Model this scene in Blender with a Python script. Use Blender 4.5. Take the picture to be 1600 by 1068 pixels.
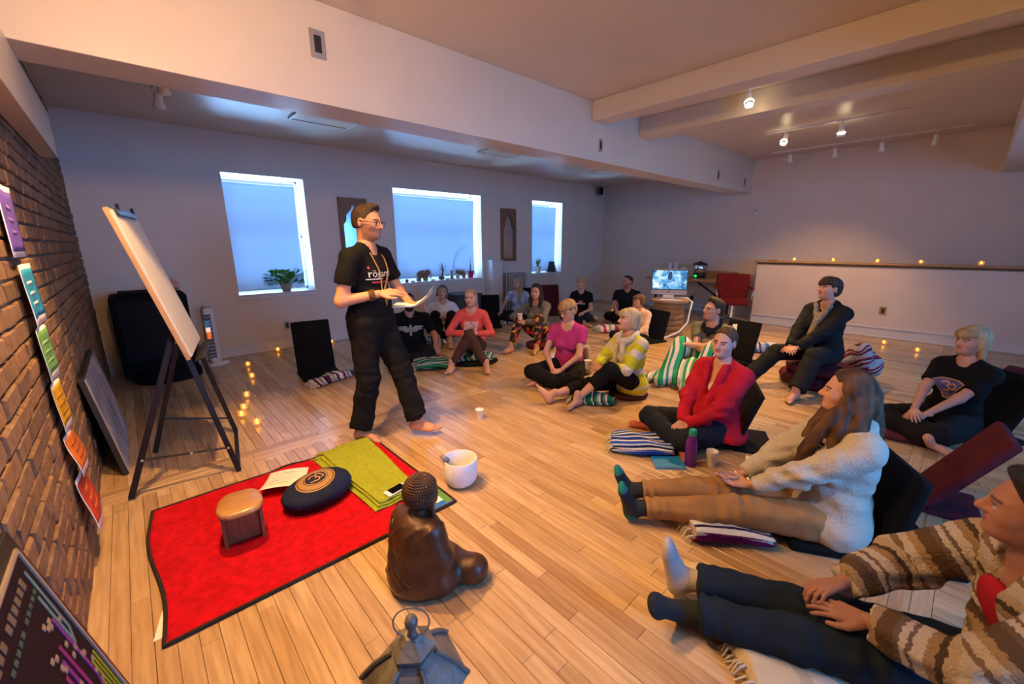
import bpy, bmesh, math, random
import numpy as np
from mathutils import Vector, Matrix
from mathutils.bvhtree import BVHTree
random.seed(7); np.random.seed(7)
for o in list(bpy.data.objects): bpy.data.objects.remove(o, do_unlink=True)
S = bpy.context.scene; COL = S.collection
PI = math.pi
# ------------------------------------------------------------------ camera
YAW, PITCH, ROLL, FPX, CAMH = math.radians(42.459), math.radians(13.351), math.radians(-0.307), 648.0, 1.5
_f = np.array([math.sin(YAW)*math.cos(PITCH), math.cos(YAW)*math.cos(PITCH), -math.sin(PITCH)])
_r = np.array([math.cos(YAW), -math.sin(YAW), 0.0]); _u = np.cross(_r, _f)
CR = math.cos(ROLL)*_r + math.sin(ROLL)*_u; CU = -math.sin(ROLL)*_r + math.cos(ROLL)*_u
cam = bpy.data.cameras.new('camera'); camo = bpy.data.objects.new('camera', cam); COL.objects.link(camo)
camo.matrix_world = Matrix(((CR[0], CU[0], -_f[0], 0), (CR[1], CU[1], -_f[1], 0), (CR[2], CU[2], -_f[2], CAMH), (0, 0, 0, 1)))
cam.sensor_width = 36.0; cam.lens = FPX/1600*36.0; cam.clip_start = 0.05; cam.clip_end = 100
cam.dof.use_dof = True; cam.dof.focus_distance = 3.1; cam.dof.aperture_fstop = 2.8
S.camera = camo
def proj(p):
    d = np.asarray(p, float) - np.array([0, 0, CAMH]); z = d@_f
    return np.stack([800 + FPX*(d@CR)/z, 534 - FPX*(d@CU)/z, z], -1)
# ------------------------------------------------------------------ world, light, exposure
w = bpy.data.worlds.new('world'); S.world = w; w.use_nodes = True
w.node_tree.nodes['Background'].inputs[0].default_value = (0.42, 0.66, 1.0, 1)
w.node_tree.nodes['Background'].inputs[1].default_value = 1.2
S.view_settings.view_transform = 'Standard'; S.view_settings.look = 'None'
S.view_settings.exposure = -0.22; S.view_settings.gamma = 1.0; S.view_settings.use_curve_mapping = False
def area(name, loc, size, direction, energy, color):
    L = bpy.data.lights.new(name, 'AREA'); L.shape = 'RECTANGLE'; L.size, L.size_y = size
    L.energy = energy; L.color = color
    o = bpy.data.objects.new(name, L); COL.objects.link(o); o.location = loc
    o.rotation_euler = Vector(direction).to_track_quat('-Z', 'Y').to_euler(); return o
DAY = (0.34, 0.62, 1.0)
WIN = [(1.08, 2.07), (3.46, 5.32), (6.75, 7.75)]          # back wall windows (x ranges), z 0.83..2.41
# open daylight outside the back windows: bright ground and sky beyond the glass
area('daylight', (4.6, 9.4, 1.8), (12.0, 4.0), (0, -1, 0), 950, DAY).data.spread = math.radians(75)
area('ground_bounce', (4.6, 10.6, .1), (12.0, 4.0), (0, -1, .55), 3900, (0.26, 0.55, 1.0)).data.spread = math.radians(75)
NWIN = [(1.0, 2.3), (5.0, 6.5)]                             # windows of the near wall, behind the camera
for a, b in NWIN:
    area('daylight', ((a+b)/2, -2.75, 1.75), (b-a+0.3, 1.9), (0, 1, 0), 340 if a < 3 else 190, (0.09, 0.38, 1.0))
def spot(name, loc, target, energy, color, angle=110, blend=0.6, size=0.04):
    L = bpy.data.lights.new(name, 'SPOT'); L.energy = energy; L.color = color
    L.spot_size = math.radians(angle); L.spot_blend = blend; L.shadow_soft_size = size
    o = bpy.data.objects.new(name, L); COL.objects.link(o); o.location = loc
    o.rotation_euler = (Vector(target)-Vector(loc)).to_track_quat('-Z', 'Y').to_euler(); return o
WARM = (1.0, 0.57, 0.20)
# ------------------------------------------------------------------ materials
MATS = {}
def nt(name):
    m = bpy.data.materials.new(name); m.use_nodes = True
    n = m.node_tree.nodes; l = m.node_tree.links; return m, n, l, n['Principled BSDF']
def rgba(c): return (c[0], c[1], c[2], 1)
def hexc(h):
    v = [int(h[i:i+2], 16)/255 for i in (0, 2, 4)]
    return tuple(x/12.92 if x <= .04045 else ((x+.055)/1.055)**2.4 for x in v)
def mat(name, color=(.8, .8, .8), rough=.6, metal=0, var=.12, scale=12, bump=0, bscale=60, emit=None, es=1, spec=None, coat=0, stretch=None):
    """procedural material: base colour broken up by noise, optional bump"""
    if name in MATS: return MATS[name]
    m, n, l, b = nt(name); c = color
    tc = n.new('ShaderNodeTexCoord'); mp = n.new('ShaderNodeMapping'); l.new(tc.outputs['Object'], mp.inputs[0])
    if stretch: mp.inputs['Scale'].default_value = stretch
    if var:
        no = n.new('ShaderNodeTexNoise'); no.inputs['Scale'].default_value = scale; no.inputs['Detail'].default_value = 4
        l.new(mp.outputs[0], no.inputs['Vector'])
        r = n.new('ShaderNodeValToRGB'); r.color_ramp.elements[0].position = .3; r.color_ramp.elements[1].position = .7
        r.color_ramp.elements[0].color = rgba([x*(1-var) for x in c]); r.color_ramp.elements[1].color = rgba([min(1, x*(1+var)) for x in c])
        l.new(no.outputs['Fac'], r.inputs[0]); l.new(r.outputs[0], b.inputs['Base Color'])
    else: b.inputs['Base Color'].default_value = rgba(c)
    b.inputs['Roughness'].default_value = rough; b.inputs['Metallic'].default_value = metal
    if spec is None and rough >= .8: spec = .15
    if spec is not None: b.inputs['Specular IOR Level'].default_value = spec
    if coat: b.inputs['Coat Weight'].default_value = coat; b.inputs['Coat Roughness'].default_value = .08
    if bump:
        n2 = n.new('ShaderNodeTexNoise'); n2.inputs['Scale'].default_value = bscale; n2.inputs['Detail'].default_value = 3
        l.new(mp.outputs[0], n2.inputs['Vector']); bp = n.new('ShaderNodeBump'); bp.inputs['Strength'].default_value = bump
        bp.inputs['Distance'].default_value = .01; l.new(n2.outputs['Fac'], bp.inputs['Height']); l.new(bp.outputs[0], b.inputs['Normal'])
    if emit: b.inputs['Emission Color'].default_value = rgba(emit); b.inputs['Emission Strength'].default_value = es
    MATS[name] = m; return m
def attr_mat(name, rough=.6, bump=0, bscale=80, attr='Col', sss=0, spec=None, stretch=None):
    """colour comes from a per-vertex pigment attribute"""
    if name in MATS: return MATS[name]
    m, n, l, b = nt(name); a = n.new('ShaderNodeAttribute'); a.attribute_name = attr
    l.new(a.outputs['Color'], b.inputs['Base Color']); b.inputs['Roughness'].default_value = rough
    if sss: b.inputs['Subsurface Weight'].default_value = sss; b.inputs['Subsurface Radius'].default_value = (.6, .25, .12); b.inputs['Subsurface Scale'].default_value = .012
    if spec is not None: b.inputs['Specular IOR Level'].default_value = spec
    if bump:
        tc = n.new('ShaderNodeTexCoord'); mp = n.new('ShaderNodeMapping'); l.new(tc.outputs['Object'], mp.inputs[0])
        if stretch: mp.inputs['Scale'].default_value = stretch
        n2 = n.new('ShaderNodeTexNoise'); n2.inputs['Scale'].default_value = bscale; l.new(mp.outputs[0], n2.inputs['Vector'])
        bp = n.new('ShaderNodeBump'); bp.inputs['Strength'].default_value = bump; bp.inputs['Distance'].default_value = .01
        l.new(n2.outputs['Fac'], bp.inputs['Height']); l.new(bp.outputs[0], b.inputs['Normal'])
    MATS[name] = m; return m
def stripe_mat(name, stops, freq=1.0, rough=.9, bump=.35, bscale=220, jig=.004):
    """woven stripes along the mesh's own 'st' coordinate (metres along the cloth). stops: [(pos, color)] over one repeat"""
    if name in MATS: return MATS[name]
    m, n, l, b = nt(name); a = n.new('ShaderNodeAttribute'); a.attribute_name = 'st'
    tc = n.new('ShaderNodeTexCoord'); no = n.new('ShaderNodeTexNoise'); no.inputs['Scale'].default_value = 70; l.new(tc.outputs['Object'], no.inputs['Vector'])
    j = n.new('ShaderNodeMath'); j.operation = 'MULTIPLY_ADD'; j.inputs[1].default_value = jig*2; l.new(no.outputs['Fac'], j.inputs[0]); l.new(a.outputs['Fac'], j.inputs[2])
    f = n.new('ShaderNodeMath'); f.operation = 'MULTIPLY'; f.inputs[1].default_value = freq; l.new(j.outputs[0], f.inputs[0])
    fr = n.new('ShaderNodeMath'); fr.operation = 'FRACT'; l.new(f.outputs[0], fr.inputs[0])
    r = n.new('ShaderNodeValToRGB'); r.color_ramp.interpolation = 'CONSTANT'; e = r.color_ramp.elements
    e[0].position = 0; e[0].color = rgba(stops[0][1]); e[1].position = stops[1][0]; e[1].color = rgba(stops[1][1])
    for p, c in stops[2:]: x = e.new(p); x.color = rgba(c)
    l.new(fr.outputs[0], r.inputs[0]); l.new(r.outputs[0], b.inputs['Base Color']); b.inputs['Roughness'].default_value = rough; b.inputs['Specular IOR Level'].default_value = .15
    n2 = n.new('ShaderNodeTexNoise'); n2.inputs['Scale'].default_value = bscale; l.new(tc.outputs['Object'], n2.inputs['Vector'])
    bp = n.new('ShaderNodeBump'); bp.inputs['Strength'].default_value = bump; bp.inputs['Distance'].default_value = .01
    l.new(n2.outputs['Fac'], bp.inputs['Height']); l.new(bp.outputs[0], b.inputs['Normal'])
    MATS[name] = m; return m
def piece_mat(name, c0, c1, rough=.4, grain=(1, 1, 1), gscale=20, gamt=.25, bump=.1, coat=0):
    """each piece (brick, plank) gets its own tone; fine grain on top"""
    if name in MATS: return MATS[name]
    m, n, l, b = nt(name)
    oi = n.new('ShaderNodeObjectInfo'); ge = n.new('ShaderNodeNewGeometry')
    ad = n.new('ShaderNodeMath'); ad.operation = 'ADD'; l.new(oi.outputs['Random'], ad.inputs[0]); l.new(ge.outputs['Random Per Island'], ad.inputs[1])
    fr = n.new('ShaderNodeMath'); fr.operation = 'FRACT'; l.new(ad.outputs[0], fr.inputs[0])
    r = n.new('ShaderNodeValToRGB'); r.color_ramp.elements[0].color = rgba(c0[0]); r.color_ramp.elements[1].color = rgba(c0[-1])
    for i, c in enumerate(c0[1:-1]): x = r.color_ramp.elements.new((i+1)/(len(c0)-1)); x.color = rgba(c)
    l.new(fr.outputs[0], r.inputs[0])
    mp = n.new('ShaderNodeMapping'); mp.inputs['Scale'].default_value = grain
    l.new(ge.outputs['Position'], mp.inputs[0])
    no = n.new('ShaderNodeTexNoise'); no.inputs['Scale'].default_value = gscale; no.inputs['Detail'].default_value = 5; l.new(mp.outputs[0], no.inputs['Vector'])
    mx = n.new('ShaderNodeMix'); mx.data_type = 'RGBA'; mx.blend_type = 'MULTIPLY'; l.new(r.outputs[0], mx.inputs[6])
    rr = n.new('ShaderNodeValToRGB'); rr.color_ramp.elements[0].position = .3; rr.color_ramp.elements[1].position = .65
    rr.color_ramp.elements[0].color = rgba(c1); rr.color_ramp.elements[1].color = (1, 1, 1, 1); l.new(no.outputs['Fac'], rr.inputs[0])
    l.new(rr.outputs[0], mx.inputs[7]); mx.inputs[0].default_value = gamt
    l.new(mx.outputs[2], b.inputs['Base Color']); b.inputs['Roughness'].default_value = rough
    if coat: b.inputs['Coat Weight'].default_value = coat; b.inputs['Coat Roughness'].default_value = .15
    if bump:
        bp = n.new('ShaderNodeBump'); bp.inputs['Strength'].default_value = bump; bp.inputs['Distance'].default_value = .01
        l.new(no.outputs['Fac'], bp.inputs['Height']); l.new(bp.outputs[0], b.inputs['Normal'])
    MATS[name] = m; return m
# ------------------------------------------------------------------ objects
def tag(o, label=None, cat=None, group=None, kind=None):
    if label: o['label'] = label
    if cat: o['category'] = cat
    if group: o['group'] = group
    if kind: o['kind'] = kind
    return o
def thing(name, label, cat, loc=(0, 0, 0), group=None, rz=0):
    o = bpy.data.objects.new(name, None); COL.objects.link(o); o.location = loc; o.rotation_euler = (0, 0, rz); o.empty_display_size = .05
    return tag(o, label, cat, group)
def raw(name, v, f, m, parent=None, smooth=False, off=None, attrs=None):
    """mesh object from world-space vertices; under a parent the parent's location is taken off"""
    me = bpy.data.meshes.new(name); v = np.asarray(v, float)
    base = np.array(off) if off is not None else (np.array(parent.location) if parent else np.zeros(3))
    if off is None and parent is not None and parent.parent is not None: base = base + np.array(parent.parent.location)
    me.from_pydata((v-base).tolist(), [], f if isinstance(f, list) else f.tolist())
    if smooth: me.polygons.foreach_set('use_smooth', [True]*len(me.polygons))
    if attrs:
        for k, a in attrs.items():
            a = np.asarray(a, np.float32)
            if a.ndim == 2:
                at = me.attributes.new(k, 'FLOAT_COLOR', 'POINT'); c = np.ones((len(v), 4), np.float32); c[:, :3] = a; at.data.foreach_set('color', c.ravel())
            else:
                at = me.attributes.new(k, 'FLOAT', 'POINT'); at.data.foreach_set('value', a)
    me.update()
    if m is not None: me.materials.append(m)
    o = bpy.data.objects.new(name, me); COL.objects.link(o)
    if parent is not None: o.parent = parent
    elif off is not None: o.location = off
    return o
def rotz(a): c, s = math.cos(a), math.sin(a); return np.array([[c, -s, 0], [s, c, 0], [0, 0, 1]])
def rotx(a): c, s = math.cos(a), math.sin(a); return np.array([[1, 0, 0], [0, c, -s], [0, s, c]])
def roty(a): c, s = math.cos(a), math.sin(a); return np.array([[c, 0, s], [0, 1, 0], [-s, 0, c]])
I3 = np.eye(3)
class MB:
    def __init__(s): s.v = []; s.f = []; s.n = 0
    def add(s, v, f):
        v = np.asarray(v, float); s.v.append(v); s.f += [tuple(int(i)+s.n for i in q) for q in f]; s.n += len(v); return s
    def box(s, c, d, R=I3, bev=0):
        x, y, z = np.array(d)/2
        if bev <= 0:
            v = np.array([[i*x, j*y, k*z] for k in (-1, 1) for j in (-1, 1) for i in (-1, 1)])
            f = [(0, 2, 3, 1), (4, 5, 7, 6), (0, 1, 5, 4), (2, 6, 7, 3), (0, 4, 6, 2), (1, 3, 7, 5)]
            return s.add(v@R.T+np.array(c), f)
        bm = bmesh.new(); bmesh.ops.create_cube(bm, size=1); 
        for q in bm.verts: q.co = (q.co.x*2*x, q.co.y*2*y, q.co.z*2*z)
        bmesh.ops.bevel(bm, geom=bm.edges[:], offset=min(bev, x*.98, y*.98, z*.98), segments=3, profile=.5, affect='EDGES')
        bm.verts.ensure_lookup_table(); v = np.array([q.co[:] for q in bm.verts]); bm.verts.index_update(); f = [[q.index for q in p.verts] for p in bm.faces]; bm.free()
        return s.add(v@R.T+np.array(c), f)
    def tube(s, pts, r, n=8, closed=False, cap=True):
        pts = np.asarray(pts, float); m = len(pts); r = np.broadcast_to(np.asarray(r, float), (m,))
        if closed: t = np.roll(pts, -1, 0)-np.roll(pts, 1, 0)
        else: t = np.gradient(pts, axis=0)
        t /= np.linalg.norm(t, axis=1)[:, None]+1e-12
        ref = np.array([0, 0, 1.]) if abs(t[0][2]) < .9 else np.array([1., 0, 0])
        a = np.cross(t[0], ref); a /= np.linalg.norm(a); V = []
        for i in range(m):
            a = a-t[i]*(a@t[i]); a /= np.linalg.norm(a)+1e-12; b = np.cross(t[i], a)
            an = np.arange(n)*2*PI/n; V.append(pts[i]+r[i]*(np.cos(an)[:, None]*a+np.sin(an)[:, None]*b))
        F = []
        for i in range(m if closed else m-1):
            k = (i+1) % m
            for j in range(n): F.append((i*n+j, i*n+(j+1) % n, k*n+(j+1) % n, k*n+j))
        if cap and not closed: F += [tuple(range(n-1, -1, -1)), tuple((m-1)*n+j for j in range(n))]
        return s.add(np.concatenate(V), F)
    def lathe(s, prof, c=(0, 0, 0), n=24, R=I3, sx=1, sy=1, cap=True):
        prof = np.asarray(prof, float); an = np.arange(n)*2*PI/n
        V = np.concatenate([np.stack([r*np.cos(an)*sx, r*np.sin(an)*sy, np.full(n, z)], 1) for r, z in prof]); F = []; m = len(prof)
        for i in range(m-1):
            for j in range(n): F.append((i*n+j, i*n+(j+1) % n, (i+1)*n+(j+1) % n, (i+1)*n+j))
        if cap:
            if prof[0][0] > 1e-5: F.append(tuple(range(n-1, -1, -1)))
            if prof[-1][0] > 1e-5: F.append(tuple((m-1)*n+j for j in range(n)))
        return s.add(V@R.T+np.array(c), F)
    def prism(s, poly, h, c=(0, 0, 0), R=I3):
        """polygon (2D) extruded h along local z"""
        p = np.asarray(poly, float); n = len(p)
        V = np.concatenate([np.c_[p, np.zeros(n)], np.c_[p, np.full(n, h)]])
        F = [tuple(range(n-1, -1, -1)), tuple(range(n, 2*n))]+[(i, (i+1) % n, n+(i+1) % n, n+i) for i in range(n)]
        return s.add(V@R.T+np.array(c), F)
    def grid(s, P):
        a, b = P.shape[:2]; F = [(i*b+j, i*b+j+1, (i+1)*b+j+1, (i+1)*b+j) for i in range(a-1) for j in range(b-1)]
        return s.add(P.reshape(-1, 3), F)
    def sheet(s, P, t):
        """grid thickened by t along its normals"""
        a, b = P.shape[:2]; du = np.gradient(P, axis=0); dv = np.gradient(P, axis=1); N = np.cross(du, dv); N /= np.linalg.norm(N, axis=2)[..., None]+1e-12
        Q = P+N*t; V = np.concatenate([P.reshape(-1, 3), Q.reshape(-1, 3)]); o = a*b
        F = [(i*b+j, (i+1)*b+j, (i+1)*b+j+1, i*b+j+1) for i in range(a-1) for j in range(b-1)]
        F += [(o+i*b+j, o+i*b+j+1, o+(i+1)*b+j+1, o+(i+1)*b+j) for i in range(a-1) for j in range(b-1)]
        for i in range(a-1): F += [(i*b, o+i*b, o+(i+1)*b, (i+1)*b), (i*b+b-1, (i+1)*b+b-1, o+(i+1)*b+b-1, o+i*b+b-1)]
        for j in range(b-1): F += [(j, j+1, o+j+1, o+j), ((a-1)*b+j, o+(a-1)*b+j, o+(a-1)*b+j+1, (a-1)*b+j+1)]
        return s.add(V, F)
    def build(s, name, m, parent=None, smooth=False, off=None, attrs=None):
        return raw(name, np.concatenate(s.v), s.f, m, parent, smooth, off, attrs)
def struct(name, mb, m, smooth=False, parent=None):
    o = mb.build(name, m, parent, smooth)
    if parent is None: o['kind'] = 'structure'
    return o
def copy_tree(o, loc, label=None, rz=None):
    c = o.copy(); COL.objects.link(c); c.location = loc
    if rz is not None: c.rotation_euler = (0, 0, rz)
    if label: c['label'] = label
    for ch in list(o.children):
        d = ch.copy(); COL.objects.link(d); d.parent = c
        for g in list(ch.children): e = g.copy(); COL.objects.link(e); e.parent = d
    return c
def text_part(name, s, size, c, R, m, parent, depth=.0008, surf=None, align='CENTER', extrude=.0006):
    """flat lettering: R columns are text-right, text-up, out"""
    cu = bpy.data.curves.new('lettering', 'FONT'); cu.body = s; cu.size = size; cu.align_x = align; cu.align_y = 'CENTER'; cu.extrude = extrude; cu.resolution_u = 2
    ob = bpy.data.objects.new('lettering', cu); COL.objects.link(ob); dg = bpy.context.evaluated_depsgraph_get()
    me = bpy.data.meshes.new_from_object(ob.evaluated_get(dg)); v = np.array([q.co[:] for q in me.vertices]).reshape(-1, 3); f = [list(p.vertices) for p in me.polygons]
    bpy.data.objects.remove(ob, do_unlink=True); bpy.data.meshes.remove(me)
    W = v@np.asarray(R).T+np.array(c)
    if surf is not None: W = surf(W, np.asarray(R)[:, 2])
    return raw(name, W, f, m, parent)
# ================================================================== the room
BX, FY, NY, RX, CZ = -0.35, 6.70, -2.20, 9.40, 3.06        # brick wall x, back wall y, near wall y, right wall x, ceiling
M_wall = mat('painted_plaster', (.66, .55, .48), .55, var=.03, scale=3, bump=.05, bscale=90)
M_ceil = mat('painted_ceiling', (.62, .53, .42), .38, var=.03, scale=2, bump=.04, bscale=60)
M_trim = mat('painted_trim', (.64, .60, .58), .35, var=.02)
M_mortar = mat('old_mortar', (.30, .25, .20), .95, var=.25, scale=30, bump=.4, bscale=80)
# ---- floor: a dark subfloor with strip planks laid on it
sub = MB().box(((BX+RX)/2, (NY+FY)/2, -.06), (RX-BX+1, FY-NY+1, .08))
floor = struct('floor', sub, mat('subfloor', (.09, .05, .025), .8, var=.1))
M_plank = piece_mat('maple_plank', [(.40, .235, .115), (.60, .40, .215), (.50, .315, .16), (.66, .46, .27), (.56, .37, .20)], (.52, .38, .26), rough=.27, grain=(30, 2.2, 1), gscale=1.6, gamt=.55, bump=.015, coat=.25)
M_plankx = piece_mat('maple_plank_cross', [(.44, .265, .135), (.62, .42, .235), (.56, .37, .20)], (.52, .38, .26), rough=.27, grain=(2.2, 30, 1), gscale=1.6, gamt=.55, bump=.015, coat=.25)
def plank_mesh(name, lx, ly, m):
    me = bpy.data.meshes.new(name); b = .0016; x, y = lx/2-.0007, ly/2-.0007; z0, z1 = -.018, 0.0
    v = [(-x, -y, z0), (x, -y, z0), (x, y, z0), (-x, y, z0), (-x, -y, z1-b), (x, -y, z1-b), (x, y, z1-b), (-x, y, z1-b), (-x+b, -y+b, z1), (x-b, -y+b, z1), (x-b, y-b, z1), (-x+b, y-b, z1)]
    f = [(0, 1, 5, 4), (1, 2, 6, 5), (2, 3, 7, 6), (3, 0, 4, 7), (4, 5, 9, 8), (5, 6, 10, 9), (6, 7, 11, 10), (7, 4, 8, 11), (8, 9, 10, 11)]
    me.from_pydata(v, [], f); me.materials.append(m); return me
planks = []                                                 # (cx, cy, lx, ly, cross)
PW = .066
rng = random.Random(3)
BANDS = [(-.13, .07), (3.22, 3.42)]                         # cross-laid bands under the two long beams
x = BX
LENS = [.45, .6, .75, .9, 1.1, 1.3]
while x < RX:
    segs = [(NY, BANDS[0][0]), (BANDS[0][1], BANDS[1][0]), (BANDS[1][1], FY)]
    for a, b in segs:
        y = a-rng.random()*.8
        while y < b:
            L = rng.choice(LENS); y0, y1 = max(y, a), min(y+L, b)
            if y1-y0 > .03: planks.append((x+PW/2, (y0+y1)/2, PW, y1-y0, 0))
            y += L
    x += PW
for a, b in BANDS:
    for k in range(3):
        w_ = (b-a)/3; x = BX-rng.random()
        while x < RX:
            L = rng.choice(LENS[2:])*1.3; x0, x1 = max(x, BX), min(x+L, RX)
            if x1-x0 > .03: planks.append(((x0+x1)/2, a+w_*(k+.5), x1-x0, w_, 1))
            x += L
def rank(c, sx, sy, ax):
    """apparent size in the view; pieces outside it rank last"""
    p = proj(np.array(c)[None])[0]
    if p[2] < .3 or not (0 < p[0] < 1600 and 0 < p[1] < 1068): return 0
    return 1/p[2]**2
planks.sort(key=lambda q: -rank((q[0], q[1], 0), 0, 0, 0)*q[2]*q[3])
cache = {}
for i, (cx, cy, lx, ly, cr) in enumerate(planks[:300]):
    k = (round(lx, 2), round(ly, 2), cr)
    if k not in cache: cache[k] = plank_mesh('plank', lx, ly, M_plankx if cr else M_plank)
    o = bpy.data.objects.new('plank', cache[k]); COL.objects.link(o); o.location = (cx, cy, 0); o.parent = floor
for cr in (0, 1):
    mb = MB()
    for cx, cy, lx, ly, c in planks[300:]:
        if c != cr: continue
        x, y = lx/2-.0009, ly/2-.0009
        mb.add([(cx-x, cy-y, -.018), (cx+x, cy-y, -.018), (cx+x, cy+y, -.018), (cx-x, cy+y, -.018), (cx-x, cy-y, 0), (cx+x, cy-y, 0), (cx+x, cy+y, 0), (cx-x, cy+y, 0)],
               [(4, 5, 6, 7), (0, 1, 5, 4), (1, 2, 6, 5), (2, 3, 7, 6), (3, 0, 4, 7)])
    tag(mb.build('far_planks' if not cr else 'far_cross_planks', M_plankx if cr else M_plank, floor), kind='stuff')
# ---- brick wall (left): mortar bed with bricks set in it
bed = MB().box((BX-.16, (NY+FY)/2, CZ/2), (.30, FY-NY+.6, CZ))
wb = struct('wall_left', bed, M_mortar)
M_brick = piece_mat('aged_brick', [(.17, .095, .055), (.27, .155, .085), (.22, .135, .085), (.30, .165, .080), (.25, .14, .07)], (.45, .38, .32), rough=.85, grain=(1, 1, 1), gscale=28, gamt=.8, bump=.5)
BL, BH = .216, .068; JL, JH = .230, .0805
bricks = []
row = 0; z = .006
while z < CZ-.01:
    y = NY-(JL/2 if row % 2 else 0)
    while y < FY:
        y0, y1 = max(y, NY), min(y+BL, FY-.002)
        if y1-y0 > .02: bricks.append(((y0+y1)/2, z+BH/2, y1-y0, min(BH, CZ-z)))
        y += JL
    z += JH; row += 1
def brick_vf(L, H, sd):
    r = random.Random(sd); b = .006; y, zz = L/2, H/2; d = .007+r.uniform(-.003, .004); j = lambda: r.uniform(-.0035, .0035)
    v = [(-.02, -y, -zz), (-.02, y, -zz), (-.02, y, zz), (-.02, -y, zz)]
    v += [(d-b, -y+j(), -zz+j()), (d-b, y+j(), -zz+j()), (d-b, y+j(), zz+j()), (d-b, -y+j(), zz+j())]
    v += [(d+j()*.6, -y+b+j(), -zz+b+j()), (d+j()*.6, y-b+j(), -zz+b+j()), (d+j()*.6, y-b+j(), zz-b+j()), (d+j()*.6, -y+b+j(), zz-b+j())]
    f = [(0, 1, 5, 4), (1, 2, 6, 5), (2, 3, 7, 6), (3, 0, 4, 7), (4, 5, 9, 8), (5, 6, 10, 9), (6, 7, 11, 10), (7, 4, 8, 11), (8, 9, 10, 11)]
    return v, f
def bproj(q):
    p = proj(np.array([[BX, q[0], q[1]]]))[0]
    if p[2] < .3 or not (-40 < p[0] < 1600 and -30 < p[1] < 1100): return 0
    c = abs(-BX)/math.sqrt(BX*BX+q[0]**2+(q[1]-CAMH)**2)
    return q[2]*q[3]*c/p[2]**2
bricks.sort(key=lambda q: -bproj(q))
variants = []
for i in range(10):
    me = bpy.data.meshes.new('brick'); v, f = brick_vf(BL, BH, i); me.from_pydata(v, [], f); me.materials.append(M_brick); variants.append(me)
rest = MB(); nb = 0
for i, (cy, cz, L, H) in enumerate(bricks):
    if nb < 300 and abs(L-BL) < .002 and abs(H-BH) < .002:
        o = bpy.data.objects.new('brick', variants[i % 10]); COL.objects.link(o); o.location = (BX, cy, cz); o.parent = wb; nb += 1
    else:
        v, f = brick_vf(L, H, i % 13); rest.add(np.array(v)+np.array([BX, cy, cz]), f)
tag(rest.build('far_bricks', M_brick, wb), kind='stuff')
# ---- back wall with three deep window openings
def wall_with_windows(name, y0, y1, wins, zs, zt, inner):
    mb = MB(); xs = BX-.3
    for a, b in wins:
        mb.box(((xs+a)/2, (y0+y1)/2, CZ/2), (a-xs, y1-y0, CZ))
        mb.box(((a+b)/2, (y0+y1)/2, zs/2), (b-a, y1-y0, zs)); mb.box(((a+b)/2, (y0+y1)/2, (zt+CZ)/2), (b-a, y1-y0, CZ-zt)); xs = b
    mb.box(((xs+RX+.3)/2, (y0+y1)/2, CZ/2), (RX+.3-xs, y1-y0, CZ)); return struct(name, mb, inner)
wall_with_windows('wall_back', FY, FY+.42, WIN, .83, 2.41, M_wall)
wall_with_windows('wall_near', NY-.42, NY, NWIN, .83, 2.41, mat('darkened_unseen_wall', (.20, .15, .12), .8, var=.2))  # unseen wall, coloured dark to cut the blue light it bounces
M_sash = mat('white_sash', (.75, .78, .8), .4, var=.03)
mg, n, l, b = nt('window_glass'); tr = n.new('ShaderNodeBsdfTransparent'); gl = n.new('ShaderNodeBsdfGlossy'); gl.inputs['Roughness'].default_value = .02
mx = n.new('ShaderNodeMixShader'); mx.inputs[0].default_value = .06; l.new(tr.outputs[0], mx.inputs[1]); l.new(gl.outputs[0], mx.inputs[2]); l.new(mx.outputs[0], n['Material Output'].inputs[0])
mbld, n, l, b = nt('roller_blind_fabric'); b.inputs['Base Color'].default_value = (.42, .53, .70, 1); b.inputs['Roughness'].default_value = .8
t = n.new('ShaderNodeBsdfTranslucent'); t.inputs[0].default_value = (.42, .60, .85, 1); mx = n.new('ShaderNodeMixShader')
mx.inputs[0].default_value = .05
l.new(b.outputs[0], mx.inputs[1]); l.new(t.outputs[0], mx.inputs[2]); l.new(mx.outputs[0], n['Material Output'].inputs[0])
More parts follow.
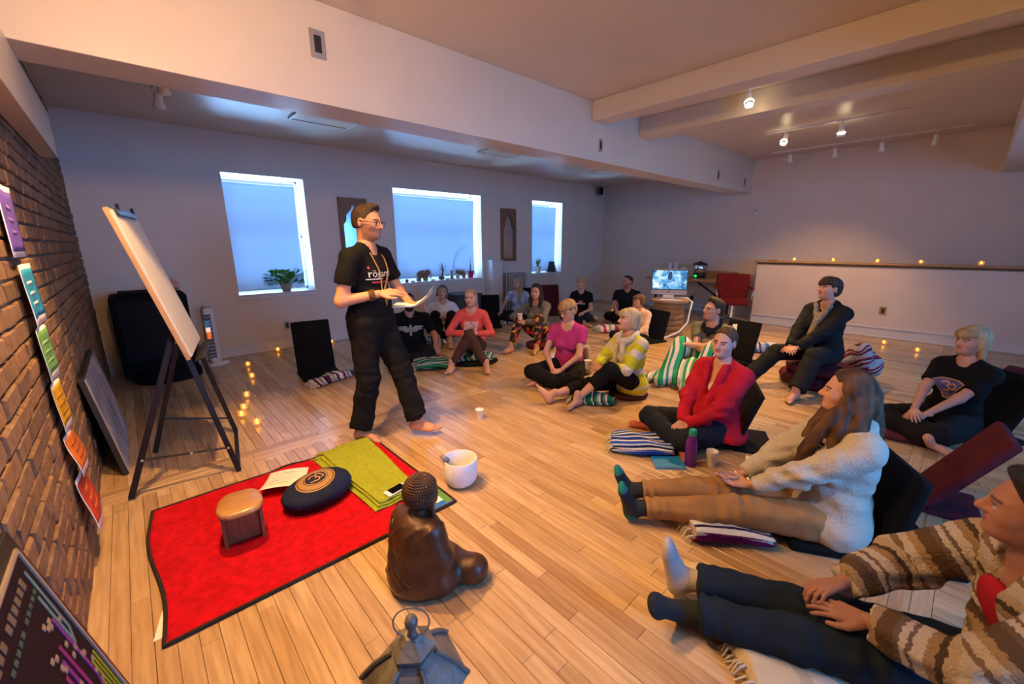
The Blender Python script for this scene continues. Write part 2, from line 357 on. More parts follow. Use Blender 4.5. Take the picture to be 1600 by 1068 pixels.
def window(i, a, b, y, s, blind=True):
    wn = thing('window_%d' % i, None, None, ((a+b)/2, y, .83)); wn['kind'] = 'structure'
    mb = MB(); yo = y+s*.36
    for x0, x1, z0, z1 in ((a, a+.022, .83, 2.41), (b-.022, b, .83, 2.41), (a, b, .83, .87), (a, b, 2.388, 2.41), (a, b, 1.6, 1.63)):
        mb.box(((x0+x1)/2, yo, (z0+z1)/2), (x1-x0, .05, z1-z0))
    mb.build('window_frame', M_sash, wn)
    for z0, z1 in ((.87, 1.6), (1.63, 2.388)):
        MB().box(((a+b)/2, yo, (z0+z1)/2), (b-a-.044, .006, z1-z0)).build('pane', mg, wn)
    sl = MB().box(((a+b)/2, y+s*.13, .822), (b-a+.04, .34, .024), bev=.006); sl.box(((a+b)/2, y-s*.012, .79), (b-a+.06, .022, .05), bev=.004)
    sl.build('window_sill', M_trim, wn)
    if blind:
        # roller blind hung a little in front of the sash: narrower than the opening, with a loose rippled cloth
        nu, nv = 40, 30; U, V = np.meshgrid(np.linspace(0, 1, nu), np.linspace(0, 1, nv), indexing='ij')
        wd = b-a; x0, x1 = a+.006, b-.10
        bulge = .022*np.sin(PI*V)*np.clip((U-.75)/.25, 0, 1)
        X = x0+(x1-x0)*U-bulge+.014*V*np.clip((U-.8)/.2, 0, 1)*0
        Z = 2.30-(2.30-(.90 if i == 2 else .872))*V
        Y = y+s*(.10+.012*np.sin(U*wd*9+1.3*i)*V+.008*np.sin(U*wd*17+V*3)*V+.03*np.abs(U-.5)**2*V)
        MB().grid(np.stack([X, Y, Z], -1)).build('roller_blind', mbld, wn, True)
        MB().tube([(x0, y+s*.122, 2.30), (x1, y+s*.122, 2.30)], .018, 10).build('blind_roller', M_sash, wn)
        MB().box(((x0+x1)/2, y+s*.108, .905 if i == 2 else .878), (x1-x0, .012, .024), bev=.003).build('hem_bar', M_sash, wn)
    return wn
for i, (a, b) in enumerate(WIN): window(i+1, a, b, FY, 1)
for i, (a, b) in enumerate(NWIN): window(i+4, a, b, NY, -1, False)
struct('wall_right', MB().box((RX+.15, (FY+NY)/2, CZ/2), (.3, FY-NY+.8, CZ)), M_wall)
struct('ceiling', MB().box(((BX+RX)/2, (FY+NY)/2, CZ+.1), (RX-BX+.8, FY-NY+1.2, .2)), M_ceil)
# window bays are lower than the middle of the room
struct('trim_1', MB().box(((BX+RX)/2, (3.5+FY)/2, (2.9+CZ)/2), (RX-BX-.004, FY-3.5-.004, CZ-2.9)), M_ceil)
struct('trim_2', MB().box(((BX+RX)/2, (-.1+NY)/2-.2, (2.9+CZ)/2), (RX-BX-.004, -NY-.34-.004, CZ-2.9)), M_ceil)
struct('beam_1', MB().box(((BX+RX)/2, 3.365, (2.44+CZ)/2), (RX-BX-.002, .33, CZ-2.44), bev=.004), M_ceil)
struct('beam_2', MB().box(((BX+RX)/2, -.245, (2.44+CZ)/2), (RX-BX-.002, .33, CZ-2.44), bev=.004), M_ceil)
struct('beam_3', MB().box((4.30, 1.56, (2.85+CZ)/2), (.24, 3.278, CZ-2.85), bev=.006), M_ceil)
struct('beam_4', MB().box((5.32, 1.56, (2.83+CZ)/2), (.26, 3.278, CZ-2.83), bev=.006), M_ceil)
struct('beam_5', MB().box((-.288, (NY+4.7)/2, (2.13+2.44)/2), (.096, 4.7-NY, .31), bev=.004), M_ceil)
def bboard(name, p, q, d, h=.15, t=.018):
    p, q = np.array(p, float), np.array(q, float); c = (p+q)/2; L = np.linalg.norm(q-p); a = math.atan2(q[1]-p[1], q[0]-p[0]); R = rotz(a); d = np.array(d, float)
    mb = MB().box((c[0]+d[0]*t/2, c[1]+d[1]*t/2, h/2), (L, t, h), R); mb.box((c[0]+d[0]*t*.9, c[1]+d[1]*t*.9, h-.012), (L, t*1.8, .02), R, .004)
    mb.box((c[0]+d[0]*t*1.1, c[1]+d[1]*t*1.1, .012), (L, t*2.0, .022), R, .006); return struct(name, mb, M_trim)
bboard('baseboard_back', (BX+.02, FY), (RX, FY), (0, -1)); bboard('baseboard_right', (RX, NY), (RX, FY), (-1, 0)); bboard('baseboard_near', (BX, NY), (RX, NY), (0, 1))
# ---- half wall round the stairwell
HX, HY = 8.75, 2.72
hw = struct('wall_half', MB().box((HX+.05, (HY+NY)/2, .57), (.10, HY-NY, 1.14)).box(((HX+RX)/2+.05, HY-.05, .57), (RX-HX-.1, .10, 1.14)), M_wall)
MB().box((HX+.05, (HY+NY)/2+.02, 1.152), (.17, HY-NY+.06, .028), bev=.005).box(((HX+RX)/2+.05, HY-.05, 1.1515), (RX-HX-.1, .17, .027), bev=.004).build('cap_rail', mat('oak_cap', (.42, .24, .10), .35, var=.2, scale=6, stretch=(20, 1, 8)), hw)
MB().box((HX-.006, (HY+NY)/2, 1.118), (.014, HY-NY+.02, .035)).build('cap_moulding', mat('dark_moulding', (.10, .06, .035), .5), hw)
bboard('baseboard_half', (HX, NY), (HX, HY), (-1, 0), h=.17)
# ---- ceiling access panels in the window bay
for x, lab in ((1.95, 'flat white ceiling panel nearest the brick wall, in the window bay'), (4.65, 'flat white ceiling panel above the wide middle window'), (7.45, 'flat white ceiling panel above the narrow far window')):
    t = thing('ceiling_panel', lab, 'ceiling panel', (x, 5.15, 2.9), 'ceiling panels of the window bay')
    MB().box((x, 5.15, 2.89), (.62, .62, .018), bev=.003).build('panel', M_ceil, t)
    fr = MB()
    for dx, dy, sx, sy in ((0, .32, .68, .03), (0, -.32, .68, .03), (.325, 0, .03, .61), (-.325, 0, .03, .61)): fr.box((x+dx, 5.15+dy, 2.886), (sx, sy, .026), bev=.003)
    fr.build('frame', M_trim, t)
# ---- wall plates
M_plate = mat('steel_plate', (.42, .38, .32), .35, metal=.6, var=.08); M_black = mat('black_plastic', (.012, .012, .013), .4, var=.1)
def plate(c, nrm, lab, m=None, wd=.075, ht=.12):
    n_ = np.array(nrm, float); a = math.atan2(n_[0], -n_[1]); R = rotz(a); c = np.array(c, float)
    t = thing('wall_outlet', lab, 'outlet', tuple(c))
    MB().box(c+n_*.004, (wd, .008, ht), R, .003).build('cover_plate', m or M_plate, t)
    MB().box(c+n_*.009, (wd*.45, .008, ht*.6), R, .003).build('socket', M_black, t)
    for k in (-1, 1): MB().lathe([(.004, 0), (.004, .002)], c+n_*.0085+np.array([0, 0, k*ht*.42]), 8, R@rotx(PI/2)).build('screw', M_plate, t)
plate((1.18, 3.2, 2.80), (0, -1, 0), 'steel wall plate on the long beam, nearest the teacher', wd=.10, ht=.17)
plate((4.36, 3.2, 2.62), (0, -1, 0), 'steel wall plate on the long beam, left of the far pair', wd=.07, ht=.14)
plate((7.75, 3.2, 2.62), (0, -1, 0), 'slim wall plate on the long beam, left one of the far pair', wd=.08, ht=.16)
plate((8.98, 3.2, 2.62), (0, -1, 0), 'slim wall plate at the far end of the long beam', wd=.08, ht=.16)
plate((1.62, FY, .34), (0, -1, 0), 'steel outlet on the white wall below the leafy plant')
plate((HX, .83, .43), (-1, 0, 0), 'brass outlet low on the half wall', mat('brass_plate', (.45, .34, .18), .35, metal=.6), wd=.085, ht=.13)
# ---- track lights
M_white = mat('white_metal', (.78, .76, .73), .35, var=.03); M_lampglow = mat('lamp_bulb', (1, .8, .5), .4, var=0, emit=(1, .78, .45), es=60)
M_bulboff = mat('dark_bulb', (.25, .22, .2), .2)
def head(t, c, aim, lit, s=1.0):
    c = np.array(c, float); d = np.array(aim, float); d /= np.linalg.norm(d); zz = -d; xx = np.cross([0, 0, 1.], zz); xx = xx/np.linalg.norm(xx) if np.linalg.norm(xx) > .05 else np.array([1., 0, 0]); yy = np.cross(zz, xx); R = np.stack([xx, yy, zz], 1)
    h = MB().lathe([(.028, .075), (.032, .05), (.034, -.01), (.046, -.05), (.047, -.062), (.041, -.062), (.038, -.045)], c, 20, R, cap=False).build('lamp_head', M_white, t, True)
    MB().lathe([(0, .078), (.02, .077), (.028, .073)], c, 16, R).build('lamp_cap', M_white, h, True)
    MB().tube([c+np.array([0, 0, .02]), c+np.array([0, 0, .12])], .007, 8).build('stem', M_white, t)
    MB().lathe([(0, -.052), (.03, -.05), (.037, -.044)], c, 16, R).build('bulb', M_lampglow if lit else M_bulboff, t, True)
    if lit: MB().lathe([(.044, -.028), (.046, -.022), (.044, -.016)], c, 16, R, cap=False).build('glowing_slot', M_lampglow, t, True)
def track(name, lab, p, q, heads, zc=CZ):
    p, q = np.array(p, float), np.array(q, float); t = thing(name, lab, 'track light', (p[0], p[1], zc)); c = (p+q)/2; L = np.linalg.norm(q-p); a = math.atan2(q[1]-p[1], q[0]-p[0])
    MB().box((c[0], c[1], zc-.012), (L, .036, .024), rotz(a), .003).build('track_rail', M_white, t)
    MB().box((c[0], c[1], zc-.010), (.13, .11, .02), rotz(a), .004).build('power_feed', M_white, t)
    for k, aim, lit in heads:
        e = p+(q-p)*k; head(t, (e[0], e[1], zc-.14), aim, lit)
    return t
track('track_light', 'ceiling track with two lit spot heads', (7.25, 2.36), (7.25, .80), [(.16, (-.5, .1, -.85), 1), (.58, (.35, .0, -.9), 1)])
track('track_light', 'ceiling track with dark unlit heads close to the far right wall', (8.85, 2.75), (8.85, .30), [(.12, (.5, 0, -.8), 0), (.38, (.5, 0, -.8), 0), (.62, (.5, 0, -.8), 0), (.86, (.5, 0, -.8), 0)])
track('track_light', 'unlit track light in the corner of the bay above the black speaker', (.45, 4.0), (.45, 5.35), [(.2, (.2, .3, -.8), 0), (.5, (.1, .5, -.8), 0), (.85, (0, .6, -.7), 0)], 2.9)
track('track_light', 'single lit spot head between the two cross beams', (5.0, 1.98), (5.0, 1.68), [(.5, (-.35, -.25, -.9), 1)])
track('track_light', 'lit track above the red mat, out of the picture', (.10, 2.42), (1.15, 2.42), [(.22, (-.2, -.1, -.95), 1), (.8, (.4, -.3, -.85), 1)])
spot('spot_lamp', (.34, 2.42, 2.84), (.36, 2.40, 0), 330, WARM, 84, .3, .03)
spot('spot_lamp', (.95, 2.42, 2.84), (2.9, 1.8, 0), 200, WARM, 110, .8, .03)
spot('spot_lamp', (5.0, 1.83, 2.84), (4.4, 2.3, 0), 400, WARM, 92, .7, .03)
spot('spot_lamp', (7.25, 2.11, 2.84), (5.9, 2.3, 0), 380, WARM, 92, .7, .03)
spot('spot_lamp', (7.25, 1.46, 2.84), (8.6, 1.9, 0), 190, WARM, 84, .8, .03)
t = thing('added_fill_lamp', 'added pendant lamp for warm fill, out of the picture', 'lamp', (.2, 1.45, CZ))  # unseen lamp added as warm fill for the ceiling and beam
MB().tube([(.2, 1.45, CZ), (.2, 1.45, 2.72)], .006, 8).build('cord', M_white, t); MB().lathe([(.05, 3.03), (.05, 3.06)], (.2, 1.45, 0), 16).build('ceiling_rose', M_white, t); MB().lathe([(.02, 2.72), (.03, 2.70), (.03, 2.68)], (.2, 1.45, 0), 16).build('lamp_holder', M_white, t)
L = bpy.data.lights.new('added_fill_glow', 'POINT'); L.energy = 120; L.color = WARM; L.shadow_soft_size = .08; o = bpy.data.objects.new('added_fill_glow', L); COL.objects.link(o); o.location = (.2, 1.45, 2.56)  # the added warm fill light itself
# small speaker high in the corner, detector on the right wall
t = thing('wall_speaker', 'small grey speaker high in the corner of the window bay', 'speaker', (9.05, 6.62, 2.7))
MB().box((9.05, 6.60, 2.76), (.15, .13, .20), rotz(-.5), .02).build('cabinet', mat('grey_plastic', (.22, .22, .23), .5), t)
MB().box((9.02, 6.54, 2.76), (.12, .012, .165), rotz(-.5), .004).build('grille', mat('dark_grille', (.012, .012, .013), .85, bump=.4, bscale=300), t)
MB().tube([(9.05, 6.64, 2.8), (9.06, 6.70, 2.82)], .012, 8).build('bracket', M_black, t)
t = thing('smoke_detector', 'small round detector on the far right wall', 'detector', (9.4, 3.05, 2.1))
MB().lathe([(.0, .05), (.04, .048), (.055, .035), (.06, 0)], (9.4, 3.05, 2.1), 20, roty(-PI/2)).build('housing', M_white, t, True); MB().lathe([(.02, .0), (.022, .012), (.0, .016)], (9.352, 3.05, 2.1), 12, roty(-PI/2)).build('sensor', M_plate, t, True)
# ================================================================== smooth implicit surfaces (bodies, cloth, cushions)
def vnorm(v): v = np.asarray(v, float); return v/(np.linalg.norm(v)+1e-12)
def wob(P, f, sd=0):
    """cheap smooth noise, about -1..1"""
    r = np.random.RandomState(sd); o = 0
    for k in range(5):
        d = r.normal(size=3); d /= np.linalg.norm(d); ph = r.uniform(0, 6.28, 2)
        o = o+np.sin((P@d)*f*(.7+.35*k)+ph[0]+1.3*np.sin((P@np.roll(d, 1))*f*.6+ph[1]))
    return o/3.2
class SDF:
    """list of primitives joined smoothly; mesh() extracts the surface with surface nets"""
    def __init__(s, k=.03): s.p = []; s.k = k
    def cone(s, a, b, ra, rb, k=None, capa=None, capb=None, sub=False, tag_=0, flat=None):
        s.p.append(('c', np.array(a, float), np.array(b, float), ra, rb, s.k if k is None else k, capa, capb, sub, tag_, flat)); return s
    def ell(s, c, r, R=I3, k=None, sub=False, tag_=0):
        s.p.append(('e', np.array(c, float), np.array(r, float), np.array(R, float), 0, s.k if k is None else k, None, None, sub, tag_, None)); return s
    def ball(s, c, r, k=None, sub=False, tag_=0): return s.ell(c, (r, r, r), I3, k, sub, tag_)
    def one(s, q, P):
        if q[0] == 'c':
            a, b, ra, rb = q[1:5]; ba = b-a; L2 = ba@ba+1e-12; h = np.clip(((P-a)@ba)/L2, 0, 1)
            D = P-a-h[..., None]*ba
            if q[10] is not None:                     # flattened cone: squash along a direction
                n, sq = q[10]; n = vnorm(n); D = D+(D@n)[..., None]*n*(1/sq-1)
            d = np.sqrt((D*D).sum(-1))-(ra+(rb-ra)*h)
            if q[6] is not None: d = np.maximum(d, -((P-a)@(ba/np.sqrt(L2)))+q[6])
            if q[7] is not None: d = np.maximum(d, ((P-b)@(ba/np.sqrt(L2)))-q[7])
            return d
        c, r, R = q[1], q[2], q[3]; D = (P-c)@R; k0 = np.sqrt(((D/r)**2).sum(-1)); k1 = np.sqrt(((D/r**2)**2).sum(-1))+1e-9
        return k0*(k0-1)/k1
    def bbox(s, q, pad):
        if q[0] == 'c': m = max(q[3], q[4])+pad; return np.minimum(q[1], q[2])-m, np.maximum(q[1], q[2])+m
        e = np.sqrt(((q[3]*q[2])**2).sum(1)); return q[1]-e-pad, q[1]+e+pad
    def eval(s, P):
        d = np.full(P.shape[:-1], 9.0)
        for q in s.p: d = s.join(d, s.one(q, P), q)
        return d
    def join(s, d, e, q):
        k = q[5]
        if q[8]:
            e = -e
            if k <= 0: return np.maximum(d, e)
            h = np.clip(.5-.5*(e-d)/k, 0, 1); return d*h+e*(1-h)+k*h*(1-h)
        if k <= 0: return np.minimum(d, e)
        h = np.clip(.5+.5*(e-d)/k, 0, 1); return d*h+e*(1-h)-k*h*(1-h)
    def mesh(s, h, disp=None, clip=None, lo=None, hi=None):
        bb = [s.bbox(q, 2.5*h+q[5]*.3) for q in s.p if not q[8]]
        L = np.min([b[0] for b in bb], 0) if lo is None else np.array(lo, float); H = np.max([b[1] for b in bb], 0) if hi is None else np.array(hi, float)
        n = np.ceil((H-L)/h).astype(int)+1; G = np.full(n, 9.0, np.float32)
        ax = [L[i]+h*np.arange(n[i]) for i in range(3)]
        for q in s.p:
            a, b = s.bbox(q, q[5]+3*h); i0 = np.clip(np.floor((a-L)/h).astype(int), 0, n); i1 = np.clip(np.ceil((b-L)/h).astype(int)+1, 0, n)
            if (i1 <= i0).any(): continue
            sl = tuple(slice(i0[i], i1[i]) for i in range(3))
            P = np.stack(np.meshgrid(*[ax[i][sl[i]] for i in range(3)], indexing='ij'), -1)
            G[sl] = s.join(G[sl], s.one(q, P), q)
        near = np.abs(G) < .06
        if disp is not None or clip is not None:
            idx = np.argwhere(near); P = L+h*idx
            v = G[near]
            if disp is not None: v = v+disp(P)
            if clip is not None: v = np.maximum(v, clip(P))
            G[near] = v
            if clip is not None:
                idx = np.argwhere(G <= -.06)
                if len(idx): G[tuple(idx.T)] = np.maximum(G[tuple(idx.T)], clip(L+h*idx))
        return nets(G, L, h)
def nets(G, L, h):
    I = G < 0; n = G.shape
    c = sum(I[i:n[0]-1+i, j:n[1]-1+j, k:n[2]-1+k].astype(np.int8) for i in (0, 1) for j in (0, 1) for k in (0, 1))
    A = np.argwhere((c > 0) & (c < 8)); ids = -np.ones(c.shape, np.int32); ids[tuple(A.T)] = np.arange(len(A))
    if len(A) == 0: return np.zeros((0, 3)), []
    acc = np.zeros((len(A), 3)); cnt = np.zeros(len(A))
    for ax in range(3):
        o = [x for x in range(3) if x != ax]
        for u in (0, 1):
            for v in (0, 1):
                e = np.zeros(3, int); e[o[0]] = u; e[o[1]] = v; p = A+e; q = p.copy(); q[:, ax] += 1
                a = G[tuple(p.T)].astype(float); b = G[tuple(q.T)].astype(float); m = (a < 0) != (b < 0); t = np.where(m, a/(a-b+1e-20), 0)
                pt = np.tile(e.astype(float), (len(A), 1)); pt[:, ax] += t; acc[m] += pt[m]; cnt[m] += 1
    V = L+h*(A+acc/np.maximum(cnt, 1)[:, None]); F = []
    for ax in range(3):
        o = [(ax+1) % 3, (ax+2) % 3]
        s0 = [slice(None)]*3; s1 = [slice(None)]*3; s0[ax] = slice(0, -1); s1[ax] = slice(1, None)
        a = I[tuple(s0)]; b = I[tuple(s1)]
        E = np.argwhere(a != b)
        E = E[(E[:, o[0]] > 0) & (E[:, o[1]] > 0) & (E[:, o[0]] < n[o[0]]-1) & (E[:, o[1]] < n[o[1]]-1)]
        if len(E) == 0: continue
        d0 = np.zeros(3, int); d0[o[0]] = 1; d1 = np.zeros(3, int); d1[o[1]] = 1
        q = np.stack([ids[tuple((E-d0-d1).T)], ids[tuple((E-d1).T)], ids[tuple(E.T)], ids[tuple((E-d0).T)]], 1)
        fl = ~a[tuple(E.T)]
        q[fl] = q[fl][:, ::-1]; F.append(q[(q >= 0).all(1)])
    return V, np.concatenate(F)
def join_meshes(ms):
    V = []; F = []; n = 0; T = []
    for i, (v, f) in enumerate(ms):
        if len(v) == 0: continue
        V.append(v); F.append(np.asarray(f)+n); T.append(np.full(len(v), i)); n += len(v)
    return np.concatenate(V), np.concatenate(F), np.concatenate(T)
def smooth_v(V, F, it=1, lam=.5):
    F = np.asarray(F); V = V.copy()
    for _ in range(it):
        acc = np.zeros_like(V); cnt = np.zeros(len(V))
        for i in range(4):
            for j in (1, 3):
                np.add.at(acc, F[:, i], V[F[:, (i+j) % 4]]); np.add.at(cnt, F[:, i], 1)
        V = V+lam*(acc/np.maximum(cnt, 1)[:, None]-V)
    return V
# ================================================================== props round the teacher
def cloth(name, lab, cat, top=True): pass
M_fabblk = mat('black_canvas', (.006, .006, .007), .85, var=.2, bump=.3, bscale=300)
M_burg = mat('burgundy_canvas', (.085, .012, .020), .85, var=.2, bump=.3, bscale=250)
M_paper = mat('white_paper', (.85, .84, .82), .7, var=.02); M_ink = mat('violet_ink', (.18, .13, .45), .7, var=0); M_greyink = mat('grey_ink', (.35, .33, .36), .8, var=0)
# ---- red mat
X0, X1, Y0, Y1 = -.125, 1.225, 1.845, 2.955
rug = thing('floor_mat', 'bright red rectangular mat with dark bound edge', 'mat', (.55, 2.4, 0))
nu, nv = 60, 50; U, V = np.meshgrid(np.linspace(0, 1, nu), np.linspace(0, 1, nv), indexing='ij')
def rugz(x, y): return .006+.002*np.sin(x*9+y*4)*np.sin(y*7)+.035*np.exp(-((x-.60)/.07)**2)*np.clip((y-2.86)/.09, 0, 1)**2+.018*np.clip((y-2.6)/.3, 0, 1)**2*np.exp(-((x+.12)/.05)**2)*0
Xr = X0+(X1-X0)*U+.018*np.sin(V*7)*(1-U)*np.exp(-U*20); Yr = Y0+(Y1-Y0)*V; Yr = Yr-.02*np.exp(-((Xr-.60)/.08)**2)*np.clip((Yr-2.8)/.15, 0, 1)
MB().sheet(np.stack([Xr, Yr, rugz(Xr, Yr)], -1), .006).build('red_pile', mat('red_felt', (.50, .004, .012), .92, var=.22, scale=26, bump=.5, bscale=160), rug, True)
edge = np.concatenate([np.stack([Xr[:, 0], Yr[:, 0]], 1), np.stack([Xr[-1, 1:], Yr[-1, 1:]], 1), np.stack([Xr[-2::-1, -1], Yr[-2::-1, -1]], 1), np.stack([Xr[0, -2:0:-1], Yr[0, -2:0:-1]], 1)])
MB().tube(np.c_[edge, rugz(edge[:, 0], edge[:, 1])+.003], .0085, 8, closed=True).build('bound_edge', mat('charcoal_binding', (.03, .022, .022), .8), rug, True)
t = thing('paper_sheet', 'white paper corner sticking out under the front left corner of the red mat', 'paper', (-.13, 1.95, 0))
MB().prism([(-.155, 1.905), (-.09, 1.90), (-.09, 2.06), (-.12, 2.06)], .0012, (0, 0, .001)).build('sheet', M_paper, t)
# ---- meditation bench
M_oak = mat('honey_wood', (.46, .235, .075), .35, var=.22, scale=9, stretch=(1.2, 14, 8), coat=.2); M_oakd = mat('brown_wood', (.20, .085, .035), .42, var=.25, scale=9, stretch=(8, 8, 1.5))
bc = np.array([.24, 2.36, 0]); br = rotz(-.12)
bench = thing('meditation_bench', 'small wooden kneeling bench with curved seat on the red mat', 'bench', (bc[0], bc[1], .008))
prof = []
for k in range(56):
    a = k*2*PI/56; c_, s_ = math.cos(a), math.sin(a); ex = .62
    x_ = .098*np.sign(c_)*abs(c_)**ex; y_ = .145*np.sign(s_)*abs(s_)**(ex*1.0); x_ *= (1-.13*(y_/.145)); prof.append((x_, y_))
tilt = rotx(-.16); sb = MB(); P2 = np.array(prof)
for i, (sc, z) in enumerate(((.90, -.016), (1.0, -.008), (1.0, .006), (.95, .013), (.8, .0155))):
    pass
rings = [np.c_[P2*sc, np.full(56, z)-.0*0] for sc, z in ((.90, -.017), (.985, -.012), (1.0, -.002), (.985, .009), (.93, .0135), (.5, .014))]
Vb = np.concatenate(rings); Vb[:, 2] += -.5*(Vb[:, 1]+.145)*0+(-.9)*np.clip(-Vb[:, 1]-.07, 0, 1)**2*3.2
Fb = [(i*56+j, i*56+(j+1) % 56, (i+1)*56+(j+1) % 56, (i+1)*56+j) for i in range(5) for j in range(56)]+[tuple(range(55, -1, -1)), tuple(5*56+j for j in range(56))]
raw('seat', (Vb@tilt.T@br.T)+bc+np.array([0, 0, .205]), Fb, M_oak, bench, True)
for sx in (-1, 1):
    lg = MB().prism([(-.075, .012), (.085, .012), (.075, .172), (-.06, .198)], .016, (0, 0, 0), np.array([[0, 0, 1], [1, 0, 0], [0, 1, 0.]]))
    raw('leg', (np.concatenate(lg.v)@rotz(0).T+np.array([sx*.082-.008, -.01, 0]))@br.T+bc, lg.f, M_oakd, bench)
MB().box(bc+br@np.array([0, -.05, .10]), (.15, .015, .165), br, .003).build('stretcher_board', M_oakd, bench)
MB().box(bc+br@np.array([0, -.01, .185]), (.17, .10, .012), br@tilt, .002).build('hinge_block', M_oakd, bench)
# ---- navy cushion with gold emblem
cc = np.array([.635, 2.425, 0.0]); M_navy = mat('navy_cotton', (.016, .022, .060), .8, var=.15, bump=.15, bscale=120)
s = SDF(.03); s.ell(cc+[0, 0, .078], (.205, .155, .076), rotz(.25)); s.ell(cc+[.02, 0, .10], (.16, .12, .066), rotz(.25))
v, f = s.mesh(.008, disp=lambda P: .0022*np.sin(np.arctan2(P[:, 1]-cc[1], P[:, 0]-cc[0])*26)*np.clip((np.hypot(P[:, 0]-cc[0], P[:, 1]-cc[1])-.13)*14, 0, 1))
v[:, 2] = np.maximum(v[:, 2], .012)
cush = thing('meditation_cushion', 'round navy blue cushion with gold ring emblem on the red mat', 'cushion', (cc[0], cc[1], .012))
cov = raw('cushion_cover', v, f, M_navy, cush, True)
tree = BVHTree.FromPolygons(v.tolist(), [list(map(int, q)) for q in f])
def drop(W, n=(0, 0, 1), off=.0016, tr=None):
    n = np.array(n, float); o = []
    for p in W:
        h = (tr or tree).ray_cast(Vector(p+n*.5), Vector(-n)); o.append(np.array(h[0])+n*off if h[0] is not None else p)
    return np.array(o)
M_gold = mat('gold_print', (.52, .27, .06), .5, var=.1); ec = cc+np.array([-.012, -.022, .2]); eR = rotz(.30)
def ring2(r0, r1, n=64, sx=1., sy=.84): 
    a = np.arange(n)*2*PI/n; m = np.stack([np.cos(a)*sx, np.sin(a)*sy, 0*a], 1); P = np.concatenate([m*r for r in np.linspace(r0, r1, 4)]); F = [(i*n+j, i*n+(j+1) % n, (i+1)*n+(j+1) % n, (i+1)*n+j) for i in range(3) for j in range(n)]; return P, F
for nm, r0, r1 in (('emblem_outer_ring', .106, .112), ('emblem_band', .070, .101)):
    P, F = ring2(r0, r1); raw(nm, drop(P@eR.T+ec, off=.0016 if 'band' not in nm else .0012), F, M_gold if 'outer' in nm else mat('dull_gold_print', (.36, .20, .075), .6, var=.35, scale=160), cush)
P, F = ring2(.061, .066); raw('emblem_inner_ring', drop(P@eR.T+ec), F, M_gold, cush)
def stroke(pts, w): 
    pts = np.array(pts, float); t_ = np.gradient(pts, axis=0); nn = np.stack([-t_[:, 1], t_[:, 0]], 1); nn /= np.linalg.norm(nn, axis=1)[:, None]; w = np.asarray(w)
    w = np.broadcast_to(w, (len(pts),))[:, None]; A = np.concatenate([pts+nn*w, pts-nn*w]); m = len(pts); return np.c_[A, np.zeros(2*m)], [(i, i+1, m+i+1, m+i) for i in range(m-1)]
def arc(cx, cy, r, a0, a1, n=16, sy=1): a = np.radians(np.linspace(a0, a1, n)); return np.stack([cx+r*np.cos(a), cy+r*sy*np.sin(a)], 1)
mk = MB()
for pts, w_ in ((np.concatenate([arc(-.012, .012, .020, 160, -60, 14), arc(-.004, -.018, .019, 70, -150, 14)]), .0045), (np.concatenate([arc(.022, .008, .018, 150, 20, 10), arc(.03, -.012, .014, 60, -120, 10)]), .0042), (arc(.028, .035, .012, 200, 340, 8), .003), (arc(.03, .048, .004, 0, 360, 10), .0035), (np.array([[-.045, -.02], [-.03, -.03], [-.015, -.026]]), .0035)):
    P, F = stroke(pts, w_); mk.add(drop(P*np.array([1, .84, 1])@eR.T+ec), F)
mk.build('emblem_sign', M_gold, cush)
# ---- paper with notes propped on the mat
pt = thing('paper_sheet', 'printed page with a yellow highlighted line propped behind the navy cushion', 'paper', (.53, 2.74, .012))
U, V = np.meshgrid(np.linspace(0, 1, 14), np.linspace(0, 1, 14), indexing='ij'); pc = np.array([.535, 2.745, 0]); pR = rotz(-.42)
L_ = np.stack([(U-.5)*.235, (V-.5)*.30, .016+.055*(1-V)**2*(1-.3*U)+.012*np.sin(U*3)], -1)@pR.T+pc; MB().sheet(L_, .0012).build('page', M_paper, pt, True)
def onpage(u, v): i = min(12.99, u*13); j = min(12.99, v*13); a, b = int(i), int(j); return L_[a, b]*(1-(i-a))*(1-(j-b))+L_[a+1, b]*(i-a)*(1-(j-b))+L_[a, b+1]*(1-(i-a))*(j-b)+L_[a+1, b+1]*(i-a)*(j-b)
def pagebar(u0, u1, v, w_, m, nm):
    n_ = 8; P = np.array([[onpage(u0+(u1-u0)*k/n_, v-w_/2)+[0, 0, .0026], onpage(u0+(u1-u0)*k/n_, v+w_/2)+[0, 0, .0026]] for k in range(n_+1)]); MB().grid(P).build(nm, m, pt)
pagebar(.12, .62, .30, .035, mat('yellow_marker', (.85, .62, .02), .7, var=.05), 'highlight'); pagebar(.10, .35, .46, .02, M_ink, 'heading'); pagebar(.4, .65, .82, .016, M_ink, 'heading')
for k in range(7): pagebar(.14, .6+.3*((k*37) % 10)/10, .9-.07*k-(.02 if k > 3 else 0), .006, M_greyink, 'text_line')
# ---- green throw with fringe, phone on it, booklet
gt = thing('scarf', 'folded lime green woven scarf with fringed end on the red mat', 'scarf', (1.0, 2.5, .012))
M_lime = mat('lime_weave', (.32, .36, .028), .9, var=.14, scale=110, bump=.7, bscale=120, stretch=(1, .35, 1))
U, V = np.meshgrid(np.linspace(0, 1, 40), np.linspace(0, 1, 60), indexing='ij')
for k, (z0, sh) in enumerate(((.012, -.035), (.024, -.012), (.036, .0))):
    A = np.array([.86+sh, 2.06+k*.012]); B = np.array([1.115+sh*.3, 2.05+k*.012]); C = np.array([1.17+sh, 2.955]); D = np.array([.82+sh*1.8, 2.90])
    XY = (1-U)[..., None]*((1-V)[..., None]*A+V[..., None]*D)+U[..., None]*((1-V)[..., None]*B+V[..., None]*C)
    Z = z0+.004*np.sin(U*14+V*5+k)+.004*np.sin(V*9+U*3)+.008*np.exp(-((U-.25-.3*V)/.05)**2)*(k == 2)
    MB().sheet(np.concatenate([XY, Z[..., None]], -1), .009).build('fold', M_lime, gt, True)
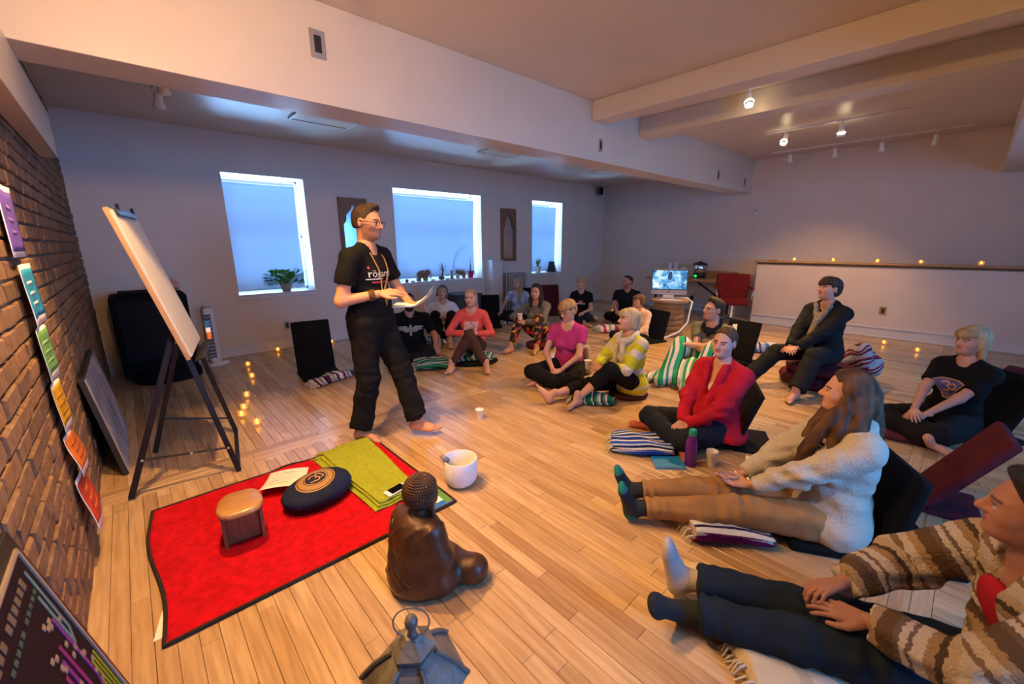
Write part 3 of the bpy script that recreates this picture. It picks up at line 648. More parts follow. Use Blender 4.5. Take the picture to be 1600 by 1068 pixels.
fr = MB(); rr_ = random.Random(5)
for k in range(64):
    u = k/63; p0 = np.array([.79+.38*u, 2.90+.05*u, .035-.015*(u < .3)]); d = np.array([-.10+.06*rr_.random()-.03*(u < .4), .065+.03*rr_.random(), -.028]); 
    fr.tube([p0, p0+d*.35+[0, 0, .006], p0+d*.7, p0+d+[rr_.uniform(-.02, .02), rr_.uniform(-.01, .01), 0]], [.0045, .004, .0035, .002], 5)
fr.build('fringe', M_lime, gt)
ph = thing('smartphone', 'white smartphone with black screen lying on the green scarf', 'phone', (.975, 2.13, .052)); pR = rotz(.18)
MB().box((.985, 2.125, .058), (.138, .067, .008), pR, .003).build('case', mat('white_gloss', (.8, .78, .75), .2, var=0), ph); MB().box((.992, 2.127, .0622), (.098, .058, .0012), pR).build('screen', mat('black_glass', (.005, .005, .006), .08, var=0), ph); MB().lathe([(.006, 0), (.006, .0014)], (.926, 2.115, .0616), 14).build('home_button', mat('white_gloss'), ph)
bk = thing('booklet', 'brochure with green and blue bands at the mat corner behind the statue', 'booklet', (1.12, 1.95, .012)); bR = rotz(0)
MB().box((1.11, 1.975, .0165), (.20, .24, .006), bR).build('pages', M_paper, bk); MB().box((1.19, 1.975, .0200), (.04, .24, .0012)).build('green_band', mat('green_print', (.10, .26, .04), .5), bk); MB().box((1.09, 1.873, .0200), (.16, .036, .0012)).build('blue_band', mat('blue_print', (.01, .16, .48), .5), bk)
for k in range(5): MB().box((1.10, 2.06-.035*k, .0199), (.09-.01*(k % 3), .006, .001)).build('text_line', M_ink, bk)
mc = thing('microphone', 'small black clip microphone with cable loop beside the green scarf', 'microphone', (.96, 2.02, .012))
a = np.linspace(0, 2*PI, 24); MB().tube(np.stack([.955+.035*np.cos(a), 2.00+.028*np.sin(a), .022+.012*np.sin(a)], 1), .004, 6, closed=True).build('cable', M_black, mc, True); MB().lathe([(.0, 0), (.014, .002), (.016, .02), (.012, .034), (0, .038)], (1.0, 2.01, .012), 14).build('capsule', M_black, mc, True)
# ---- seated statue seen from behind
bp = np.array([.80, 1.47, 0.0]); fa = math.radians(12)      # faces the room
bF = np.array([math.cos(fa), math.sin(fa), 0]); bLf = np.array([-math.sin(fa), math.cos(fa), 0]); Zv = np.array([0, 0, 1.])
def bl(f_, l_, z_): return bp+bF*f_+bLf*l_+Zv*z_
s = SDF(.035); Rb = np.stack([bF, bLf, Zv], 1)
s.ell(bl(-.03, 0, .07), (.105, .125, .075), Rb); s.ell(bl(-.035, 0, .17), (.078, .105, .115), Rb); s.ell(bl(-.03, 0, .245), (.062, .108, .06), Rb)
s.cone(bl(-.035, 0, .23), bl(-.035, 0, .06), .085, .118, .05)
for sd in (1, -1):
    s.cone(bl(-.03, sd*.075, .25), bl(-.02, sd*.105, .05), .045, .055, .04)
    s.cone(bl(-.03, sd*.085, .265), bl(-.015, sd*.118, .15), .036, .036, .03); s.cone(bl(-.015, sd*.118, .15), bl(.075, sd*.05, .095), .034, .026, .03)
    s.cone(bl(0, sd*.07, .05), bl(.10, sd*.165, .05), .055, .05, .03); s.cone(bl(.10, sd*.165, .05), bl(.115, -sd*.03, .045), .047, .032, .03)
    s.ell(bl(.10, sd*.175, .052), (.055, .045, .048), Rb, .02)
s.ell(bl(.085, 0, .085), (.03, .05, .018), Rb, .02); s.cone(bl(-.02, 0, .28), bl(-.012, 0, .335), .036, .032, .02)
hc = bl(-.005, 0, .375)
def bdisp(P):
    q = (P-bp)@Rb; g = 0
    # drapery of the robe: raised diagonal folds over the back and left shoulder
    for c0 in (.02, .045, .075): g = g-.005*np.exp(-(((q[:, 1]*1.1+q[:, 2])-(.13+c0*2.2))/.009)**2)*(q[:, 0] < .02)*(q[:, 2] < .3)*(q[:, 2] > .07)
    for c0 in (.1, .135, .17): g = g-.002*np.exp(-(((q[:, 1]*.25+q[:, 2]*.5)-c0*.62)/.005)**2)*(q[:, 0] < -.02)*(q[:, 1] > .0)
    return g
vb, fb = s.mesh(.0065, bdisp); vb[:, 2] = np.maximum(vb[:, 2], .001)
M_bronze = mat('dark_bronze_resin', (.075, .030, .016), .40, metal=.25, var=.3, scale=18, bump=.08, bscale=150)
st = thing('buddha_statue', 'brown seated Buddha statue seen from behind, on the wooden floor', 'statue', (bp[0], bp[1], 0))
BS = 1.14; BHd = 1.06
def bsc(v, hd=False):
    nk = bl(-.012, 0, .33); v = nk+(v-nk)*BHd if hd else v
    return bp+(v-bp)*BS
raw('robed_body', bsc(smooth_v(vb, fb, 1)), fb, M_bronze, st, True)
s = SDF(.015); s.ell(hc+[0, 0, .012], (.064, .062, .066), Rb); s.ell(hc+bF*.012-[0, 0, .02], (.052, .05, .05), Rb); s.cone(hc+bF*.055+[0, 0, .0], hc+bF*.068-[0, 0, .018], .006, .009, .008); s.ell(hc+bF*.052-[0, 0, .036], (.012, .018, .006), Rb, .006); s.ball(hc+bF*.045-[0, 0, .055], .014, .015)
for sd in (1, -1): s.cone(hc+bLf*sd*.054+[0, 0, -.002], hc+bLf*sd*.056-[0, 0, .062], .012, .010, .006)
vh, fh = s.mesh(.0045); btree = BVHTree.FromPolygons(bsc(vb).tolist(), [list(map(int, q)) for q in fb])
for (l0, z0), (l1, z1), sag in (((.075, .285), (-.065, .085), .03), ((.095, .27), (-.045, .07), .03), ((.10, .22), (-.02, .055), .02)):
    P = []
    for t_ in np.linspace(0, 1, 18):
        p = bsc(bl(-.5, l0+(l1-l0)*t_+sag*math.sin(PI*t_)*.4, z0+(z1-z0)*t_-sag*math.sin(PI*t_)))
        hh = btree.ray_cast(Vector(p), Vector(bF)); P.append(np.array(hh[0]) if hh[0] is not None else p+bF*.4)
    MB().tube(P, .0055, 8).build('robe_fold', M_bronze, st, True)
raw('head', bsc(smooth_v(vh, fh, 1), True), fh, M_bronze, st, True)
cl = MB(); us = [(0, .0055, 0)]                                # snail-shell curls in rows over the skull
for ri in range(15):
    th = math.radians(4+ri*8.2); n_ = max(1, int(2*PI*math.sin(th)*.066/.0105))
    for j in range(n_):
        ph_ = 2*PI*j/n_+ri*.3; d = np.array([math.sin(th)*math.cos(ph_), math.sin(th)*math.sin(ph_), math.cos(th)])
        if d[0] > .42 and d[2] < .42: continue
        c = hc+[0, 0, .012]+Rb@(d*np.array([.063, .061, .065])); 
        zz = Rb@d; xx = np.cross(zz, [.3, .5, .8]); xx /= np.linalg.norm(xx); RR = np.stack([xx, np.cross(zz, xx), zz], 1)
        cl.lathe([(.0066, -.002), (.0062, .0015), (.004, .004), (0, .005)], c, 7, RR)
cl.v = [bsc(q, True) for q in cl.v]
tag(cl.build('hair_curls', M_bronze, st, True), kind='stuff')
# ---- lantern at the bottom edge
lc = np.array([.43, .895, 0.0]); lan = thing('lantern', 'weathered grey metal lantern with ring handle at the bottom edge', 'lantern', (lc[0], lc[1], 0))
M_zinc = mat('weathered_zinc', (.20, .185, .165), .5, metal=.45, var=.35, scale=14, bump=.2, bscale=60); lr = rotz(.35)
LZ = .875
def hexl(name, prof, m, rot=0.0, n=6): MB().lathe([(a*1.06, b*LZ) for a, b in prof], lc, n, lr@rotz(rot), cap=True).build(name, m, lan)
hexl('base_plate', [(.13, 0), (.135, .01), (.135, .03), (.115, .045)], M_zinc)
for k in range(6):
    a = k*PI/3+.35; MB().box(lc+np.array([.108*math.cos(a), .108*math.sin(a), .15]), (.016, .016, .225), rotz(a), .002).build('post', M_zinc, lan)
    a2 = a+PI/6; MB().box(lc+np.array([.094*math.cos(a2), .094*math.sin(a2), .15]), (.003, .095, .21), rotz(a2)).build('glass_pane', mg, lan)
hexl('eave', [(.12, .295), (.142, .305), (.147, .318), (.135, .33)], M_zinc); hexl('roof', [(.135, .33), (.105, .372), (.075, .40), (.052, .418)], M_zinc); 
for k in range(6):
    a = k*PI/3+.35; MB().tube([lc+np.array([r*1.06*math.cos(a), r*1.06*math.sin(a), z*LZ]) for r, z in ((.147, .322), (.107, .377), (.06, .418))], .007, 6).build('roof_rib', M_zinc, lan)
hexl('vent_cap', [(.04, .41), (.05, .425), (.062, .45), (.04, .47), (.022, .49)], M_zinc); MB().lathe([(.016, .425), (.012, .435), (.011, .445), (.017, .46), (.019, .472), (.015, .485), (0, .491)], lc, 16).build('finial', M_zinc, lan, True)
a = np.linspace(0, 2*PI, 40); MB().tube(np.stack([lc[0]+.050*np.cos(a)*.80, lc[1]-.050*np.cos(a)*.6, .468+.050*np.sin(a)], 1), .0024, 6, closed=True).build('ring_handle', M_zinc, lan, True)
MB().lathe([(0, .045), (.035, .045), (.035, .13), (.03, .135), (0, .13)], lc, 16).build('candle', mat('ivory_wax', (.75, .66, .5), .5), lan, True)
# ---- crystal bowl
cb = np.array([1.365, 1.985, 0]); bo = thing('singing_bowl', 'white frosted crystal singing bowl standing on the wooden floor', 'bowl', tuple(cb))
M_quartz = mat('frosted_quartz', (.80, .77, .78), .55, var=.02)
MB().lathe([(a*1.1, b*1.1) for a, b in [(0, .0), (.045, .002), (.072, .014), (.092, .04), (.098, .08), (.098, .165), (.0955, .168), (.093, .165), (.092, .08), (.085, .045), (.066, .022), (.04, .012), (0, .011)]], cb, 48).build('bowl_wall', M_quartz, bo, True)
ml = thing('bowl_mallet', 'grey suede mallet resting inside the white crystal bowl', 'mallet', (cb[0], cb[1], .02))
MB().tube([cb+np.array([.035, -.06, .035]), cb+np.array([-.08, .018, .186])], .0135, 12).build('mallet_rod', mat('grey_suede', (.30, .28, .30), .9, bump=.2), ml, True); MB().tube([cb+np.array([-.08, .018, .186]), cb+np.array([-.112, .036, .222])], .0165, 12).build('mallet_grip', mat('grey_suede'), ml, True)
# ---- paper cup
def cup_mesh(name, c, m, parent, h=.09, r0=.025, r1=.037):
    MB().lathe([(0, .006), (r0*.9, .006), (r0, 0), (r0+.0008, .002), (r1, h-.004), (r1+.002, h-.002), (r1+.0015, h), (r1-.002, h-.002), (r0-.002, .01), (0, .009)], c, 24).build(name, m, parent, True)
M_cup = mat('paper_cup', (.80, .76, .70), .6, var=.02)
def cup(c, lab, n=1, group=None):
    t = thing('paper_cup', lab, 'cup', tuple(c), group); cup_mesh('cup_wall', np.array(c), M_cup, t)
    MB().lathe([(.0385, .087), (.040, .0895), (.0385, .092)], c, 24, cap=False).build('rolled_rim', M_cup, t, True)
    return t
cup((2.08, 2.70, 0), 'white paper cup alone on the shiny floor beside the teacher')
# ---- flip chart easel
ea = thing('flip_chart_easel', 'black folding easel holding a white flip chart pad by the brick wall', 'easel', (.1, 3.5, 0)); M_blk = mat('black_steel', (.012, .009, .008), .4, var=.1, metal=.3)
nf, ff, nr, fr_ = np.array([.345, 3.14, .012]), np.array([.45, 3.86, .012]), np.array([-.20, 3.205, .012]), np.array([-.06, 3.85, .012]); nt_, ft_ = np.array([.15, 3.20, .93]), np.array([.24, 3.78, .93])
def bar(p, q, w_, nm):
    p, q = np.array(p, float), np.array(q, float); d = q-p; L = np.linalg.norm(d); z_ = d/L; x_ = np.cross([0, 1., 0], z_); x_ /= np.linalg.norm(x_); MB().box((p+q)/2, (w_[0], w_[1], L), np.stack([x_, np.cross(z_, x_), z_], 1), .003).build(nm, M_blk, ea)
bar(nf, nt_+[.01, 0, .06], (.032, .026), 'leg'); bar(ff, ft_+[.01, 0, .06], (.032, .026), 'leg'); bar(nr, nt_+[-.01, .01, .04], (.032, .024), 'leg'); bar(fr_, ft_+[-.01, -.01, .04], (.032, .024), 'leg'); bar(nf+[0, 0, .005], ff+[0, 0, .005], (.026, .026), 'foot_rail')
def lerp(a, b, t): return np.array(a)*(1-t)+np.array(b)*t
bar(lerp(nr, nt_, .24), lerp(nf, nt_, .19), (.008, .022), 'spreader'); bar(lerp(fr_, ft_, .27), lerp(ff, ft_, .14), (.008, .022), 'spreader')
for p in (lerp(nr, nt_, .24), lerp(nf, nt_, .19), lerp(lerp(nr, nt_, .24), lerp(nf, nt_, .19), .55), nt_+[0, -.02, 0], nt_+[.02, -.02, .05]): MB().lathe([(0, .016), (.008, .015), (.009, .008), (.009, 0)], p, 10, rotx(PI/2)).build('rivet', M_plate, ea, True)
# board: bottom edge near/far, leaning back to the top
b0, b1 = np.array([.205, 3.12, .83]), np.array([.315, 3.74, .83]); up = vnorm([-.27, -.02, 1.0])*.90; wv = b1-b0; nb_ = vnorm(np.cross(wv, up)); nb_ = nb_ if nb_[0] > 0 else -nb_; Rbd = np.stack([vnorm(wv), vnorm(np.cross(nb_, vnorm(wv))), nb_], 1)
bcen = (b0+b1)/2+up/2; MB().box(bcen-nb_*.012, (np.linalg.norm(wv), .90, .022), Rbd, .003).build('backing_board', mat('raw_board_edge', (.42, .25, .13), .6), ea); ebd = [o for o in ea.children if o.name.startswith('backing_board')][0]
for k in range(3): MB().box(bcen+nb_*(.002+.004*k), (np.linalg.norm(wv)-.012-.004*k, .87, .0036), Rbd).build('paper_pad', mat('pad_paper', (.56, .52, .48), .75, var=.03), ebd)
MB().box(bcen+up*.47+nb_*.012, (np.linalg.norm(wv)*.75, .035, .03), Rbd, .006).build('clamp_bar', mat('blue_black_clamp', (.02, .035, .07), .3, metal=.4), ebd)
for k in (-.3, .3): MB().tube([bcen+up*.47+wv*k+nb_*.02, bcen+up*.52+wv*k+nb_*.03], .008, 8).build('clamp_knob', M_blk, ea)
MB().box((b0+b1)/2+nb_*.03-up*.035, (np.linalg.norm(wv)*.9, .012, .06), Rbd, .003).build('pen_tray', M_blk, ea)
t = thing('marker_pen', 'orange and white marker standing in the easel tray', 'marker', tuple(b1+nb_*.04)); q = b1+nb_*.05+[.0, -.1, .0]
MB().tube([q, q+[0, 0, .05]], .016, 10).build('orange_barrel', mat('orange_plastic', (.6, .16, .03), .4), t); MB().tube([q+[0, 0, .05], q+[0, 0, .085]], .016, 10).build('white_band', M_white, t); MB().tube([q+[0, 0, .085], q+[0, 0, .13]], .018, 10).build('blue_cap', mat('blue_plastic', (.02, .10, .25), .3), t)
# ---- framed picture leaning on the brick wall
def board_from(o, c_, u_, v_, name, lab, cat, th, mface, mframe, fw, par=None):
    pass
A_, B_ = np.array([-.205, 3.60, .005]), np.array([-.205, 4.66, .005]); tp = np.array([-.10, 0, .69])
t = thing('picture_frame', 'grey canvas picture with dark edge leaning on the brick wall', 'picture', (-.24, 4.1, 0)); u_ = vnorm(B_-A_); v_ = vnorm(tp); n_ = np.cross(u_, v_); n_ = n_ if n_[0] > 0 else -n_; Rp = np.stack([u_, v_, n_], 1) if np.linalg.det(np.stack([u_, v_, n_], 1)) > 0 else np.stack([-u_, v_, n_], 1); c_ = (A_+B_)/2+tp/2
MB().box(c_-n_*.016, (1.06, .70, .028), Rp, .003).build('frame', mat('dark_frame', (.02, .016, .014), .5), t); MB().box(c_+n_*.0005, (1.03, .67, .004), Rp).build('canvas', mat('grey_canvas', (.33, .31, .34), .8, var=.35, scale=5), t)
sg = MB(); sx_ = -.05
for k in range(11): sg.box(c_+n_*.003+Rp@np.array([.05+.012*((k*7) % 3), .02-.026*k, 0]), (.02+.012*((k*5) % 3), .006, .001), Rp@rotz(.5*((k*3) % 4)))
sg.build('brush_strokes', mat('black_ink', (.015, .012, .012), .6), t)
# ---- posters down the brick wall
PCOL = [('violet', (.13, .07, .42), (.30, .16, .50), 'violet poster, topmost of the column on the brick wall'), ('sky blue', (.02, .30, .55), (.5, .7, .8), 'sky blue poster on the brick wall, second from the top'), ('green', (.16, .42, .12), (.25, .5, .2), 'leaf green poster on the brick wall between the blue and yellow ones'), ('yellow', (.65, .38, .01), (.5, .2, .01), 'yellow poster on the brick wall below the green one'), ('orange', (.62, .16, .015), (.45, .08, .01), 'orange poster on the brick wall below the yellow one'), ('red', (.55, .05, .012), (.7, .16, .05), 'red orange poster at the foot of the brick wall')]
ztop = [1.745, 1.425, 1.155, .905, .665, .455]; zbot = [1.455, 1.165, .915, .675, .47, .175]; loose = [0, .012, .01, .014, .045, .05]
for i, (cn, c0, c1, lab) in enumerate(PCOL):
    y0, y1 = 2.585, 2.875; U, V = np.meshgrid(np.linspace(0, 1, 10), np.linspace(0, 1, 10), indexing='ij'); xb = BX+.026
    def pp(u, v): return np.stack([xb+loose[i]*(np.sin(np.clip(v, 0, 1)*PI*.5)**2)*.7+.004*np.sin(u*7+i), y0+(y1-y0)*u+.006*(i % 2), ztop[i]+(zbot[i]-ztop[i])*v], -1)
    t = thing('wall_poster', lab, 'poster', (xb, 2.73, zbot[i]), 'coloured posters down the brick wall')
    MB().sheet(pp(U, V)[::-1], .0012).build('paper', M_paper, t, True)
    dz = .035; G = pp(.03+U*.94, .08+V*(.78 if i else .84))+np.array([.0022, 0, 0]); MB().sheet(G[::-1], .0006).build('colour_field', mat('poster_'+cn.replace(' ', '_'), c0, .6, var=.3, scale=14), t, True)
    for k in range(3): G2 = pp(.25+.5*np.linspace(0, 1, 6)[:, None]+0*np.linspace(0, 1, 3)[None], .28+.17*k+.06*np.linspace(0, 1, 3)[None]+0*np.linspace(0, 1, 6)[:, None])+np.array([.0036, 0, 0]); MB().sheet(G2[::-1], .0005).build('motif', mat('motif_'+cn.replace(' ', '_'), c1, .6, var=.2, scale=20), t, True)
# ---- big framed chart in the lower left corner
t = thing('framed_chart', 'dark framed chart with coloured line diagram in the bottom left corner', 'framed chart', (-.25, 1.1, 0))
A_ = np.array([-.115, 1.41, .005]); u_ = np.array([0, -1., 0]); v_ = vnorm([-.13, 0, .62]); n_ = np.cross(u_, v_); n_ = n_ if n_[0] > 0 else -n_; Wd, Ht = .92, .875
v_ = vnorm([-.187, 0, .86]); n_ = np.cross(v_, u_); n_ = n_ if n_[0] > 0 else -n_
Rp = np.stack([-u_, v_, np.cross(-u_, v_)], 1); sgn = 1 if Rp[:, 2]@n_ > 0 else -1
def cp(x_, y_, z_=0): return A_+u_*x_+v_*y_+n_*z_
MB().box(cp(Wd/2, Ht/2, -.012), (Wd, Ht, .022), Rp, .003).build('frame', mat('black_frame', (.010, .008, .008), .45), t)
MB().box(cp(Wd/2, Ht/2, .0005), (Wd-.09, Ht-.09, .004), Rp).build('print', mat('dark_print', (.012, .004, .010), .8, var=.3, scale=4), t)
for x0, y0, x1, y1 in ((.04, .04, Wd-.04, .04), (.04, Ht-.04, Wd-.04, Ht-.04), (.04, .04, .04, Ht-.04), (Wd-.04, .04, Wd-.04, Ht-.04)): MB().box(cp((x0+x1)/2, (y0+y1)/2, .003), (abs(x1-x0)+.009, abs(y1-y0)+.009, .006), Rp).build('mount_line', mat('grey_bevel', (.30, .24, .20), .5), t)
LC = {'teal': (.08, .22, .24), 'violet': (.15, .03, .26), 'lime': (.20, .32, .015), 'plum': (.20, .02, .17), 'purple': (.085, .015, .19)}
def chartline(pts, c, w_=.010):
    mb = MB()
    for a, b in zip(pts[:-1], pts[1:]):
        a, b = np.array(a)+[0, .17], np.array(b)+[0, .17]; d = b-a; an = math.atan2(d[1], -d[0]); m_ = (a+b)/2; mb.box(cp(m_[0], m_[1], .0035), (np.linalg.norm(d)+w_*.7, w_, .0012), Rp@rotz(an))
    mb.build('route_line', mat('line_'+c, LC[c], .4, var=.1), t)
for k in range(2): chartline([(.10, .66-.0*k-.02*k), (.10+.0, .46), (.13+.02*k, .42)], 'teal') if 0 else None
chartline([(.075, .62), (.075, .44), (.10, .41)], 'teal'); chartline([(.10, .56), (.10, .41)], 'teal')
for k in range(4): chartline([(.062+.018*k, .33), (.062+.018*k, .17), (.08+.0*k, .14)], 'lime', .009)
chartline([(.10, .14), (.10, -.0+.06)], 'lime', .018)
chartline([(.115, .50), (.115, .30), (.14, .26), (.14, .08)], 'violet', .012)
for k in range(4): chartline([(.17+.03*k, .46-.02*k), (.17+.03*k, .30), (.20+.03*k, .26), (.20+.03*k, .06)], 'violet' if k % 2 else 'plum', .013)
for k in range(6): chartline([(.32+.032*k, .40), (.32+.032*k, .12), (.34+.032*k, .08)], 'purple', .017)
rr_ = random.Random(8); dots = MB()
for k in range(70):
    dots.box(cp(.06+.42*rr_.random(), .18+.52*rr_.random(), .004), (.017, .011, .0012), Rp)
tag(dots.build('station_names', mat('pale_print', (.26, .20, .17), .6), t), kind='stuff')
for k, (s_, z_) in enumerate((('A ROUTE OF KNOWLEDGE', .052), ('for mind and body', .03))):
    text_part('title_bars', '', .03, (0, 0, 0), I3, M_greyink, t) if 0 else None
tb = MB()
for k in range(20): tb.box(cp(.12+.030*k+.02*(k//6), Ht-.085, .004), (.020, .018 if k % 4 else .024, .0012), Rp)
tag(tb.build('title_print', mat('faint_print', (.12, .095, .08), .6), t), kind='stuff'); tb = MB()
for k in range(22): tb.box(cp(.10+.026*k+.016*(k//5), Ht-.125, .004), (.017, .010, .0012), Rp)
tag(tb.build('subtitle_print', mat('faint_teal', (.035, .08, .07), .6), t), kind='stuff')
# ---- loudspeaker with dark cover, lamp on it, tower fan
t = thing('loudspeaker', 'large black loudspeaker cabinet in the corner by the brick wall', 'speaker', (.12, 6.25, 0)); M_spk = mat('black_vinyl', (.004, .004, .005), .85, var=.2, bump=.2, bscale=200)
MB().box((.13, 6.28, .52), (.66, .52, .90), rotz(0), .03).build('cabinet', M_spk, t); MB().lathe([(.18, 0), (.20, .02), (.20, .10), (.17, .14)], (.18, 6.02, .0), 28, I3, 1.5, 1).build('base', M_spk, t, True)
MB().box((.13, 6.012, .58), (.56, .012, .66), bev=.004).build('grille', mat('dark_grille'), t); MB().box((.13, 6.28, .985), (.5, .4, .03), bev=.01).build('top_plate', M_spk, t)
t = thing('stone_lamp', 'small pinkish stone on top of the black loudspeaker', 'stone', (.36, 6.3, 1.0)); s = SDF(.02); s.ell((.36, 6.3, 1.06), (.05, .045, .065)); s.ell((.39, 6.29, 1.04), (.04, .04, .045)); v, f = s.mesh(.012, lambda P: .006*wob(P, 45, 3)); raw('rock', v, f, mat('pink_salt', (.55, .28, .22), .6, var=.2), t); MB().lathe([(.06, 0), (.06, .015), (.05, .02)], (.365, 6.3, 1.0), 18).build('wood_base', M_oakd, t)
fx, fy = .66, 6.40; t = thing('tower_fan', 'slim white tower fan standing against the white wall', 'fan', (fx, fy, 0)); M_fan = mat('white_plastic', (.62, .60, .62), .35, var=.02)
MB().lathe([(.13, 0), (.135, .008), (.12, .02), (.05, .028), (.05, .05)], (fx+.01, fy, 0), 28).build('base', M_fan, t, True); MB().box((fx, fy, .39), (.125, .125, .70), rotz(.2), .03).build('tower', M_fan, t)
MB().box((fx-.015, fy-.062, .38), (.07, .012, .56), rotz(.2), .004).build('air_slot', mat('shadow_grey', (.09, .085, .09), .6), t)
for k in range(12): MB().box((fx-.015, fy-.068, .13+.045*k), (.07, .008, .006), rotz(.2)).build('louvre', M_fan, t)
MB().box((fx, fy, .745), (.09, .08, .012), rotz(.2), .004).build('control_panel', M_plate, t)
# ---- tealights
M_flame = mat('candle_flame', (1, .55, .1), .5, var=0, emit=(1, .36, .03), es=14); mgl, n, l, b = nt('votive_glass'); b.inputs['Base Color'].default_value = (.8, .55, .3, 1); b.inputs['Roughness'].default_value = .2; b.inputs['Alpha'].default_value = .3; b.inputs['Emission Color'].default_value = (1, .4, .05, 1); b.inputs['Emission Strength'].default_value = .25
def votive(c, lab, group):
    t = thing('votive_candle', lab, 'candle', c, group); c = np.array(c)
    MB().lathe([(0, .001), (.024, .001), (.027, .004), (.032, .06), (.030, .06), (.025, .008), (0, .006)], c, 16).build('glass_holder', mgl, t, True); MB().lathe([(.02, .006), (.02, .02), (0, .021)], c, 12).build('wax', mat('ivory_wax'), t)
    MB().lathe([(.0, .02), (.008, .027), (.013, .036), (.009, .05), (0, .064)], c, 10).build('flame', M_flame, t, True)
FC = [(.61, 3.89, 'nearest the easel foot, first of the floor row'), (.55, 4.18, 'second in the floor row from the easel'), (.60, 4.36, 'third in the floor row from the easel'), (.69, 4.72, 'fourth in the floor row from the easel'), (.87, 5.40, 'fifth in the floor row from the easel'), (.94, 5.98, 'sixth in the floor row, farthest from the easel'), (1.42, 6.55, 'by the white wall under the leafy plant'), (2.16, 6.50, 'by the white wall right of the black floor chair'), (8.17, .69, 'on the floor in front of the half wall'), (7.91, .31, 'on the floor nearer than the other by the half wall'), (8.3, 5.55, 'on the floor beside the man in dark clothes')]
for x, y, s_ in FC: votive((x, y, 0), 'glowing amber glass votive candle '+s_, 'candles on the floor')
for k, y in enumerate((2.15, 1.59, 1.02, .52, -.09)): votive((HX+.05, y, 1.166), 'glowing votive candle on the half wall, '+('first', 'second', 'third', 'fourth', 'fifth')[k]+' from its corner', 'candles on the half wall')
# ================================================================== things further into the room
# ---- window sills
M_leaf = mat('pothos_leaf', (.10, .34, .035), .5, var=.35, scale=9); M_terra = mat('clay_pot', (.35, .27, .22), .7)
def leaf_vf(c, d, L, W, up=(0, 0, 1), droop=.3):
    d = vnorm(d); s_ = vnorm(np.cross(d, up)+1e-6); n_ = np.cross(s_, d)
    pts = []
    for t_, w_ in ((0, .12), (.25, .85), (.5, 1), (.75, .7), (1, .05)):
        b = np.array(c)+d*L*t_-np.array([0, 0, 1])*droop*L*t_*t_; pts += [b-s_*W*w_*.5+n_*.12*W*w_, b, b+s_*W*w_*.5+n_*.12*W*w_]
    F = [(3*i+j, 3*i+j+1, 3*i+j+4, 3*i+j+3) for i in range(4) for j in range(2)]; return np.array(pts), F
def bushy(c, lab, n, R_, Hh, pot, seed):
    t = thing('potted_plant', lab, 'plant', c); c = np.array(c); r = random.Random(seed)
    MB().lathe([(.055, 0), (.07, .06), (.085, .115), (.088, .12), (.078, .12), (.06, .09), (0, .085)], c, 20).build('pot', pot, t, True)
    for k in range(n):
        a = r.uniform(0, 2*PI); e = r.uniform(.05, 1); b = c+np.array([R_*math.cos(a)*r.uniform(.1, 1)**.6, .6*R_*.45*math.sin(a)-.02, .10+Hh*r.random()**1.2]); d = vnorm(b-(c+[0, 0, .06])+np.array([r.uniform(-.05, .05), -.04, r.uniform(-.02, .06)]))
        v, f = leaf_vf(b, d, r.uniform(.06, .10), r.uniform(.05, .075)); raw('leaf', v, f, M_leaf, t, True)
    st_ = MB()
    for k in range(14): a = r.uniform(0, 2*PI); st_.tube([c+[0, 0, .09], c+np.array([R_*.5*math.cos(a), R_*.2*math.sin(a), .16+.4*Hh]), c+np.array([R_*.9*math.cos(a), R_*.3*math.sin(a), .10+.5*Hh*r.random()])], .003, 5)
    st_.build('stems', M_leaf, t)
bushy((1.70, 6.80, .834), 'bushy green trailing plant on the sill of the window nearest the brick wall', 210, .27, .18, M_terra, 2)
t = thing('potted_plant', 'small upright plant in a white pot on the far narrow sill', 'plant', (7.05, 6.80, .834)); c = np.array([7.05, 6.80, .834])
MB().lathe([(.06, 0), (.08, .14), (.082, .145), (.07, .145), (0, .12)], c, 20).build('pot', M_white, t, True)
rr_ = random.Random(4)
for k in range(16): a = rr_.uniform(0, 2*PI); v, f = leaf_vf(c+[0, 0, .12], (math.cos(a)*.5, math.sin(a)*.3, 1), rr_.uniform(.16, .28), .035, (0.1, .2, .9), .08); raw('leaf', v, f, mat('fresh_leaf', (.12, .30, .03), .45, var=.3), t, True)
t = thing('table_fountain', 'dark stacked tabletop fountain at the right end of the far narrow sill', 'fountain', (7.50, 6.80, .834)); c = np.array([7.5, 6.8, .834]); M_slate = mat('dark_slate', (.02, .03, .035), .35, bump=.2)
for k, (r_, z_) in enumerate(((.14, 0), (.125, .06), (.11, .12), (.095, .18))): MB().lathe([(r_*.8, z_), (r_, z_+.02), (r_, z_+.04), (r_*.8, z_+.06)], c, 12).build('tier', M_slate, t)
M_carv = mat('carved_brown_wood', (.22, .105, .05), .5, var=.4, scale=30)
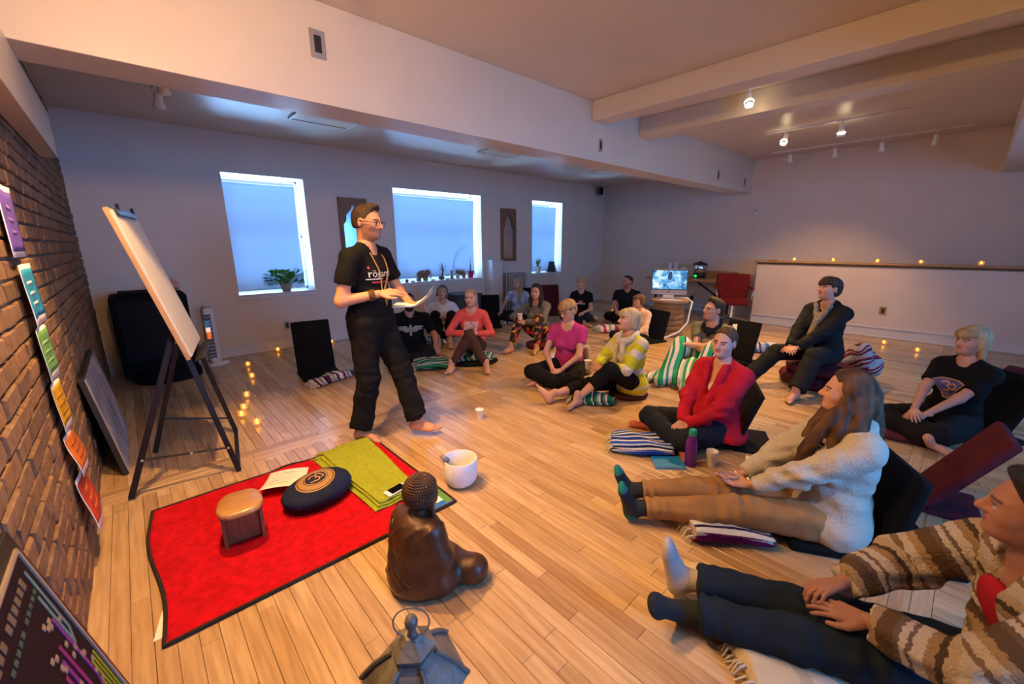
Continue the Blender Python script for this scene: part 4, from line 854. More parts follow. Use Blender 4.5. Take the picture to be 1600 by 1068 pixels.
def elephant(c, sc, lab, rz):
    s = SDF(.02); R = rotz(rz)
    q = lambda x, y, z: np.array(c)+R@(np.array([x, y, z])*sc)
    s.ell(q(0, 0, .085), np.array((.085, .045, .05))*sc, R); s.ell(q(.085, 0, .10), np.array((.04, .035, .042))*sc, R); s.cone(q(.115, 0, .09), q(.135, 0, .03), .016*sc, .010*sc, .01)
    for x_ in (-.055, .05):
        for y_ in (-.025, .025): s.cone(q(x_, y_, .07), q(x_, y_, .012), .018*sc, .016*sc, .012)
    s.ell(q(.07, .035, .105), np.array((.03, .008, .034))*sc, R, .008); s.ell(q(.07, -.035, .105), np.array((.03, .008, .034))*sc, R, .008); s.cone(q(-.085, 0, .09), q(-.1, 0, .04), .006*sc, .004*sc, .006)
    v, f = s.mesh(.007); v[:, 2] = np.maximum(v[:, 2], c[2]+.001); t = thing('elephant_figurine', lab, 'figurine', tuple(c)); raw('carved_body', v, f, M_carv, t, True)
    for y_ in (-1, 1): MB().tube([q(.11, y_*.022, .085), q(.145, y_*.026, .07)], [.005*sc, .002*sc], 6).build('tusk', M_white, t)
elephant((4.00, 6.82, .834), 1.45, 'brown carved elephant figurine, left one on the wide middle sill', 0.1); elephant((4.88, 6.84, .834), 1.25, 'brown carved elephant figurine on the middle sill beside the magenta pot', PI-.2)
t = thing('deity_figurine', 'dark many-armed standing figurine in the middle of the wide sill', 'figurine', (4.42, 6.82, .834)); c = np.array([4.42, 6.82, .834]); s = SDF(.015)
s.ell(c+[0, 0, .03], (.07, .045, .03)); s.cone(c+[0, 0, .05], c+[.02, 0, .15], .03, .026); s.ell(c+[.015, 0, .19], (.035, .025, .04)); s.ball(c+[.01, 0, .255], .024); s.cone(c+[.01, 0, .275], c+[.01, 0, .33], .018, .005); s.cone(c+[.0, 0, .07], c+[-.07, 0, .11], .016, .012); s.cone(c+[-.07, 0, .11], c+[-.05, 0, .05], .012, .01)
for sx in (-1, 1):
    s.cone(c+[.015+sx*.03, 0, .21], c+[.015+sx*.075, -.01, .24], .010, .009, .008); s.cone(c+[.015+sx*.03, 0, .20], c+[.015+sx*.085, -.01, .17], .010, .008, .008); s.cone(c+[.015+sx*.075, -.01, .24], c+[.015+sx*.07, -.01, .28], .008, .006, .006)
v, f = s.mesh(.007); v[:, 2] = np.maximum(v[:, 2], .835); raw('cast_figure', v, f, mat('bronze_figure', (.10, .06, .045), .4, metal=.4, var=.4, scale=40), t, True)
t = thing('potted_cactus', 'thin cactus in a magenta pot at the right of the wide sill', 'plant', (5.10, 6.82, .834)); c = np.array([5.10, 6.82, .834])
MB().lathe([(.06, 0), (.082, .13), (.085, .135), (.072, .135), (0, .12)], c, 4, rotz(.5)).build('pot', mat('magenta_glaze', (.42, .02, .09), .3), t); MB().tube([c+[0, 0, .12], c+[.003, 0, .24], c+[-.004, 0, .40]], [.022, .02, .008], 8).build('cactus_stem', mat('cactus_green', (.03, .12, .04), .6, bump=.5), t, True)
def wirestand(cx, lab, w_, h_, sd):
    t = thing('wire_ornament', lab, 'ornament', (cx, 6.84, .834)); z0 = .834; P = [(cx-w_/2, 6.84, z0), (cx-w_/2, 6.84, z0+h_*.7)]+[(cx-w_/2*math.cos(a), 6.84, z0+h_*.7+h_*.3*math.sin(a)) for a in np.linspace(.2, PI-.2, 9)]+[(cx+w_/2, 6.84, z0+h_*.7), (cx+w_/2, 6.84, z0)]
    M_w = mat('dark_wire', (.05, .06, .09), .4, metal=.5); MB().tube(P, .004, 6).build('wire_arch', M_w, t)
    for k in (.12, .45): MB().tube([(cx-w_/2, 6.84, z0+h_*k), (cx+w_/2, 6.84, z0+h_*k)], .003, 6).build('cross_wire', M_w, t)
    MB().tube([(cx, 6.84, z0), (cx, 6.84, z0+h_*.98)], .003, 6).build('cross_wire', M_w, t)
    for k, (dx, kz, cn) in enumerate(((-.25, .55, (.03, .05, .12)), (.2, .55, (.03, .05, .12)), (-.2, .16, (.05, .1, .3)), (.3, .14, (.01, .08, .5)))): MB().lathe([(0, -.012), (.016, -.006), (.016, .008), (0, .014)], (cx+dx*w_, 6.835, z0+h_*kz+.02), 10).build('bead', mat('bead_%d' % k, cn, .3), t, True)
wirestand(3.60, 'dark arched wire ornament with blue beads at the left end of the wide sill', .20, .34, 1)
t = thing('small_box', 'tiny red box at the left end of the wide sill', 'box', (3.66, 6.78, .834)); MB().box((3.66, 6.78, .858), (.05, .04, .046), bev=.004).build('box_body', mat('red_lacquer', (.55, .03, .05), .4), t); MB().box((3.66, 6.78, .884), (.054, .044, .008), bev=.003).build('box_lid', mat('blue_lacquer', (.02, .1, .5), .4), t)
t = thing('arched_branch', 'tall thin curved wire arch behind the sill figurines', 'ornament', (4.75, 6.86, .834)); MB().tube([(4.70, 6.86, .834), (4.70, 6.86, 1.1), (4.74, 6.86, 1.24), (4.86, 6.86, 1.36), (5.02, 6.86, 1.43), (5.14, 6.86, 1.46)], [.012, .012, .011, .009, .006, .003], 8).build('curved_rod', mat('grey_rod', (.16, .16, .22), .5), t, True); MB().lathe([(.04, 0), (.04, .012), (.012, .016)], (4.70, 6.86, .834), 14).build('foot', M_slate, t)
t = thing('bud_vase', 'slim terracotta bud vase between the sill figurines', 'vase', (4.64, 6.80, .834)); MB().lathe([(.03, 0), (.034, .02), (.02, .05), (.014, .10), (.024, .16), (.018, .155), (0, .03)], (4.64, 6.80, .834), 16).build('vase_wall', mat('terracotta', (.35, .13, .07), .6), t, True); MB().lathe([(.0245, .155), (.026, .16), (.0245, .165)], (4.64, 6.80, .834), 16, cap=False).build('vase_lip', mat('terracotta'), t, True)
for k, x in enumerate((3.78, 4.20, 4.52)):
    t = thing('candle_dish', 'low white dish on the wide sill, '+('leftmost', 'middle', 'rightmost')[k]+' of three', 'dish', (x, 6.77, .834), 'white dishes on the sill'); MB().lathe([(.03, 0), (.055, .02), (.058, .022), (.05, .02), (0, .008)], (x, 6.77, .834), 18).build('dish', M_white, t, True); MB().lathe([(.02, .008), (.02, .024), (0, .026)], (x, 6.77, .834), 12).build('tealight', mat('ivory_wax'), t)
# ---- arched mirrors
mm, n, l, b = nt('mirror_glass'); b.inputs['Base Color'].default_value = (.42, .44, .47, 1); b.inputs['Metallic'].default_value = 1; b.inputs['Roughness'].default_value = .16
M_teak = mat('carved_teak', (.20, .10, .045), .5, var=.3, scale=12, bump=.3, bscale=60, stretch=(4, 4, 1))
def mirror(x0, x1, z0, z1, lab):
    t = thing('arched_mirror', lab, 'mirror', ((x0+x1)/2, FY, z0)); cx = (x0+x1)/2; w_ = x1-x0; m_ = .055; sp = z1-.40
    arch = [(x0+m_, z0+m_), (x1-m_, z0+m_), (x1-m_, sp), (x1-m_-.045, sp+.06), (x1-m_-.05, sp+.14), (cx+.05, sp+.22), (cx, sp+.33), (cx-.05, sp+.22), (x0+m_+.05, sp+.14), (x0+m_+.045, sp+.06), (x0+m_, sp)]
    MB().box((cx, FY-.010, (z0+z1)/2), (w_-.01, .016, z1-z0-.01)).build('mirror_pane', mm, t)
    out = [(x0, z0), (x1, z0), (x1, z1), (x0, z1)]
    # frame: outline minus arch, as quads fanned between matched points
    def ray_out(p):
        d = np.array(p)-np.array([cx, (z0+z1)/2]); k = min(((x1-cx)/abs(d[0]) if abs(d[0]) > 1e-6 else 9e9), ((z1-z0)/2/abs(d[1]) if abs(d[1]) > 1e-6 else 9e9)); return np.array([cx, (z0+z1)/2])+d*k
    A2 = [np.array(a) for a in arch]; B2 = [ray_out(a) for a in arch]; mb = MB()
    B2[0], B2[1] = np.array([x0, z0]), np.array([x1, z0])
    for i in range(len(arch)):
        j = (i+1) % len(arch); q = [A2[i], A2[j], B2[j], B2[i]]
        if (B2[i][0] > x1-1e-4) and (B2[j][1] > z1-1e-4) and B2[j][0] < x1-1e-4: q = [A2[i], A2[j], B2[j], np.array([x1, z1]), B2[i]]
        if (B2[i][1] > z1-1e-4) and B2[i][0] > x0+1e-4 and (B2[j][0] < x0+1e-4): q = [A2[i], A2[j], B2[j], np.array([x0, z1]), B2[i]]
        n_ = len(q); V = [(p[0], FY-.045, p[1]) for p in q]+[(p[0], FY-.002, p[1]) for p in q]; mb.add(V, [tuple(range(n_-1, -1, -1)), tuple(range(n_, 2*n_))]+[(a, (a+1) % n_, n_+(a+1) % n_, n_+a) for a in range(n_)])
    mb.build('carved_frame', M_teak, t)
    MB().lathe([(.012, 0), (.014, .01), (0, .018)], (cx, FY-.02, z1), 10).build('hanger', M_plate, t)
mirror(2.53, 2.98, 1.14, 2.20, 'arched wooden mirror behind the teacher\'s head'); mirror(5.82, 6.23, 1.14, 2.20, 'arched wooden mirror between the wide and the narrow window')
# ---- white boxed pipe and radiator
t = thing('pipe_box', 'white boxed pipe casing standing left of the radiator', 'casing', (5.52, 6.58, 0)); MB().box((5.53, 6.58, .58), (.27, .24, 1.16), bev=.008).build('casing', M_trim, t); MB().box((5.53, 6.58, 1.168), (.29, .26, .016), bev=.004).build('lid', M_trim, t)
t = thing('radiator', 'cast iron column radiator under the arched mirror', 'radiator', (6.05, 6.52, 0)); M_rad = mat('radiator_paint', (.34, .30, .29), .45)
for k in range(9):
    x = 5.76+.068*k; MB().box((x, 6.52, .50), (.05, .17, .80), bev=.022).build('column', M_rad, t)
MB().tube([(5.72, 6.52, .86), (6.34, 6.52, .86)], .02, 10).build('header_pipe', M_rad, t); MB().tube([(5.72, 6.52, .16), (6.34, 6.52, .16)], .02, 10).build('header_pipe', M_rad, t)
for x in (5.78, 6.29): MB().box((x, 6.52, .055), (.04, .16, .11), bev=.01).build('foot', M_rad, t)
t = thing('storage_bin', 'dark plastic bin by the wall behind the woman in coral', 'bin', (4.45, 6.15, 0)); MB().box((4.45, 6.15, .30), (.50, .38, .60), rotz(-.15), .02).build('tub', mat('dark_plastic', (.015, .018, .022), .5), t); MB().box((4.45, 6.15, .615), (.54, .42, .035), rotz(-.15), .01).build('lid', mat('dark_plastic'), t)
# ---- folding floor chairs: base pad, reclining back
def floor_chair(x, y, ang, lab, m, back=.52, recl=22, front=.40, rear=.28, wd=.42, th=.045, backoff=0.0, tagc=None):
    a = math.radians(ang); R = rotz(a); t = thing('floor_chair', lab, 'floor chair', (x, y, 0), 'folding floor chairs'); o = np.array([x, y, 0.0])
    MB().box(o+R@np.array([front/2, 0, th/2+.001]), (front, wd, th), R, .018).build('seat_pad', m, t)
    MB().box(o+R@np.array([-rear/2, 0, .012]), (rear+.01, wd, .022), R, .008).build('rear_flap', m, t)
    rc_ = math.radians(recl); Rb_ = R@roty(-rc_); MB().box(o+R@np.array([-.005, 0, th*.6])+Rb_@np.array([0, 0, back/2]), (th, wd, back), Rb_, .02).build('backrest', m, t)
    bkr = [q for q in t.children if q.name.startswith('backrest')][0]
    MB().tube([o+R@np.array([0, -wd/2, th*.6]), o+R@np.array([0, wd/2, th*.6])], .012, 8).build('hinge_seam', m, t)
    if tagc: MB().box(o+R@np.array([0, 0, th*.6])+Rb_@np.array([th/2+.002, tagc, back*.80]), (.002, .06, .075), Rb_@rotx(.15)).build('care_tag', M_paper, bkr)
    return t
floor_chair(1.50, 5.12, -97, 'black floor chair standing empty against the white wall', M_fabblk, back=.60, recl=12, front=.34, rear=.1)
floor_chair(4.92, 6.02, -125, 'black floor chair empty beside the dark bin', M_fabblk, back=.54, recl=14, rear=.1)
floor_chair(6.05, 6.22, -118, 'black floor chair by the wall under the radiator, half hidden by heads', M_fabblk, back=.58, recl=16, rear=.1)
floor_chair(6.75, 6.12, -125, 'burgundy floor chair by the wall under the narrow window', M_burg, back=.60, recl=14, rear=.1)
floor_chair(5.58, 1.86, 168, 'black floor chair with a white care tag, empty behind the young man', M_fabblk, back=.52, recl=16, front=.38, rear=.24, tagc=-.1)
floor_chair(3.27, 1.05, 116, 'black floor chair under the woman in red', M_fabblk, back=.45, recl=18, front=.34, rear=.27, th=.035)
floor_chair(2.60, .14, 120, 'black floor chair under the woman in the cream cardigan', M_fabblk, back=.44, recl=10, front=.40, rear=.30, wd=.44, th=.05)
floor_chair(3.30, -.02, 97, 'empty burgundy floor chair behind the woman in the cream cardigan', M_burg, back=.54, recl=30, front=.44, rear=.24, wd=.38, th=.055)
floor_chair(4.82, -.22, 132, 'black floor chair under the blonde woman in the black tee', M_fabblk, back=.52, recl=24, front=.30, rear=.20, wd=.46)
floor_chair(6.25, -.45, 150, 'burgundy floor chair at the right edge behind the blonde woman', M_burg, back=.40, recl=60, front=.36, rear=.2)
floor_chair(5.96, 3.22, 165, 'black floor chair under the woman in peach', M_fabblk, back=.46, recl=14, front=.34, rear=.1)
# ---- striped blankets
W_, K_ = (.72, .70, .68), (.02, .02, .022)
ST = {'purple': [(0, W_), (.10, (.16, .02, .05)), (.2, W_), (.25, (.25, .22, .22)), (.35, W_), (.4, (.02, .02, .05)), (.5, (.16, .02, .06)), (.62, W_), (.66, (.45, .42, .4)), (.8, W_), (.85, (.1, .015, .05)), (.95, W_)],
      'green': [(0, (.01, .16, .07)), (.14, W_), (.2, (.015, .03, .025)), (.28, (.02, .22, .10)), (.4, (.35, .33, .32)), (.5, W_), (.56, (.01, .11, .06)), (.7, (.25, .22, .22)), (.8, W_), (.86, (.01, .13, .06))],
      'bright': [(0, (.02, .35, .13)), (.16, W_), (.26, (.03, .30, .14)), (.36, (.55, .55, .5)), (.46, W_), (.52, (.02, .04, .04)), (.56, (.03, .38, .15)), (.72, W_), (.84, (.04, .28, .14)), (.92, W_)],
      'blue': [(0, (.015, .06, .42)), (.12, W_), (.2, (.01, .02, .12)), (.28, (.02, .10, .55)), (.4, W_), (.5, (.01, .02, .10)), (.6, (.45, .52, .65)), (.68, (.02, .08, .48)), (.82, W_), (.9, (.01, .03, .2))],
      'grape': [(0, W_), (.16, (.14, .01, .10)), (.26, W_), (.34, (.02, .02, .08)), (.38, W_), (.52, (.20, .02, .12)), (.66, W_), (.72, (.04, .03, .10)), (.76, W_), (.9, (.15, .02, .09))],
      'rose': [(0, W_), (.2, (.50, .03, .09)), (.32, W_), (.45, (.3, .28, .3)), (.55, W_), (.7, (.45, .02, .07)), (.82, (.2, .2, .22)), (.9, W_)],
      'sky': [(0, W_), (.2, (.10, .22, .48)), (.36, W_), (.46, (.03, .04, .10)), (.52, W_), (.7, (.12, .25, .5)), (.86, W_)],
      'cream': [(0, (.62, .52, .36)), (.4, (.5, .42, .30)), (.5, (.65, .56, .42)), (.8, (.35, .28, .2)), (.86, (.62, .52, .36))]}
def smat(k, f=4): f = f*.62; return stripe_mat('blanket_'+k, ST[k], f)
def blanket(c, size, ang, key, lab, freq=4.0, sd=1, lay=3, fringe=True, zb=.002, along=False):
    """folded blanket: rounded slab with fold layers, stripes across its length"""
    L, Wd_, T = size; R = rotz(math.radians(ang)); nl, nc = 44, 40; r = random.Random(sd); ph = [r.uniform(0, 6) for _ in range(6)]
    x = np.linspace(-.5, .5, nl); a = np.arange(nc)*2*PI/nc; V = []; stv = []
    for i, xx in enumerate(x):
        e = 1-.10*abs(2*xx)**6; ca, sa = np.cos(a), np.sin(a); y = np.sign(ca)*np.abs(ca)**.55*Wd_/2*e; z = np.sign(sa)*np.abs(sa)**.55*T/2*e
        side = np.abs(ca)**3; y = y-.010*side*np.cos(z/T*2*PI*lay)*np.sign(ca)
        lump = 1+.16*np.sin(xx*L*14+ph[0])+.12*np.sin(xx*L*23+y*20+ph[1])+.12*np.sin(y*24+ph[5]+xx*L*6); z = (z+T/2)*lump+.004*np.sin(y*40+xx*L*18+ph[2])*(z > 0)
        y = y+.012*np.sin(xx*L*11+ph[3]); X = np.full(nc, xx*L)+.012*np.sin(y*18+ph[4])+.004*np.cos(z/T*2*PI*lay)*(abs(xx) > .48)
        V.append(np.stack([X, y, np.maximum(z, 0)+zb], 1)); stv.append(np.full(nc, (xx+.5)*L)+.02*np.sin(y*9+ph[5])+.015*(z > T*.5) if not along else y+1+.6*z+.012*np.sin(xx*L*12+ph[5]))
    V = np.concatenate(V); F = [(i*nc+j, i*nc+(j+1) % nc, (i+1)*nc+(j+1) % nc, (i+1)*nc+j) for i in range(nl-1) for j in range(nc)]
    m0, m1 = len(V), len(V)+1; V = np.concatenate([V, V[:nc].mean(0)[None]-[.006, 0, 0], V[-nc:].mean(0)[None]+[.006, 0, 0]]); stv = np.concatenate(stv+[np.zeros(1), np.full(1, L)])
    F += [(m0, (j+1) % nc, j) for j in range(nc)]+[(m1, (nl-1)*nc+j, (nl-1)*nc+(j+1) % nc) for j in range(nc)]
    t = thing('folded_blanket', lab, 'blanket', (c[0], c[1], c[2] if len(c) > 2 else 0), 'striped blankets'); o = np.array([c[0], c[1], c[2] if len(c) > 2 else 0])
    raw('folded_cloth', V@R.T+o, F, smat(key, freq), t, True, attrs={'st': stv})
    if fringe:
        fm = MB()
        for k in range(16):
            y = (k/15-.5)*Wd_*.9; p = np.array([-L/2, y, T*(.2+.5*r.random())]); fm.tube([(R@p)+o, (R@(p+[-.02, 0, -.005]))+o, (R@np.array([-L/2-.035-r.random()*.015, y+r.uniform(-.01, .01), .008]))+o], [.006, .005, .003], 5)
        fm.build('fringe', mat('cream_yarn', (.55, .50, .45), .9), t)
    return t
blanket((1.50, 4.66), (.46, .18, .075), 17, 'purple', 'wine and white striped blanket rolled before the empty black floor chair', 5)
blanket((2.62, 4.36), (.40, .34, .095), -25, 'green', 'dark green striped blanket folded before the bearded man', 8, 3, along=True)
blanket((3.13, 4.16), (.52, .26, .07), -35, 'green', 'green and white striped blanket under the woman in coral', 4, 4, zb=.045)
blanket((3.36, 5.42), (.46, .30, .09), -25, 'purple', 'striped blanket under the woman in the white tee', 4, 5)
blanket((5.38, 5.80), (.44, .22, .05), -30, 'grape', 'dark striped blanket under the long-haired blonde woman', 4, 6)
blanket((3.66, 2.62), (.42, .16, .05), -30, 'cream', 'cream folded blanket beside the woman in the magenta tee', 4, 7)
blanket((3.10, 2.25), (.40, .16, .085), -52, 'green', 'green striped rolled blanket under the knees of the woman in yellow', 6, 8)
blanket((2.64, 1.45), (.44, .28, .085), -52, 'blue', 'bright blue and white striped blanket before the woman in red', 8, 9, along=True)
blanket((2.12, .66), (.38, .27, .095), -50, 'grape', 'plum and white striped blanket under the knees of the woman in tan trousers', 13, 10, along=True)
blanket((6.06, 4.05), (.50, .30, .10), -35, 'rose', 'rose and white striped blanket behind the woman in yellow', 4, 11)
blanket((6.55, 4.95), (.40, .24, .09), -25, 'rose', 'rose striped blanket beside the woman with short blond hair', 4, 12)
blanket((6.42, 1.78), (.42, .17, .11), -50, 'sky', 'blue and white striped rolled blanket beside the empty black floor chair', 5, 13)
blanket((1.52, .18), (.36, .26, .07), -40, 'cream', 'tan and white striped blanket under the jeans at the bottom edge', 6, 14)
# ---- bits beside the woman in red
t = thing('water_bottle', 'purple water bottle with a teal cap on the floor', 'bottle', (2.66, 1.09, 0)); c = (2.66, 1.09, 0)
MB().lathe([(0, .002), (.034, .002), (.038, .008), (.038, .15), (.036, .175), (.026, .21), (.0225, .225), (.0225, .235)], c, 28).build('bottle_body', mat('purple_enamel', (.13, .015, .26), .32, var=.03), t, True); MB().lathe([(.024, .228), (.025, .232), (.025, .262), (.02, .268), (0, .269)], c, 24).build('cap', mat('teal_plastic', (.0, .38, .30), .35, var=.02), t, True); MB().lathe([(.0245, .224), (.0245, .228)], c, 24, cap=False).build('neck_ring', M_plate, t, True)
t = cup((2.755, .985, 0), 'white paper cups nested in a short stack beside the purple bottle'); 
for k in (1, 2): cup_mesh('nested_cup', np.array((2.755, .985, .013*k)), M_cup, t)
t = thing('notebook', 'bright blue notebook lying flat by the purple bottle', 'notebook', (2.58, 1.22, 0)); MB().box((2.575, 1.205, .007), (.20, .15, .010), rotz(math.radians(-48)), .002).build('pages', M_paper, t); MB().box((2.575, 1.205, .013), (.205, .155, .003), rotz(math.radians(-48))).build('blue_cover', mat('azure_cover', (.012, .24, .62), .45, var=.03), t); MB().box((2.565, 1.20, .0008), (.205, .155, .0014), rotz(math.radians(-46))).build('back_cover', mat('azure_cover'), t)
t = thing('notebook', 'teal notebook beside the rolled wine striped blanket', 'notebook', (1.75, 4.82, 0)); MB().box((1.77, 4.83, .012), (.20, .13, .022), rotz(-.2), .002).build('cover', mat('teal_cover', (.01, .19, .27), .4), t); MB().box((1.77, 4.83, .012), (.204, .126, .016), rotz(-.2)).build('pages', M_paper, t)
# ---- round rope-wound side table with the desktop computer
tb_ = np.array([6.52, 3.27, 0.0]); t = thing('barrel_table', 'round wicker-sided wooden side table carrying the computer', 'table', tuple(tb_)); M_wick = mat('honey_wicker', (.33, .17, .06), .6, var=.3, scale=20, bump=.6, bscale=90, stretch=(1, 1, 6)); M_top = mat('round_top_wood', (.42, .24, .10), .4, var=.2, scale=8, stretch=(1, 8, 1))
for k in range(6): MB().lathe([(.236, .004+.092*k), (.243, .012+.092*k), (.243, .084+.092*k), (.236, .092+.092*k)], tb_, 36).build('woven_band', M_wick, t, True)
MB().lathe([(.28, .556), (.298, .562), (.298, .585), (.285, .595), (0, .595)], tb_, 40).build('table_top', M_top, t, True); MB().lathe([(.286, .584), (.299, .586), (.300, .594), (.29, .5955)], tb_, 40, cap=False).build('rim', M_wick, t, True)
mcn = tb_+np.array([.04, .05, .595]); ma = math.radians(206); mR = rotz(ma+PI/2)                 # screen faces the circle
t = thing('desktop_computer', 'all-in-one desktop computer showing a blue mountain picture', 'computer', tuple(mcn)); M_alu = mat('brushed_aluminium', (.55, .54, .56), .35, metal=.5, var=.04)
MB().box(mcn+mR@np.array([0, .03, .006]), (.20, .16, .012), mR, .003).build('foot', M_alu, t); MB().box(mcn+mR@np.array([0, .05, .09]), (.17, .012, .17), mR@rotx(-.2), .003).build('stand_neck', M_alu, t)
oc = mcn+mR@np.array([0, .02, .275]); tl = mR@rotx(.04)
hs_ = MB().box(oc, (.56, .018, .42), tl, .006).build('housing', M_alu, t); MB().box(oc+tl@np.array([0, -.0095, .036]), (.556, .004, .335), tl).build('bezel', M_black, hs_)
ms, n, l, b = nt('screen_picture'); tc = n.new('ShaderNodeTexCoord'); no = n.new('ShaderNodeTexNoise'); no.inputs['Scale'].default_value = 9; no.inputs['Detail'].default_value = 6; no.inputs['Distortion'].default_value = .8; l.new(tc.outputs['Object'], no.inputs['Vector'])
rp = n.new('ShaderNodeValToRGB'); e = rp.color_ramp.elements; e[0].position = .32; e[0].color = (.01, .06, .25, 1); e[1].position = .66; e[1].color = (.75, .92, 1, 1); x_ = e.new(.48); x_.color = (.10, .42, .78, 1); l.new(no.outputs['Fac'], rp.inputs[0]); l.new(rp.outputs[0], b.inputs['Emission Color']); b.inputs['Emission Strength'].default_value = 1.3; b.inputs['Base Color'].default_value = (.01, .01, .01, 1)
MB().box(oc+tl@np.array([0, -.0125, .036]), (.53, .002, .305), tl).build('screen', ms, hs_); s_ = MB(); sc_ = oc+tl@np.array([0, -.0145, .036])
MB().prism([(-.02, .0), (.03, .0), (.045, .07), (.03, .13), (.0, .14), (-.02, .11), (-.03, .05)], .001, sc_, tl@rotx(PI/2)).build('screen_shape', mat('screen_dark', (.01, .05, .12), .5, var=0, emit=(.02, .12, .3), es=.6), t); MB().prism([(-.25, -.13), (-.16, -.13), (-.165, -.06), (-.24, -.05)], .001, sc_, tl@rotx(PI/2)).build('screen_shape', mat('screen_white', (.9, .9, .9), .5, var=0, emit=(.8, .93, 1), es=1.2), t)
MB().lathe([(.012, 0), (.012, .002)], oc+tl@np.array([0, -.0095, -.165]), 14, tl@rotx(PI/2)).build('maker_mark', M_black, hs_)
t = thing('keyboard', 'slim white keyboard lying before the computer', 'keyboard', tuple(tb_+[-.16, -.1, .595])); MB().box(tb_+np.array([-.14, -.09, .6]), (.34, .11, .008), mR, .002).build('keyboard_body', M_fan, t); MB().box(tb_+np.array([-.14, -.09, .6055]), (.32, .085, .003), mR).build('key_field', M_white, t)
t = thing('power_cable', 'thick white cable hanging from the round side table to the floor', 'cable', (6.2, 3.0, 0)); MB().tube([tb_+np.array(p) for p in ((.10, -.05, .615), (.18, -.22, .61), (.15, -.31, .56), (.06, -.33, .44), (-.06, -.36, .26), (-.2, -.3, .12), (-.34, -.20, .05), (-.44, -.12, .014), (-.55, -.02, .012))], .014, 8).build('cable_sheath', M_white, t, True); MB().tube([tb_+np.array((-.55, -.02, .012)), tb_+np.array((-.62, .04, .012))], .02, 8).build('plug', M_white, t)
# ---- wall table with urn and cups
M_tabw = mat('varnished_pine', (.38, .20, .085), .4, var=.2, scale=7, stretch=(8, 1, 8)); t = thing('wall_table', 'long varnished wooden table against the right wall', 'table', (8.98, 4.1, 0))
MB().box((8.97, 4.06, .735), (.72, 1.72, .045), bev=.006).build('table_top', M_tabw, t); MB().box((9.325, 3.62, .83), (.025, .78, .145), bev=.004).build('backsplash', M_tabw, t); MB().box((9.325, 4.72, .83), (.025, .42, .145), bev=.004).build('backsplash', M_tabw, t)
for y in (3.35, 4.78):
    MB().box((8.85, y, .358), (.04, .04, .71), bev=.004).build('leg', M_blk, t); MB().box((9.26, y, .358), (.04, .04, .71), bev=.004).build('leg', M_blk, t)
MB().tube([(8.85, 3.40, .40), (8.82, 3.85, .70)], .018, 6).build('brace', M_blk, t)
uc = np.array([9.08, 3.93, .758]); t = thing('coffee_urn', 'chrome coffee urn with black base and green light on the wall table', 'urn', tuple(uc)); M_chr = mat('chrome', (.7, .7, .72), .15, metal=1, var=.02)
MB().lathe([(.115, 0), (.125, .01), (.125, .10), (.115, .115)], uc, 28).build('base', M_black, t, True); MB().lathe([(.112, .112), (.118, .12), (.118, .27), (.112, .28)], uc, 32).build('tank', M_chr, t, True); MB().lathe([(.118, .278), (.135, .285), (.135, .30), (.10, .325), (.03, .34), (.02, .355), (0, .36)], uc, 28).build('lid', M_black, t, True)
for s_ in (-1, 1): MB().tube([uc+np.array([0, s_*.12, .27]), uc+np.array([0, s_*.155, .275]), uc+np.array([0, s_*.155, .255])], .01, 8).build('handle', M_black, t)
MB().box(uc+np.array([-.122, .03, .045]), (.012, .055, .035), bev=.004).build('power_light', mat('green_lamp', (.02, .6, .05), .4, var=0, emit=(.02, 1, .08), es=2.5), t); MB().tube([uc+np.array([-.118, .0, .14]), uc+np.array([-.16, 0, .135])], .011, 8).build('tap', M_chr, t); MB().box(uc+np.array([-.118, .04, .19]), (.01, .025, .13), bev=.003).build('sight_glass', mg, t)
for k, (y, h_) in enumerate(((4.62, .30), (4.48, .32), (4.30, .20))):
    t = thing('cup_stack', 'tall white sleeve of foam cups on the wall table, '+('left', 'middle', 'short right')[k]+' one', 'cups', (9.1, y, .758)); MB().lathe([(.03, 0), (.042, .02), (.042, h_-.01), (.036, h_)], (9.1, y, .758), 18).build('sleeve', mat('foam_white', (.72, .70, .72), .5), t, True)
    for q_ in range(int(h_/.02)-1): MB().lathe([(.043, .02+.02*q_), (.0445, .023+.02*q_), (.043, .026+.02*q_)], (9.1, y, .758), 18, cap=False).build('cup_rim', mat('foam_white'), t, True)
t = thing('power_adapter', 'small black adapter hanging on its cord under the wall table', 'adapter', (9.2, 4.1, .25)); MB().box((9.2, 4.1, .3), (.05, .06, .09), bev=.008).build('adapter_body', M_black, t); MB().tube([(9.2, 4.1, .34), (9.22, 4.0, .5), (9.2, 3.9, .7)], .005, 6).build('cord', M_black, t)
